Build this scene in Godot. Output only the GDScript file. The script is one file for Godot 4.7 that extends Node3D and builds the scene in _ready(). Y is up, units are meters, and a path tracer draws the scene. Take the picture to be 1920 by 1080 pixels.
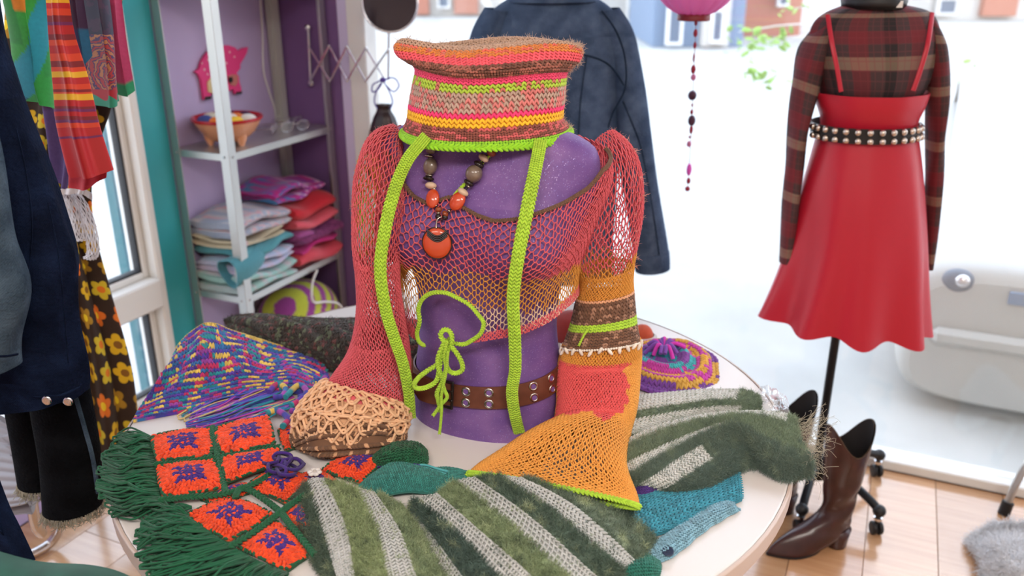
extends Node3D
# A shop corner: knitwear on a round table, a glittered torso form, shelves, a clothes rack and a shop window.
const F := 1600.0                       # focal length in pixels of the 1920 x 1080 frame
const EYE := Vector3(0, 1.56, 0)
const TT := 0.73                        # height of the table top
var rng := RandomNumberGenerator.new()
var mats := {}
var used := {}
var RT := Transform3D(Basis(Vector3.UP, deg_to_rad(-24.0)), Vector3(-0.9, 0, -3.345))   # the room's own axes: x along the shop window, z along the left wall
var noise := FastNoiseLite.new()

func _ready() -> void:
	rng.seed = 7
	noise.seed = 3
	noise.frequency = 1.0
	view_and_light()
	make_materials()
	room()
	outside()
	table()
	torso_form()
	sweater()
	neck_warmer()
	necklace()
	belt()
	table_knits()
	shelf_unit()
	shelf_goods()
	wall_things()
	window_things()
	dressed_form()
	boots()
	rack()
	left_floor()
	right_floor()

func view_and_light() -> void:
	var cam := Camera3D.new()
	cam.name = "camera"
	add_child(cam)
	cam.position = EYE
	cam.rotation_degrees = Vector3(-21.0, 0, 0)
	cam.fov = rad_to_deg(2.0 * atan(540.0 / F))
	cam.near = 0.05
	cam.far = 200.0
	var ca := CameraAttributesPhysical.new()
	ca.frustum_focus_distance = 1.45
	ca.frustum_focal_length = 12.0 * F / 540.0
	ca.exposure_aperture = 3.6
	ca.frustum_near = 0.05
	ca.frustum_far = 200.0
	cam.attributes = ca
	cam.current = true
	var we := WorldEnvironment.new()
	we.name = "environment"
	var e := Environment.new()
	e.background_mode = Environment.BG_SKY
	var sky := Sky.new()
	var sm := ProceduralSkyMaterial.new()
	sm.sky_top_color = Color(0.86, 0.92, 1.0)
	sm.sky_horizon_color = Color(1.0, 0.99, 0.97)
	sm.ground_bottom_color = Color(0.9, 0.9, 0.88)
	sm.ground_horizon_color = Color(1.0, 0.99, 0.97)
	sm.sky_energy_multiplier = 1.9
	sm.ground_energy_multiplier = 1.0
	sky.sky_material = sm
	e.sky = sky
	e.tonemap_mode = Environment.TONE_MAPPER_LINEAR
	e.tonemap_exposure = 1.0
	e.sdfgi_enabled = true
	e.ssao_enabled = true
	e.ssil_enabled = true
	we.environment = e
	add_child(we)
	# unseen ceiling panels added as frontal fill light; the glowing panel meshes are built in room()
	for l in FILL_LAMPS:
		var a := AreaLight3D.new()
		a.name = "added_fill_light"
		a.area_size = Vector2(1.2, 0.6)
		a.light_energy = l[1]
		a.light_color = Color(1.0, 0.97, 0.93)
		a.shadow_enabled = true
		a.area_range = 12.0
		add_child(a, true)
		a.transform = RT * Transform3D(Basis(Vector3.RIGHT, -PI / 2), Vector3(l[0].x, 2.74, l[0].y))

const FILL_LAMPS := [[Vector2(3.0, 3.1), 5.5], [Vector2(1.5, 3.7), 3.0], [Vector2(3.9, 1.8), 1.0]]

# ---------------------------------------------------------------- pixels of the photograph and points of the place
func ray(px: float, py: float) -> Vector3:
	var y := -(py - 540.0) / F
	var a := deg_to_rad(21.0)
	return Vector3((px - 960.0) / F, y * cos(a) - sin(a), -y * sin(a) - cos(a))
func at(px: float, py: float, d: float) -> Vector3:
	var r := ray(px, py)
	return EYE + r * (d / -r.z)
func on(px: float, py: float, h := 0.0) -> Vector3:      # on the table, h above its top
	var r := ray(px, py)
	return EYE + r * ((TT + h - EYE.y) / r.y)
func ground(px: float, py: float, h := 0.0) -> Vector3:
	var r := ray(px, py)
	return EYE + r * ((h - EYE.y) / r.y)

# ---------------------------------------------------------------- meshes
class B:
	var v := PackedVector3Array()
	var n := PackedVector3Array()
	var c := PackedColorArray()
	var t := PackedVector2Array()
	var i := PackedInt32Array()
	func vert(p: Vector3, m: Vector3, col := Color.WHITE, uv := Vector2.ZERO) -> int:
		v.append(p); n.append(m); c.append(col); t.append(uv)
		return v.size() - 1
	func poly(pts: Array, from: Vector3, col := Color.WHITE) -> void:      # a flat face, turned away from «from»
		var m: Vector3 = (pts[2] - pts[0]).cross(pts[1] - pts[0]).normalized()
		var mid := Vector3.ZERO
		for p in pts: mid += p / pts.size()
		var flip: bool = m.dot(mid - from) < 0
		if flip: m = -m
		var o := v.size()
		var du: Vector3 = (pts[1] - pts[0]).normalized()
		var dv: Vector3 = du.cross(m)
		for p in pts:
			vert(p, m, col, Vector2((p - pts[0]).dot(du), (p - pts[0]).dot(dv)))
		for k in range(1, pts.size() - 1):
			if flip: i.append_array([o, o + k + 1, o + k])
			else: i.append_array([o, o + k, o + k + 1])
	func box(mid: Vector3, s: Vector3, ch := 0.0, col := Color.WHITE, bs := Basis.IDENTITY) -> void:
		var h := s / 2
		ch = minf(ch, minf(h.x, minf(h.y, h.z)) * 0.95)
		var q := func(x: float, y: float, z: float) -> Vector3: return mid + bs * Vector3(x, y, z)
		for ax in 3:
			for sg in [-1.0, 1.0]:
				var e1 := (ax + 1) % 3
				var e2 := (ax + 2) % 3
				var f := []
				for k in [[-1, -1], [1, -1], [1, 1], [-1, 1]]:
					var w := Vector3.ZERO
					w[ax] = sg * h[ax]; w[e1] = k[0] * (h[e1] - ch); w[e2] = k[1] * (h[e2] - ch)
					f.append(q.call(w.x, w.y, w.z))
				poly(f, mid, col)
		if ch <= 0.0: return
		for ax in 3:
			var e1 := (ax + 1) % 3
			var e2 := (ax + 2) % 3
			for k in [[-1, -1], [1, -1], [1, 1], [-1, 1]]:
				var f := []
				for w2 in [[-1, 0], [1, 0], [1, 1], [-1, 1]]:
					var w := Vector3.ZERO
					w[ax] = w2[0] * (h[ax] - ch)
					w[e1] = k[0] * (h[e1] - (ch if w2[1] == 0 else 0.0)); w[e2] = k[1] * (h[e2] - (ch if w2[1] == 1 else 0.0))
					f.append(q.call(w.x, w.y, w.z))
				poly(f, mid, col)
		for sx in [-1, 1]:
			for sy in [-1, 1]:
				for sz in [-1, 1]:
					poly([q.call(sx * h.x, sy * (h.y - ch), sz * (h.z - ch)), q.call(sx * (h.x - ch), sy * h.y, sz * (h.z - ch)), q.call(sx * (h.x - ch), sy * (h.y - ch), sz * h.z)], mid, col)
	# points row by row; the face looks along dv x du
	func grid(p: PackedVector3Array, nu: int, nv: int, closed := false, flip := false, cols = null, uvs := Vector2.ONE) -> void:
		var o := v.size()
		for b in nv:
			for a in nu:
				var a0 := a - 1
				var a1 := a + 1
				if closed:
					if a == 0: a0 = nu - 2
					if a == nu - 1: a1 = 1
				a0 = maxi(a0, 0); a1 = mini(a1, nu - 1)
				var du: Vector3 = p[b * nu + a1] - p[b * nu + a0]
				var dv: Vector3 = p[mini(b + 1, nv - 1) * nu + a] - p[maxi(b - 1, 0) * nu + a]
				if du.length_squared() < 1e-14:      # a pole
					var bb := 1 if b == 0 else b - 1
					du = p[bb * nu + a1] - p[bb * nu + a0]
				var m := dv.cross(du).normalized()
				if flip: m = -m
				vert(p[b * nu + a], m, cols[b * nu + a] if cols else Color.WHITE, Vector2(uvs.x * a / (nu - 1), uvs.y * b / (nv - 1)))
		for b in nv - 1:
			for a in nu - 1:
				var q := o + b * nu + a
				if flip: i.append_array([q, q + nu + 1, q + 1, q, q + nu, q + nu + 1])
				else: i.append_array([q, q + 1, q + nu + 1, q, q + nu + 1, q + nu])
	func tube(path: PackedVector3Array, rad, sides := 6, col = Color.WHITE, caps := true, flat := 1.0, side_hint := Vector3.ZERO) -> void:
		var np := path.size()
		if np < 2: return
		var tg: Vector3 = (path[1] - path[0]).normalized()
		var ref: Vector3 = side_hint if side_hint != Vector3.ZERO else (Vector3.UP if absf(tg.y) < 0.9 else Vector3.RIGHT)
		var e1 := (ref - tg * ref.dot(tg)).normalized()
		var o := v.size()
		for k in np:
			tg = (path[mini(k + 1, np - 1)] - path[maxi(k - 1, 0)]).normalized()
			e1 = (e1 - tg * e1.dot(tg)).normalized()
			var e2 := tg.cross(e1)
			var r: float = rad if rad is float else rad[k]
			var cc: Color = col if col is Color else col[k]
			for s in sides:
				var a := TAU * s / sides
				var m := e1 * cos(a) + e2 * sin(a) * flat
				vert(path[k] + m * r, (e1 * cos(a) + e2 * sin(a) / flat).normalized(), cc, Vector2(float(s) / sides, float(k) / (np - 1)))
		for k in np - 1:
			for s in sides:
				var a := o + k * sides + s
				var b := o + k * sides + (s + 1) % sides
				i.append_array([a, a + sides, b + sides, a, b + sides, b])
		if caps:
			for e in [0, np - 1]:
				var m: Vector3 = (path[0] - path[1]).normalized() if e == 0 else (path[np - 1] - path[np - 2]).normalized()
				var cc: Color = col if col is Color else col[e]
				var q := vert(path[e], m, cc)
				for s in sides:
					vert(v[o + e * sides + s], m, cc)
				for s in sides:
					var a := q + 1 + s
					var b := q + 1 + (s + 1) % sides
					if e == 0: i.append_array([q, a, b])
					else: i.append_array([q, b, a])
	func lathe(prof: Array, segs: int, tf := Transform3D.IDENTITY, cols = null) -> void:      # prof: Vector2(radius, height), from the bottom up for an outer skin
		var p := PackedVector3Array()
		var cc := []
		for k in prof.size():
			for s in segs + 1:
				var a := TAU * s / segs
				p.append(tf * Vector3(prof[k].x * cos(a), prof[k].y, prof[k].x * sin(a)))
				if cols: cc.append(cols[k])
		grid(p, segs + 1, prof.size(), true, false, cc if cols else null)
	func ball(mid: Vector3, r: Vector3, segs := 10, col := Color.WHITE, bs := Basis.IDENTITY) -> void:
		var pr := []
		var cc := []
		var k := maxi(4, segs / 2)
		for j in k + 1:
			var a := -PI / 2 + PI * j / k
			pr.append(Vector2(cos(a), sin(a)))
			cc.append(col)
		lathe(pr, segs, Transform3D(bs * Basis.from_scale(r), mid), cc)
	func mesh() -> ArrayMesh:
		var a := []
		a.resize(Mesh.ARRAY_MAX)
		a[Mesh.ARRAY_VERTEX] = v; a[Mesh.ARRAY_NORMAL] = n; a[Mesh.ARRAY_COLOR] = c; a[Mesh.ARRAY_TEX_UV] = t; a[Mesh.ARRAY_INDEX] = i
		var m := ArrayMesh.new()
		m.add_surface_from_arrays(Mesh.PRIMITIVE_TRIANGLES, a)
		return m

# a smooth surface through a net of points, sampled densely
class Patch:
	var nu := 0
	var nv := 0
	var closed := false
	var p := PackedVector3Array()
	var nn := PackedVector3Array()
	func finish() -> Patch:
		nn.resize(p.size())
		for b in nv:
			for a in nu:
				var a0 := maxi(a - 1, 0)
				var a1 := mini(a + 1, nu - 1)
				if closed:
					if a == 0: a0 = nu - 2
					if a == nu - 1: a1 = 1
				var du := p[b * nu + a1] - p[b * nu + a0]
				var dv := p[mini(b + 1, nv - 1) * nu + a] - p[maxi(b - 1, 0) * nu + a]
				nn[b * nu + a] = dv.cross(du).normalized()
		return self
	func lift(fn: Callable) -> Patch:       # moves each point along its normal by fn(u, v)
		finish()
		for b in nv:
			for a in nu:
				p[b * nu + a] += nn[b * nu + a] * fn.call(float(a) / (nu - 1), float(b) / (nv - 1))
		return finish()
	func mix4(arr: PackedVector3Array, u: float, v: float) -> Vector3:
		var x := clampf(u, 0, 1) * (nu - 1)
		var y := clampf(v, 0, 1) * (nv - 1)
		var a := mini(int(x), nu - 2)
		var b := mini(int(y), nv - 2)
		x -= a; y -= b
		var k := b * nu + a
		return arr[k].lerp(arr[k + 1], x).lerp(arr[k + nu].lerp(arr[k + nu + 1], x), y)
	func pos(u: float, v: float) -> Vector3: return mix4(p, u, v)
	func nrm(u: float, v: float) -> Vector3: return mix4(nn, u, v).normalized()
	func frame(u: float, v: float) -> Basis:      # columns: along u, along v, out
		var e := 0.5 / (nu - 1)
		var f := 0.5 / (nv - 1)
		var x := (pos(u + e, v) - pos(u - e, v)).normalized()
		var z := nrm(u, v)
		var y := z.cross(x).normalized()
		if y.dot(pos(u, v + f) - pos(u, v - f)) < 0: y = -y
		return Basis(x, y, z)

static func cr(a, b, c, d, t: float):
	return 0.5 * (2.0 * b + (c - a) * t + (2.0 * a - 5.0 * b + 4.0 * c - d) * t * t + (3.0 * b - a - 3.0 * c + d) * t * t * t)
static func spline(pts: Array, t: float):       # t in 0..1 through all points
	var x := clampf(t, 0, 1) * (pts.size() - 1)
	var k := mini(int(x), pts.size() - 2)
	x -= k
	return cr(pts[maxi(k - 1, 0)], pts[k], pts[k + 1], pts[mini(k + 2, pts.size() - 1)], x)
func curve(pts: Array, n: int) -> PackedVector3Array:
	var o := PackedVector3Array()
	for k in n + 1: o.append(spline(pts, float(k) / n))
	return o
func patch(rows: Array, nu: int, nv: int) -> Patch:
	var o := Patch.new()
	o.nu = nu; o.nv = nv
	var fine := []
	for r in rows:
		var l := []
		for a in nu: l.append(spline(r, float(a) / (nu - 1)))
		fine.append(l)
	for b in nv:
		for a in nu:
			var col := []
			for l in fine: col.append(l[a])
			o.p.append(spline(col, float(b) / (nv - 1)))
	return o.finish()
# a tube skin from rings: each ring [left, right, depth half-width, squareness]; left and right are points, the ring bulges towards and away from the eye
func ring_patch(rings: Array, nu: int, nv: int, fold = null) -> Patch:
	var o := Patch.new()
	o.nu = nu; o.nv = nv; o.closed = true
	var L := []; var R := []; var D := []
	for r in rings:
		L.append(r[0]); R.append(r[1]); D.append(r[2])
	for b in nv:
		var t := float(b) / (nv - 1)
		var l: Vector3 = spline(L, t)
		var r: Vector3 = spline(R, t)
		var d: float = spline(D, t)
		var mid := (l + r) / 2
		var ax := (r - l) / 2
		var ahead: Vector3 = spline(L, minf(t + 0.02, 1)) + spline(R, minf(t + 0.02, 1)) - spline(L, maxf(t - 0.02, 0)) - spline(R, maxf(t - 0.02, 0))
		var out := ax.cross(ahead).normalized()
		if out.dot(EYE - mid) < 0: out = -out
		for a in nu:
			var w := TAU * a / (nu - 1)
			var q := 1.0
			if fold != null: q = fold.call(w, t)
			o.p.append(mid - ax * cos(w) * q + out * sin(w) * d * q)
	return o.finish()

func skin(b: B, pt: Patch, thick: float, uvs := Vector2.ONE, colfn = null, flip := false) -> void:      # a sheet with two faces and closed edges
	var cols = null
	if colfn != null:
		cols = []
		for j in pt.nv:
			for a in pt.nu: cols.append(colfn.call(float(a) / (pt.nu - 1), float(j) / (pt.nv - 1)))
	b.grid(pt.p, pt.nu, pt.nv, pt.closed, flip, cols, uvs)
	if thick <= 0: return
	var s := -1.0 if not flip else 1.0
	var q := PackedVector3Array()
	for k in pt.p.size(): q.append(pt.p[k] + pt.nn[k] * thick * s)
	b.grid(q, pt.nu, pt.nv, pt.closed, not flip, cols, uvs)
	var edges := []
	edges.append(range(pt.nu))
	edges.append(range((pt.nv - 1) * pt.nu, pt.nv * pt.nu))
	if not pt.closed:
		edges.append(range(0, pt.nv * pt.nu, pt.nu))
		edges.append(range(pt.nu - 1, pt.nv * pt.nu, pt.nu))
	for k in 4 if not pt.closed else 2:
		var strip := PackedVector3Array()
		var cc := []
		for w in edges[k]: strip.append(pt.p[w]); if cols: cc.append(cols[w])
		for w in edges[k]: strip.append(q[w]); if cols: cc.append(cols[w])
		b.grid(strip, edges[k].size(), 2, false, (k == 0 or k == 3) != flip, cc if cols else null)

func multi(mesh: Mesh, tfs: Array, cols: Array) -> MultiMesh:
	var m := MultiMesh.new()
	m.transform_format = MultiMesh.TRANSFORM_3D
	m.use_colors = true
	m.mesh = mesh
	m.instance_count = tfs.size()
	for k in tfs.size():
		m.set_instance_transform(k, tfs[k])
		m.set_instance_color(k, cols[k])
	return m
var leg_mesh: ArrayMesh
var tuft_meshes := []
func yarn_bits() -> void:
	var b := B.new()
	b.ball(Vector3.ZERO, Vector3(0.5, 0.5, 0.5), 6)
	leg_mesh = b.mesh()
	for k in 3:                       # a little bunch of fibres, one unit long
		var t := B.new()
		for h in 4:
			var d := Vector3(rng.randf_range(-0.6, 0.6), rng.randf_range(-0.6, 0.6), rng.randf_range(0.4, 1)).normalized()
			var bend := Vector3(rng.randf_range(-0.5, 0.5), rng.randf_range(-0.5, 0.5), rng.randf_range(-0.5, 0.1))
			var q := PackedVector3Array()
			for j in 5:
				var s := j / 4.0
				q.append(Vector3(rng.randf_range(-0.06, 0.06) * h, 0.05 * h, 0) + d * s * (0.6 + 0.13 * h) + bend * s * s * 0.6)
			t.tube(q, PackedFloat32Array([0.02, 0.022, 0.018, 0.014, 0.004]), 3, Color.WHITE, false)
		tuft_meshes.append(t.mesh())
# knitted V stitches over a patch: colfn(u, v, row, col) -> Color (linear), or alpha 0 to leave one out
func knit(pt: Patch, rows: int, cols: int, colfn: Callable, fat := 1.0, lift := 0.0, along_u := false, loose := 0.12) -> MultiMesh:
	var tf := []
	var cc := []
	for r in rows:
		for k in cols:
			var u := (k + 0.5) / cols
			var v := (r + 0.5) / rows
			if along_u:
				u = (r + 0.5) / rows
				v = (k + 0.5) / cols
			var col: Color = colfn.call(u, v, r, k)
			if col.a < 0.5: continue
			var fr := pt.frame(u, v)
			var eu := 0.5 / cols if not along_u else 0.5 / rows
			var ev := 0.5 / rows if not along_u else 0.5 / cols
			var w := (pt.pos(u + eu, v) - pt.pos(u - eu, v)).length()
			var h := (pt.pos(u, v + ev) - pt.pos(u, v - ev)).length()
			var ac := fr.x
			var al := fr.y
			if along_u:
				var sw := w; w = h; h = sw
				ac = fr.y; al = fr.x
			var o := pt.pos(u, v) + fr.z * (lift + w * 0.06)
			for s in [-1.0, 1.0]:
				var j1 := rng.randf_range(-loose, loose)
				var d: Vector3 = (al + ac * (s * 0.55 * w / h + j1)).normalized()
				var sd := fr.z.cross(d).normalized()
				var len := h * 1.42
				var wd := w * 0.52 * fat
				tf.append(Transform3D(Basis(sd * wd, d * len, fr.z * wd * 0.9), o + ac * s * w * 0.25 + fr.z * rng.randf_range(-0.03, 0.05) * w))
				cc.append(col)
	return multi(leg_mesh, tf, cc)
# fibres standing off a patch
func fuzz(pt: Patch, count: int, length: float, colfn: Callable, lean := Vector3.ZERO, keep = null) -> MultiMesh:
	var tf := []
	var cc := []
	for k in count:
		var u := rng.randf()
		var v := rng.randf()
		if keep != null and not keep.call(u, v): continue
		var n := pt.nrm(u, v)
		var z := (n + lean + Vector3(rng.randfn(), rng.randfn(), rng.randfn()) * 0.45).normalized()
		var x := z.cross(Vector3(rng.randfn(), rng.randfn(), rng.randfn())).normalized()
		var l := length * rng.randf_range(0.5, 1.3)
		tf.append(Transform3D(Basis(x * l, z.cross(x) * l, z * l), pt.pos(u, v)))
		cc.append(colfn.call(u, v))
	return multi(tuft_meshes[count % 3], tf, cc)
# open knitting: wavy strands that touch from row to row
func net(b: B, pt: Patch, rows: int, cols: int, r: float, colfn: Callable, v0 := 0.0, v1 := 1.0, wild := 0.18, sides := 4, skip = null, soft := false) -> void:
	var ph := []
	for j in rows + 2:
		var l := []
		for k in cols * 2: l.append(Vector3(rng.randf_range(-wild, wild), rng.randf_range(-wild, wild), rng.randf_range(0.06, 0.19)))
		ph.append(l)
	for j in rows:
		var path := PackedVector3Array()
		var cs := []
		for k in cols * 2 + (1 if pt.closed else 0):
			var kk := k % (cols * 2)
			var up := (kk + j) % 2       # the high points of this strand meet the low points of the next
			var own: Vector3 = ph[j + up][kk]
			for sg in [-1.0, 1.0]:
				var u: float = (kk * 0.5 + 0.25 + own.x * 0.4 + sg * own.z) / cols
				if pt.closed: u = fposmod(u, 1.0)
				var v: float = v0 + (v1 - v0) * (j + up + own.y * 0.45 + (0.04 if up else -0.04)) / rows
				if skip != null and skip.call(u, v):
					if path.size() > 2: b.tube(path, r, sides, cs, false)
					path = PackedVector3Array(); cs = []
					continue
				path.append(pt.pos(u, v) + pt.nrm(u, v) * r * (0.4 if up == 0 else 1.2))
				cs.append(colfn.call(u, v))
		if path.size() > 2:
			if soft:
				var arr := Array(path)
				var fine := PackedVector3Array()
				var fc := []
				for k in path.size() * 3 - 2:
					fine.append(spline(arr, k / (path.size() * 3.0 - 3.0)))
					fc.append(cs[k / 3])
				b.tube(fine, r, sides, fc, false)
			else: b.tube(path, r, sides, cs, false)

# ---------------------------------------------------------------- things and parts
func thing(called: String, label: String, category: String, base := Vector3.ZERO, group := "") -> Node3D:
	var o := Node3D.new()
	o.name = numbered(called)
	add_child(o)
	o.position = base
	mark(o, label, category, group)
	return o
func mark(o: Node, label := "", category := "", group := "", kind := "") -> void:
	if label: o.set_meta("label", label)
	if category: o.set_meta("category", category)
	if group: o.set_meta("group", group)
	if kind: o.set_meta("kind", kind)
func numbered(called: String) -> String:
	used[called] = used.get(called, -1) + 1
	return called if used[called] == 0 else "%s_%03d" % [called, used[called]]
func part(called: String, b, m: Material, parent: Node3D, in_room := false) -> MeshInstance3D:      # shapes are given in the place's own axes; parents are only moved, never turned
	var o := MeshInstance3D.new()
	o.name = called
	o.mesh = b.mesh() if b is B else b
	o.material_override = m
	parent.add_child(o, true)
	var up := parent.transform
	var g := parent.get_parent()
	while g is Node3D and g != self:
		up = g.transform * up
		g = g.get_parent()
	o.transform = up.affine_inverse() * (RT if in_room else Transform3D.IDENTITY)
	return o
func many(called: String, mm: MultiMesh, m: Material, parent: Node3D) -> MultiMeshInstance3D:
	var o := MultiMeshInstance3D.new()
	o.name = called
	o.multimesh = mm
	o.material_override = m
	parent.add_child(o, true)
	var up := parent.transform
	var g := parent.get_parent()
	while g is Node3D and g != self:
		up = g.transform * up
		g = g.get_parent()
	o.transform = up.affine_inverse()
	mark(o, "", "", "", "stuff")
	return o
func struct(called: String, b: B, m: Material) -> MeshInstance3D:       # built in the room's axes
	var o := MeshInstance3D.new()
	o.name = numbered(called)
	o.mesh = b.mesh()
	o.material_override = m
	add_child(o)
	o.transform = RT
	mark(o, "", "", "", "structure")
	return o

# ---------------------------------------------------------------- materials
static func L(r: float, g: float, b: float) -> Color:       # a colour read in sRGB bytes, as the linear value that vertex colours hold
	return Color(r / 255.0, g / 255.0, b / 255.0).srgb_to_linear()
func mat(called: String, r: float, g: float, b: float, rough := 0.7, metal := 0.0) -> StandardMaterial3D:
	var m := StandardMaterial3D.new()
	m.resource_name = called
	m.albedo_color = Color(r / 255.0, g / 255.0, b / 255.0)
	m.roughness = rough
	m.metallic = metal
	mats[called] = m
	return m
func noise_tex(freq: float, stops: Array, seed_: int, size := 512, stretch := Vector3.ONE, oct := 4, normal := false) -> NoiseTexture2D:
	var f := FastNoiseLite.new()
	f.seed = seed_
	f.noise_type = FastNoiseLite.TYPE_SIMPLEX_SMOOTH
	f.frequency = freq
	f.fractal_octaves = oct
	var t := NoiseTexture2D.new()
	t.width = size; t.height = size
	t.seamless = true
	t.noise = f
	if normal:
		t.as_normal_map = true
		t.bump_strength = 3.0
	else:
		var g := Gradient.new()
		g.offsets = PackedFloat32Array([])
		var of := PackedFloat32Array(); var cs := PackedColorArray()
		for s in stops:
			of.append(s[0]); cs.append(s[1])
		g.offsets = of; g.colors = cs
		t.color_ramp = g
	return t
func tex_mat(called: String, img: Image, rough := 0.85) -> StandardMaterial3D:
	var m := StandardMaterial3D.new()
	m.resource_name = called
	m.albedo_texture = ImageTexture.create_from_image(img)
	m.roughness = rough
	mats[called] = m
	return m
func weave_normal(m: StandardMaterial3D, tex: Texture2D, scale: float, strength: float) -> void:
	m.normal_enabled = true
	m.normal_texture = tex
	m.normal_scale = strength
	m.uv1_triplanar = true
	m.uv1_scale = Vector3.ONE * scale

func wood_image(sd: int) -> Image:
	var f := FastNoiseLite.new()
	f.seed = sd
	f.noise_type = FastNoiseLite.TYPE_SIMPLEX_SMOOTH
	f.frequency = 1.0
	f.fractal_octaves = 4
	var im := Image.create(256, 512, false, Image.FORMAT_RGB8)
	for y in 512:
		for x in 256:
			var a := f.get_noise_2d(x * 0.055, y * 0.004) * 0.5 + 0.5
			var b := f.get_noise_2d(x * 0.4 + 90.0, y * 0.012)
			var k := clampf(a * 0.8 + b * 0.25 + 0.1, 0, 1)
			im.set_pixel(x, y, Color(0.83, 0.67, 0.52).lerp(Color(0.71, 0.52, 0.37), k))
	return im
func fiber_image(sd: int, lo: float, hi: float) -> Image:       # fine cloth grain, grey
	var f := FastNoiseLite.new()
	f.seed = sd
	f.frequency = 1.0
	var im := Image.create(256, 256, false, Image.FORMAT_RGB8)
	for y in 256:
		for x in 256:
			var k := clampf(0.5 + 0.35 * sin((x + y) * PI / 2.0) * 0.5 + f.get_noise_2d(x * 0.5, y * 0.5) * 0.5 + f.get_noise_2d(x * 0.03 + 50, y * 0.03) * 0.4, 0, 1)
			var g := lerpf(lo, hi, k)
			im.set_pixel(x, y, Color(g, g, g))
	return im
func make_materials() -> void:
	yarn_bits()
	for k in 3:
		var w := tex_mat("floor_wood_%d" % k, wood_image(20 + k), 0.22)
		w.albedo_color = [Color(1, 1, 1), Color(0.93, 0.92, 0.9), Color(1, 0.97, 0.93)][k]
		w.uv1_scale = Vector3(3.0, 0.8, 1)
		w.clearcoat_enabled = true
		w.clearcoat = 1.0
		w.clearcoat_roughness = 0.12
	mat("floor_gap", 70, 45, 30, 0.8)
	mat("lilac", 188, 170, 208, 0.75)
	mat("purple_wall", 116, 84, 136, 0.75)
	mat("teal_paint", 48, 160, 168, 0.5)
	mat("lavender", 206, 196, 230, 0.6)
	mat("white_paint", 226, 224, 220, 0.5)
	mat("wall_white", 214, 208, 204, 0.85)
	mat("seal", 40, 42, 48, 0.6)
	mat("alu", 196, 196, 194, 0.38, 0.85)
	mat("chrome", 214, 212, 214, 0.12, 1.0)
	mat("black_metal", 22, 22, 26, 0.4, 0.4)
	mat("black_plastic", 20, 20, 24, 0.5)
	var g := mat("pane", 235, 248, 244, 0.02)
	g.transparency = BaseMaterial3D.TRANSPARENCY_ALPHA
	g.albedo_color.a = 0.06
	var p := mat("paving", 255, 255, 255, 0.95)
	p.albedo_texture = noise_tex(0.01, [[0.0, Color(0.655, 0.65, 0.635)], [1.0, Color(0.72, 0.715, 0.70)]], 5, 512)
	p.uv1_triplanar = true
	p.uv1_scale = Vector3.ONE * 0.3
	mat("laminate", 222, 216, 212, 0.28)
	mat("edge_band", 198, 178, 166, 0.35)
	var y := mat("yarn", 255, 255, 255, 0.9)
	y.vertex_color_use_as_albedo = true
	y.rim_enabled = true
	y.rim = 0.25
	y.rim_tint = 0.6
	var t := mat("thin_yarn", 255, 255, 255, 0.9)
	t.vertex_color_use_as_albedo = true
	t.backlight_enabled = true
	t.backlight = Color(0.35, 0.3, 0.28)
	var f := mat("fibre", 255, 255, 255, 0.8)
	f.vertex_color_use_as_albedo = true
	f.backlight_enabled = true
	f.backlight = Color(0.3, 0.3, 0.28)
	var v := mat("tint", 255, 255, 255, 0.6)
	v.vertex_color_use_as_albedo = true
	var cl := mat("cloth", 255, 255, 255, 0.9)
	cl.vertex_color_use_as_albedo = true
	cl.albedo_texture = ImageTexture.create_from_image(fiber_image(4, 0.82, 1.0))
	cl.uv1_triplanar = true
	cl.uv1_scale = Vector3.ONE * 14.0
	cl.rim_enabled = true
	cl.rim = 0.3
	cl.rim_tint = 0.5

func room_box(b: B, x0: float, x1: float, y0: float, y1: float, z0: float, z1: float, ch := 0.0) -> void:
	b.box(Vector3((x0 + x1) / 2, (y0 + y1) / 2, (z0 + z1) / 2), Vector3(x1 - x0, y1 - y0, z1 - z0), ch)

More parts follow.
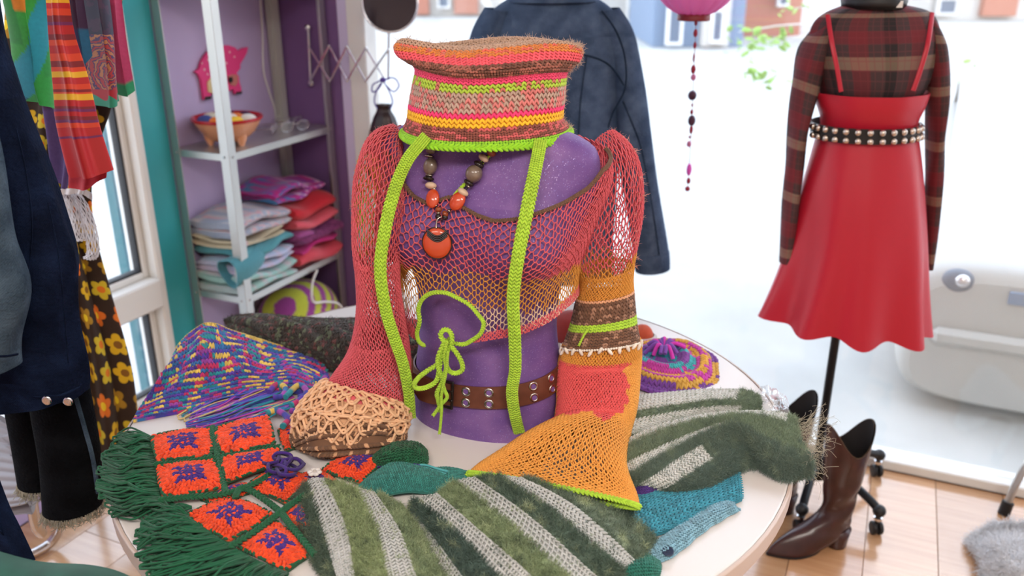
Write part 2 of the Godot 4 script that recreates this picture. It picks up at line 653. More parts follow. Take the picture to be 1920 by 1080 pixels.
func room() -> void:
	var b := B.new()
	room_box(b, -0.1, 5.2, -0.12, -0.012, -0.12, 5.2)
	var fl := struct("floor", b, mats.floor_gap)
	var plank_mesh := []
	for ln in [1.7, 0.85, 1.3]:
		b = B.new()
		b.box(Vector3.ZERO, Vector3(0.1885, 0.012, ln - 0.0015), 0.0008)
		plank_mesh.append(b.mesh())
	for col in 27:
		var z := 0.0
		var k := 0
		while z < 4.9:
			var w: int = 0
			if k == 0: w = [0, 1, 2][(col * 2) % 3]
			var ln: float = [1.7, 0.85, 1.3][w]
			if z + ln > 6.2:
				break
			var o := MeshInstance3D.new()
			o.name = "plank"
			o.mesh = plank_mesh[w]
			o.material_override = mats["floor_wood_%d" % ((col * 7 + k * 5) % 3)]
			fl.add_child(o, true)
			o.position = Vector3(col * 0.19 + 0.1, -0.006, z + ln / 2)
			z += ln
			k += 1
	# left wall with a glazed opening
	b = B.new()
	room_box(b, -0.12, 0, 0, 2.8, 0, 0.70)
	room_box(b, -0.12, 0, 0, 2.8, 2.5, 5.2)
	room_box(b, -0.12, 0, 2.35, 2.8, 0.70, 2.5)
	room_box(b, -0.12, 0, 0, 0.08, 0.70, 2.5)
	struct("wall_left", b, mats.lilac)
	b = B.new()
	room_box(b, 0.0, 0.006, 0, 2.8, 0.585, 0.70, 0.002)
	struct("trim_1", b, mats.teal_paint)
	b = B.new()
	room_box(b, -0.12, 0.30, 0, 2.8, -0.12, 0)
	struct("wall_front", b, mats.purple_wall)
	b = B.new()
	room_box(b, 0.30, 0.345, 0, 2.8, -0.12, 0.012, 0.004)
	struct("trim_2", b, mats.lavender)
	# the window in the left wall
	b = B.new()
	room_box(b, -0.11, 0.02, 0.08, 2.35, 0.70, 0.73, 0.006)
	room_box(b, -0.11, 0.02, 0.08, 2.35, 2.43, 2.5, 0.006)
	room_box(b, -0.11, 0.02, 2.28, 2.35, 0.73, 2.43, 0.006)
	room_box(b, -0.11, 0.02, 0.08, 0.14, 0.73, 2.43, 0.006)
	room_box(b, -0.11, 0.03, 0.47, 0.57, 0.73, 2.43, 0.006)
	room_box(b, -0.11, 0.02, 0.08, 2.35, 1.6, 1.67, 0.006)
	var w1 := struct("window_1", b, mats.white_paint)
	for q in [[0.57, 2.28], [0.14, 0.47]]:
		for s in [[0.73, 1.6], [1.67, 2.43]]:
			b = B.new()
			var bw := 0.022
			room_box(b, -0.07, -0.02, q[0], q[1], s[0], s[0] + bw, 0.004)
			room_box(b, -0.07, -0.02, q[0], q[1], s[1] - bw, s[1], 0.004)
			room_box(b, -0.07, -0.02, q[0], q[0] + bw, s[0] + bw, s[1] - bw, 0.004)
			room_box(b, -0.07, -0.02, q[1] - bw, q[1], s[0] + bw, s[1] - bw, 0.004)
			part("sash", b, mats.white_paint, w1, true)
			b = B.new()
			var g0: float = s[0] + bw
			room_box(b, -0.055, -0.028, q[0] + bw, q[1] - bw, g0, g0 + 0.008)
			room_box(b, -0.055, -0.028, q[0] + bw, q[0] + bw + 0.008, g0, s[1] - bw)
			part("seal", b, mats.seal, w1, true)
			b = B.new()
			room_box(b, -0.045, -0.04, q[0] + bw, q[1] - bw, g0, s[1] - bw)
			part("pane", b, mats.pane, w1, true)
	# the shop window
	b = B.new()
	room_box(b, 0.345, 0.42, 0, 2.8, -0.1, 0.02, 0.004)
	room_box(b, 4.95, 5.08, 0, 2.8, -0.1, 0.02, 0.004)
	room_box(b, 0.42, 4.95, 0, 0.035, -0.09, 0.0, 0.004)
	room_box(b, 0.42, 4.95, 2.5, 2.58, -0.1, 0.0, 0.004)
	var w2 := struct("window_2", b, mats.white_paint)
	for x in [[0.42, 3.3], [3.306, 4.95]]:
		b = B.new()
		room_box(b, x[0], x[1], 0.035, 2.5, -0.055, -0.045)
		part("pane", b, mats.pane, w2, true)
	b = B.new()
	room_box(b, 0.345, 5.08, 2.58, 2.8, -0.12, 0)
	struct("wall_header", b, mats.wall_white)
	b = B.new()
	room_box(b, 5.08, 5.2, 0, 2.8, -0.12, 5.2)
	struct("wall_right", b, mats.wall_white)
	b = B.new()
	room_box(b, -0.12, 5.2, 0, 2.8, 5.2, 5.32)
	struct("wall_back", b, mats.wall_white)
	b = B.new()
	room_box(b, -0.12, 5.2, 2.8, 2.92, -0.12, 5.32)
	struct("ceiling", b, mats.wall_white)
	var glow := mat("fill_panel", 255, 250, 242, 0.5)
	glow.emission_enabled = true
	glow.emission = Color(1.0, 0.97, 0.93)
	glow.emission_energy_multiplier = 1.0
	for k in FILL_LAMPS.size():  # fittings out of view, added to carry the fill light
		var o := thing("added_ceiling_lamp", ["added flat white fill panel on the ceiling behind the round table", "added flat white fill panel on the ceiling by the left wall", "added flat white fill panel on the ceiling by the right wall"][k], "lamp", RT * Vector3(FILL_LAMPS[k][0].x, 2.8, FILL_LAMPS[k][0].y), "added ceiling fill panels")
		b = B.new()
		b.box(Vector3(FILL_LAMPS[k][0].x, 2.785, FILL_LAMPS[k][0].y), Vector3(1.26, 0.03, 0.66), 0.004)
		part("frame", b, mats.white_paint, o, true)
		b = B.new()
		b.box(Vector3(FILL_LAMPS[k][0].x, 2.765, FILL_LAMPS[k][0].y), Vector3(1.2, 0.01, 0.6), 0.002)
		part("diffuser", b, glow, o, true)

func table() -> void:
	var c := Vector3(-0.105, 0, -1.485)
	var o := thing("round_table", "round white laminate table on chrome legs, covered with knitwear", "table", c)
	var b := B.new()
	var r := 0.632
	b.lathe([Vector2(0.0, 0.70), Vector2(r - 0.01, 0.70), Vector2(r - 0.006, 0.702), Vector2(r - 0.004, 0.703), Vector2(r - 0.004, 0.727), Vector2(r - 0.006, 0.7295), Vector2(r - 0.009, 0.73), Vector2(r * 0.5, 0.73), Vector2(0.0, 0.73)], 96, Transform3D(Basis.IDENTITY, c))
	part("table_top", b, mats.laminate, o)
	b = B.new()
	b.lathe([Vector2(r - 0.004, 0.698), Vector2(r + 0.001, 0.698), Vector2(r + 0.002, 0.70), Vector2(r + 0.002, 0.7265), Vector2(r, 0.729), Vector2(r - 0.004, 0.7295)], 96, Transform3D(Basis.IDENTITY, c))
	part("edge_band", b, mats.edge_band, o)
	b = B.new()
	b.lathe([Vector2(0.50, 0.66), Vector2(0.515, 0.66), Vector2(0.515, 0.70), Vector2(0.50, 0.70)], 64, Transform3D(Basis.IDENTITY, c))
	part("apron", b, mats.chrome, o)
	for k in 4:
		var a := deg_to_rad(137.0 + 90 * k)
		var d := Vector3(cos(a), 0, sin(a))
		b = B.new()
		b.tube(PackedVector3Array([c + d * 0.53 + Vector3(0, 0.70, 0), c + d * 0.545 + Vector3(0, 0.35, 0), c + d * 0.56 + Vector3(0, 0.02, 0)]), 0.016, 14)
		var lg := part("leg", b, mats.chrome, o)
		b = B.new()
		b.lathe([Vector2(0.0, 0), Vector2(0.019, 0), Vector2(0.021, 0.01), Vector2(0.018, 0.03), Vector2(0.0, 0.03)], 14, Transform3D(Basis.IDENTITY, c + d * 0.561))
		part("foot", b, mats.black_plastic, lg)

func outside() -> void:
	var b := B.new()
	b.box(Vector3(0, -0.25, -23), Vector3(90, 0.24, 55))
	var o := MeshInstance3D.new()
	o.name = "street_ground"
	o.mesh = b.mesh()
	o.material_override = mats.paving
	add_child(o)
	mark(o, "", "", "", "structure")
	mat("brick", 176, 116, 96, 0.9)
	mat("pale_render", 196, 192, 186, 0.9)
	mat("blue_grey", 116, 134, 158, 0.8)
	mat("slate", 92, 104, 118, 0.5)
	mat("house_glass", 92, 104, 122, 0.3)
	var hs := [   # label, depth, left, right px, base py, wall material, [window px boxes], [door boxes]
		["pale house with a salmon porch and small windows across the street", 29.0, 640, 940, 27, "pale_render", [[822, 841, -40, 14], [905, 915, 0, 5], [911, 920, 8, 16], [940, 955, 8, 18], [700, 740, 28, 60]], [[775, 803, -60, 27, "brick"], [852, 896, -60, 26, "brick"]]],
		["pale house with a white fenced window across the street", 23.0, 1120, 1212, 58, "pale_render", [[1176, 1204, -30, 37]], []],
		["blue grey house with slatted shutters and a glazed door across the street", 18.4, 1222, 1392, 86, "blue_grey", [[1250, 1285, -60, 82], [1332, 1362, -40, 78]], [[1310, 1372, -50, 86, "pale_render"]]],
		["red brick house with a pale gable across the street", 21.0, 1386, 1500, 62, "brick", [[1458, 1480, -30, 10]], []],
		["long pale house with a brick bay beyond the parked car", 27.0, 1740, 2060, 34, "pale_render", [[1757, 1800, -30, 26]], [[1833, 1915, -60, 30, "brick"]]],
	]
	for h in hs:
		var d: float = h[1]
		var lo := at(h[2], h[4], d)
		var hi := at(h[3], h[4], d)
		var y0 := -0.13
		var t := thing("house", h[0], "house", Vector3((lo.x + hi.x) / 2, y0, -d - 1.9))
		b = B.new()
		b.box(Vector3((lo.x + hi.x) / 2, y0 + 3.0, -d - 1.9), Vector3(hi.x - lo.x, 6.0, 3.8), 0.02)
		part("wall", b, mats[h[5]], t)
		b = B.new()
		b.box(Vector3((lo.x + hi.x) / 2, y0 + 6.15, -d - 1.9), Vector3(hi.x - lo.x + 0.2, 0.3, 4.2), 0.05)
		part("roof", b, mats.slate, t)
		for w in h[7]:
			var p0 := at(w[0], w[3], d)
			var p1 := at(w[1], w[2], d)
			b = B.new()
			b.box(Vector3((p0.x + p1.x) / 2, (p0.y + p1.y) / 2 + 0.2, -d + 0.1), Vector3(p1.x - p0.x, p1.y - p0.y + 0.4, 0.3), 0.02)
			part("bay", b, mats[w[4]], t)
		for w in h[6]:
			var p0 := at(w[0], w[3], d - 0.3)
			var p1 := at(w[1], w[2], d - 0.3)
			b = B.new()
			b.box(Vector3((p0.x + p1.x) / 2, (p0.y + p1.y) / 2, -d + 0.27), Vector3(p1.x - p0.x, p1.y - p0.y, 0.1), 0.01)
			var wn := part("window", b, mats.house_glass, t)
			b = B.new()
			for s in [p0.x, p1.x]:
				b.box(Vector3(s, (p0.y + p1.y) / 2, -d + 0.3), Vector3(0.06, p1.y - p0.y + 0.06, 0.14), 0.01)
			for s in [p0.y, p1.y, (p0.y + p1.y) / 2]:
				b.box(Vector3((p0.x + p1.x) / 2, s, -d + 0.3), Vector3(p1.x - p0.x, 0.06, 0.13), 0.01)
			part("frame", b, mats.white_paint, wn)
	# the picket fence before the fenced window
	var f := thing("picket_fence", "white picket fence before the pale house across the street", "fence", at(1196, 60, 22.5))
	for k in 9:
		b = B.new()
		var q := at(1180 + k * 3.4, 60, 22.5)
		b.box(Vector3(q.x, 0.25, q.z), Vector3(0.035, 0.75, 0.03), 0.005)
		part("picket", b, mats.white_paint, f)
	b = B.new()
	b.box(Vector3(at(1194, 60, 22.5).x, 0.5, -22.53), Vector3(0.5, 0.04, 0.03), 0.005)
	part("rail", b, mats.white_paint, f)
	car()
	tree()
	# teal post outside the left window
	mat("teal_outdoor", 52, 112, 122, 0.6)
	var tp := RT * Vector3(-0.225, -0.13, 0.595)
	var p2 := thing("porch_post", "teal painted wooden post outside the left window", "post", tp)
	b = B.new()
	b.box(Vector3(-0.225, 1.35, 0.612), Vector3(0.05, 2.95, 0.085), 0.006)
	part("shaft", b, mats.teal_outdoor, p2, true)
	b = B.new()
	b.box(Vector3(-0.225, -0.07, 0.612), Vector3(0.09, 0.12, 0.12), 0.01)
	part("plinth", b, mats.teal_outdoor, p2, true)

func car() -> void:
	var wp := mat("car_paint", 178, 177, 173, 0.45)
	var d := 3.05
	var hl := at(1797, 526, d)
	var o := thing("parked_car", "white car parked nose-on just outside the shop window", "car", Vector3(hl.x + 0.7, -0.13, -d - 1.9))
	# front body as rings going back from the nose, in the car's own axes
	var cx := hl.x + 0.62
	var p := PackedVector3Array()
	var prof := [[-0.02, 0.48, 0.74, 0.0], [-0.04, 0.54, 0.78, -0.04], [-0.05, 0.58, 0.80, -0.2], [-0.05, 0.64, 0.82, -0.6], [-0.05, 0.70, 0.83, -1.1], [-0.05, 0.74, 0.83, -1.5], [-0.05, 0.75, 0.83, -3.4], [0.0, 0.7, 0.78, -3.8]]
	var seg := 40
	for k in 24:
		var q = spline_rows(prof, k / 23.0)
		for s in seg + 1:
			var a := TAU * s / seg
			var ca := signf(cos(a)) * pow(absf(cos(a)), 0.28)
			var sa := signf(sin(a)) * pow(absf(sin(a)), 0.4)
			p.append(Vector3(cx - ca * q[2], (q[0] + q[1]) / 2 - 0.05 + sa * (q[1] - q[0]) / 2, -d + q[3] + 0.02))
	var b := B.new()
	b.grid(p, seg + 1, 24, true, true)
	var f := []
	for s in seg: f.append(p[s])
	b.poly(f, Vector3(cx, 0.3, -d - 1))
	part("body", b, wp, o)
	b = B.new()
	p = PackedVector3Array()
	for k in 12:
		var t := k / 11.0
		var hw := 0.66 - 0.1 * sin(PI * t) * 0 - 0.08 * t
		for s in 25:
			var u := s / 24.0
			p.append(Vector3(cx - hw + 2 * hw * u, 0.60 + 0.62 * sin(PI * minf(t * 1.05, 1.0)) * pow(sin(PI * clampf(u, 0.02, 0.98)), 0.25), -d - 1.1 - 2.1 * t))
	b.grid(p, 25, 12, false, false)
	part("cabin", b, wp, o)
	for s in [-1, 1]:
		b = B.new()
		b.ball(Vector3(cx + s * 0.62, hl.y, -d + 0.0), Vector3(0.062, 0.048, 0.035), 20)
		var h := part("headlight", b, mats.slate, o)
		b = B.new()
		b.ball(Vector3(cx + s * 0.62 + 0.012, hl.y + 0.008, -d + 0.026), Vector3(0.028, 0.026, 0.018), 16)
		part("lens", b, mats.chrome, h)
		for z in [-0.75, -3.1]:
			b = B.new()
			b.lathe([Vector2(0.0, -0.1), Vector2(0.27, -0.1), Vector2(0.3, -0.07), Vector2(0.3, 0.07), Vector2(0.27, 0.1), Vector2(0, 0.1)], 28, Transform3D(Basis(Vector3.BACK, PI / 2), Vector3(cx + s * 0.6, 0.17, -d + z)))
			part("wheel", b, mats.black_plastic, o)
	b = B.new()
	b.box(Vector3(cx, 0.20, -d + 0.035), Vector3(1.36, 0.07, 0.05), 0.02)
	part("bumper", b, wp, o)
	b = B.new()
	var pl := at(1906, 546, d - 0.03)
	b.box(Vector3(pl.x + 0.04, pl.y, -d + 0.03), Vector3(0.16, 0.05, 0.012), 0.003)
	part("plate", b, mats.blue_grey, o)
	# parked square to the shop window
	var turn := Transform3D(Basis(Vector3.UP, deg_to_rad(-24.0)), Vector3.ZERO)
	var about := Vector3(hl.x, 0, -d)
	var shift := Transform3D(Basis.IDENTITY, about) * turn * Transform3D(Basis.IDENTITY, -about)
	o.transform = shift * o.transform
func spline_rows(rows: Array, t: float) -> Array:
	var o := []
	for k in rows[0].size():
		var l := []
		for r in rows: l.append(r[k])
		o.append(spline(l, t))
	return o

func tree() -> void:
	var base := Vector3(2.62, -0.13, -6.3)
	var o := thing("young_tree", "young tree with bark coloured overexposed pale and sparse green leaves beyond the red dress", "tree", base)
	var b := B.new()
	b.tube(curve([base, base + Vector3(0.03, 0.8, 0), base + Vector3(-0.02, 1.5, 0), base + Vector3(0.05, 2.4, 0), base + Vector3(0, 3.4, 0)], 16), 0.028, 8)
	part("trunk", b, mats.pale_render, o)  # overexposure is put into the pale colour of trunk and branches
	mat("leaf", 150, 190, 84, 0.6)
	mats.leaf.backlight_enabled = true
	mats.leaf.backlight = Color(0.3, 0.4, 0.15)
	for q in [[1412, 82, 22, 5.2], [1468, 78, 14, 5.3], [1490, 16, 8, 5.3], [1424, 140, 16, 5.0], [1446, 146, 9, 5.1], [1860, 118, 10, 5.6], [1835, 150, 8, 5.6], [1872, 150, 7, 5.6], [1842, 170, 8, 5.6], [1385, 60, 5, 5.1]]:
		var p := at(q[0], q[1], q[3])
		b = B.new()
		b.tube(curve([base + Vector3(0.02, maxf(p.y - 0.25, 0.6), 0), (base + Vector3(0, p.y, 0)).lerp(p, 0.5) + Vector3(0, 0.05, 0), p], 8), PackedFloat32Array([0.009, 0.009, 0.008, 0.008, 0.007, 0.006, 0.005, 0.004, 0.003]), 5)
		part("branch", b, mats.pale_render, o)
		b = B.new()
		for k in q[2]:
			var c := p + Vector3(rng.randfn() * 0.05, rng.randfn() * 0.035, rng.randfn() * 0.05)
			var bs := Basis.from_euler(Vector3(rng.randf_range(-1, 1), rng.randf_range(0, TAU), rng.randf_range(-1, 1)))
			b.ball(c, Vector3(0.032, 0.003, 0.016), 6, Color.WHITE, bs)
		part("foliage", b, mats.leaf, o)

# ---------------------------------------------------------------- the torso form and what it wears
const MID := Vector3(-0.045, 0.73, -1.485)
const FACE := 20.0
# height, half width, front, back
const SECT := [[0.0, 0.152, 0.113, 0.105], [0.04, 0.151, 0.112, 0.105], [0.10, 0.144, 0.107, 0.098], [0.16, 0.135, 0.100, 0.090], [0.21, 0.132, 0.098, 0.085], [0.27, 0.138, 0.100, 0.086], [0.33, 0.152, 0.104, 0.092], [0.38, 0.172, 0.108, 0.098], [0.43, 0.188, 0.104, 0.102], [0.475, 0.203, 0.090, 0.10], [0.51, 0.204, 0.078, 0.09], [0.535, 0.194, 0.068, 0.08], [0.553, 0.162, 0.061, 0.07], [0.572, 0.095, 0.058, 0.062], [0.59, 0.058, 0.056, 0.058], [0.62, 0.056, 0.055, 0.056]]
var body_seen := []      # [theta, height, pixel] of the front of the form, to look places up
func sect(h: float) -> Array:
	for k in SECT.size() - 1:
		if h <= SECT[k + 1][0] or k == SECT.size() - 2:
			var t: float = clampf((h - SECT[k][0]) / (SECT[k + 1][0] - SECT[k][0]), 0, 1)
			var o := []
			for j in 4:
				o.append(cr(SECT[maxi(k - 1, 0)][j], SECT[k][j], SECT[k + 1][j], SECT[mini(k + 2, SECT.size() - 1)][j], t))
			return o
	return SECT[0]
func body(th: float, h: float, off := 0.0) -> Vector3:
	var s := sect(h)
	var q := deg_to_rad(FACE)
	var rt := Vector3(cos(q), 0, sin(q))
	var ft := Vector3(-sin(q), 0, cos(q))
	var sn := signf(sin(th)) * pow(absf(sin(th)), 0.92)
	var cs := signf(cos(th)) * pow(absf(cos(th)), 0.92)
	var out := 0.0
	for side in [-1.0, 1.0]:
		var da: float = (th - side * 0.60) / 0.42
		var dh: float = (h - 0.372) / (0.052 if h < 0.372 else 0.075)
		out += 0.056 * exp(-da * da - dh * dh)
	var d: Vector3 = rt * sn * (s[1] + off) + ft * cs * ((s[2] if cs > 0 else s[3]) + off)
	d += (rt * sin(th) + ft * cos(th)) * out
	return MID + d + Vector3(0, h, 0)
func pixel(p: Vector3) -> Vector2:
	var a := deg_to_rad(21.0)
	var q := p - EYE
	var f := -q.y * sin(a) - q.z * cos(a)
	var u := q.y * cos(a) - q.z * sin(a)
	return Vector2(960 + F * q.x / f, 540 - F * u / f)
func on_body(px: float, py: float) -> Vector2:
	if body_seen.is_empty():
		for a in 121:
			for k in 121:
				var th := -1.75 + 3.5 * a / 120.0
				var h := 0.6 * k / 120.0
				body_seen.append([th, h, pixel(body(th, h))])
	var best := 1e9
	var o := Vector2.ZERO
	var w := Vector2(px, py)
	for e in body_seen:
		var d: float = w.distance_squared_to(e[2])
		if d < best:
			best = d
			o = Vector2(e[0], e[1])
	return o
func body_frame(th: float, h: float) -> Basis:
	var x := (body(th + 0.01, h) - body(th - 0.01, h)).normalized()
	var y := (body(th, h + 0.004) - body(th, h - 0.004)).normalized()
	return Basis(x, y, x.cross(y).normalized())
# the loose front of the sweater: it hangs from the bust and shoulders
func garment(th: float, h: float) -> Vector3:
	var loose := 0.006 + 0.030 * smoothstep(0.37, 0.24, h) + 0.014 * pow(absf(sin(th)), 4.0) * smoothstep(0.27, 0.36, h)
	return body(th, h, loose)
var garment_seen := []
func on_garment(px: float, py: float) -> Vector2:
	if garment_seen.is_empty():
		for a in 121:
			for k in 101:
				var th := -1.75 + 3.5 * a / 120.0
				var h := 0.1 + 0.5 * k / 100.0
				garment_seen.append([th, h, pixel(garment(th, h))])
	var best := 1e9
	var o := Vector2.ZERO
	var w := Vector2(px, py)
	for e in garment_seen:
		var d: float = w.distance_squared_to(e[2])
		if d < best:
			best = d
			o = Vector2(e[0], e[1])
	return o
func cloth_point(px: float, py: float, off: float) -> Vector3:
	var q := on_garment(px, py)
	return garment(q.x, q.y) + body_frame(q.x, q.y).z * off
func skin_point(px: float, py: float, off: float) -> Vector3:
	var q := on_body(px, py)
	return body(q.x, q.y) + body_frame(q.x, q.y).z * off

func torso_form() -> void:
	var im := Image.create(1024, 1024, false, Image.FORMAT_RGB8)
	var rm := Image.create(1024, 1024, false, Image.FORMAT_RGB8)
	var f := FastNoiseLite.new()
	f.seed = 12
	f.frequency = 0.006
	f.fractal_octaves = 5
	for y in 1024:
		for x in 1024:
			var a := clampf(0.45 + 0.75 * f.get_noise_2d(x, y) + rng.randf_range(-0.08, 0.08), 0, 1)
			im.set_pixel(x, y, Color(0.38, 0.25, 0.53).lerp(Color(0.56, 0.41, 0.65), a))
	rm.fill(Color(0, 0.62, 0.0))
	for k in 17000:
		var x := rng.randi_range(1, 1021)
		var y := rng.randi_range(1, 1021)
		var big := rng.randf() < 0.22
		var c := Color(0.8, 0.74, 0.9) if rng.randf() < 0.7 else Color(0.62, 0.66, 0.95)
		im.set_pixel(x, y, c.lerp(Color(0.5, 0.35, 0.66), 0.0 if big else 0.35))
		rm.set_pixel(x, y, Color(0, 0.25, 0.75))
		if big:
			im.set_pixel(x + 1, y, c); im.set_pixel(x, y + 1, c)
			rm.set_pixel(x + 1, y, Color(0, 0.25, 0.75)); rm.set_pixel(x, y + 1, Color(0, 0.25, 0.75))
	var m := tex_mat("glitter_purple", im, 1.0)
	m.roughness_texture = ImageTexture.create_from_image(rm)
	m.roughness_texture_channel = BaseMaterial3D.TEXTURE_CHANNEL_GREEN
	m.metallic = 1.0
	m.metallic_texture = m.roughness_texture
	m.metallic_texture_channel = BaseMaterial3D.TEXTURE_CHANNEL_BLUE
	m.uv1_triplanar = true
	m.uv1_scale = Vector3.ONE * 1.7
	var o := thing("torso_form", "purple glitter display torso standing on the round table", "mannequin", MID)
	var b := B.new()
	var p := PackedVector3Array()
	var nu := 97
	for k in 81:
		var h := 0.62 * k / 80.0
		for a in nu: p.append(body(-PI + TAU * a / (nu - 1), h))
	b.grid(p, nu, 81, true, true)
	var cap := []
	var low := []
	for a in nu - 1:
		cap.append(p[80 * nu + a])
		low.append(p[a])
	b.poly(cap, MID)
	b.poly(low, MID + Vector3(0, 0.3, 0))
	part("body", b, m, o)

const CORAL := Color(0.72, 0.125, 0.15)
const MUSTARD := Color(0.72, 0.31, 0.055)
const CREAM := Color(0.78, 0.56, 0.40)
const LIME := Color(0.42, 0.66, 0.045)
const BROWN := Color(0.16, 0.075, 0.042)
const TAN := Color(0.80, 0.47, 0.25)
func vary(c: Color, k: float) -> Color:
	var f := 1.0 + rng.randf_range(-k, k)
	return Color(c.r * f, c.g * f, c.b * f)
# a crocheted cord: a core with two rows of slanting stitches
func cord(called: String, pts: Array, r: float, c: Color, parent: Node3D, n := 0) -> void:
	var path := curve(pts, maxi(12, n if n else int(pts.size() * 8)))
	var len := 0.0
	for k in path.size() - 1: len += path[k].distance_to(path[k + 1])
	var b := B.new()
	b.tube(path, r * 0.72, 6, c)
	var o := part(called, b, mats.yarn, parent)
	var tf := []
	var cc := []
	var count := int(len / (r * 1.25))
	for k in count:
		var t := (k + 0.5) / count
		var p: Vector3 = spline(Array(path), t)
		var tg: Vector3 = (spline(Array(path), t + 0.01) - spline(Array(path), t - 0.01)).normalized()
		var see := (EYE - p).normalized()
		for turn in [0.0, PI]:
			var nz := (see - tg * see.dot(tg)).normalized().rotated(tg, turn)
			var sd := tg.cross(nz)
			for s in [-1.0, 1.0]:
				var d: Vector3 = (tg + sd * s * 0.7).normalized()
				var x := nz.cross(d)
				tf.append(Transform3D(Basis(x * r * 0.95, d * r * 2.3, nz * r * 1.0), p + sd * s * r * 0.42 + nz * r * 0.4))
				cc.append(vary(c, 0.12))
	many("stitches", multi(leg_mesh, tf, cc), mats.yarn, o)

func sweater() -> void:
	var o := thing("knitted_sweater", "open-knit coral and mustard cropped sweater with bell sleeves on the purple torso", "sweater", MID + Vector3(0, 0.2, 0))
	# neckline and hem as heights over the angle round the form
	var neck_px := [[757, 318], [763, 345], [778, 368], [806, 379], [835, 374], [852, 368], [872, 384], [895, 402], [925, 411], [960, 407], [1000, 398], [1050, 378], [1090, 350], [1112, 320], [1124, 285]]
	var nk := []
	for q in neck_px: nk.append(on_body(q[0], q[1]))
	nk.sort_custom(func(a, b): return a.x < b.x)
	var hem_px := [[722, 548], [745, 590], [772, 632], [800, 648], [860, 645], [930, 636], [985, 626], [1030, 604], [1060, 575], [1085, 548]]
	var hm := []
	for q in hem_px: hm.append(on_garment(q[0], q[1]))
	hm.sort_custom(func(a, b): return a.x < b.x)
	var look := func(tab: Array, th: float, lo: float, hi: float) -> float:
		if th < tab[0].x: return lerpf(tab[0].y, lo, clampf((tab[0].x - th) / 0.5, 0, 1))
		if th > tab[-1].x: return lerpf(tab[-1].y, hi, clampf((th - tab[-1].x) / 0.5, 0, 1))
		for k in tab.size() - 1:
			if th <= tab[k + 1].x: return lerpf(tab[k].y, tab[k + 1].y, (th - tab[k].x) / maxf(tab[k + 1].x - tab[k].x, 1e-4))
		return tab[0].y
	var pt := Patch.new()
	pt.nu = 161; pt.nv = 60; pt.closed = true
	for k in 60:
		var t := k / 59.0
		for a in 161:
			var th := -PI + TAU * a / 160.0
			var top: float = minf(look.call(nk, th, 0.545, 0.545), 0.55)
			var bot: float = look.call(hm, th, 0.27, 0.29)
			pt.p.append(garment(th, lerpf(top, bot, t)))
	pt.finish()
	# the opening over the navel, open at the hem
	var ring_px := [[797, 646], [786, 640], [784, 622], [790, 600], [788, 578], [795, 560], [812, 548], [835, 545], [858, 555], [880, 571], [899, 588], [909, 604], [903, 622], [888, 635], [868, 642], [848, 640], [838, 636]]
	var hole := PackedVector2Array()
	for q in ring_px: hole.append(on_garment(q[0], q[1]))
	hole.append(on_garment(830, 668))
	var open_at := func(u: float, v: float) -> bool:
		var p := pt.pos(u, v)
		return Geometry2D.is_point_in_polygon(Vector2(-PI + TAU * u, p.y - MID.y), hole)
	var colr := func(u: float, v: float) -> Color:
		var n := noise.get_noise_2d(u * 60, v * 8) * 0.03
		var h := pt.pos(u, v).y - MID.y + n * 0.6
		var c := CORAL
		if h < 0.238: c = CORAL
		elif h < 0.272: c = CREAM
		elif h < 0.335: c = MUSTARD
		return vary(c, 0.1)
	var b := B.new()
	net(b, pt, 36, 84, 0.00115, colr, 0.0, 1.0, 0.34, 4, open_at)
	part("bodice", b, mats.thin_yarn, o)
	# fine lower edge, several strands close together
	b = B.new()
	net(b, pt, 4, 150, 0.0013, func(_u, _v): return vary(CORAL, 0.1), 0.93, 1.0, 0.3, 4, open_at)
	part("hem", b, mats.thin_yarn, o)
	# neckline trim: brown crocheted edge
	var line := []
	for k in 60:
		var th := lerpf(nk[0].x - 0.25, nk[-1].x + 0.12, k / 59.0)
		var h: float = minf(look.call(nk, th, 0.545, 0.545), 0.55)
		line.append(garment(th, h))
	cord("neck_trim", line, 0.0034, Color(0.15, 0.075, 0.045), o, 90)
	# lime edging of the opening and the bow
	var edge := []
	for q in ring_px: edge.append(cloth_point(q[0], q[1], 0.003))
	cord("opening_edge", edge, 0.0036, LIME, o, 110)
	var bow := func(pts: Array, off: float) -> Array:
		var l := []
		for q in pts: l.append(at(q[0], q[1], 1.374 - off + 0.00014 * maxf(q[1] - 650, 0)))
		return l
	cord("bow_loop", bow.call([[832, 640], [826, 628], [832, 619], [841, 620], [847, 630], [846, 645], [838, 660], [834, 672]], 0.026), 0.004, LIME, o, 40)
	cord("bow_loop", bow.call([[832, 650], [822, 680], [800, 696], [785, 708], [777, 720], [783, 728], [800, 726], [818, 714], [824, 690], [828, 662]], 0.028), 0.004, LIME, o, 70)
	cord("bow_loop", bow.call([[846, 650], [856, 662], [865, 678], [867, 692], [858, 699], [846, 698], [838, 688], [836, 668]], 0.028), 0.004, LIME, o, 60)
	cord("bow_tail", bow.call([[834, 640], [822, 668], [822, 690], [830, 712], [820, 736], [822, 750], [826, 770]], 0.03), 0.004, LIME, o, 60)
	cord("bow_tail", bow.call([[838, 640], [833, 668], [836, 690], [830, 712], [833, 730], [838, 745], [826, 760], [812, 779]], 0.034), 0.003, LIME, o, 60)
	cord("bow_tail", bow.call([[840, 660], [836, 700], [828, 740], [828, 768], [826, 795], [824, 813]], 0.038), 0.0024, LIME, o, 60)
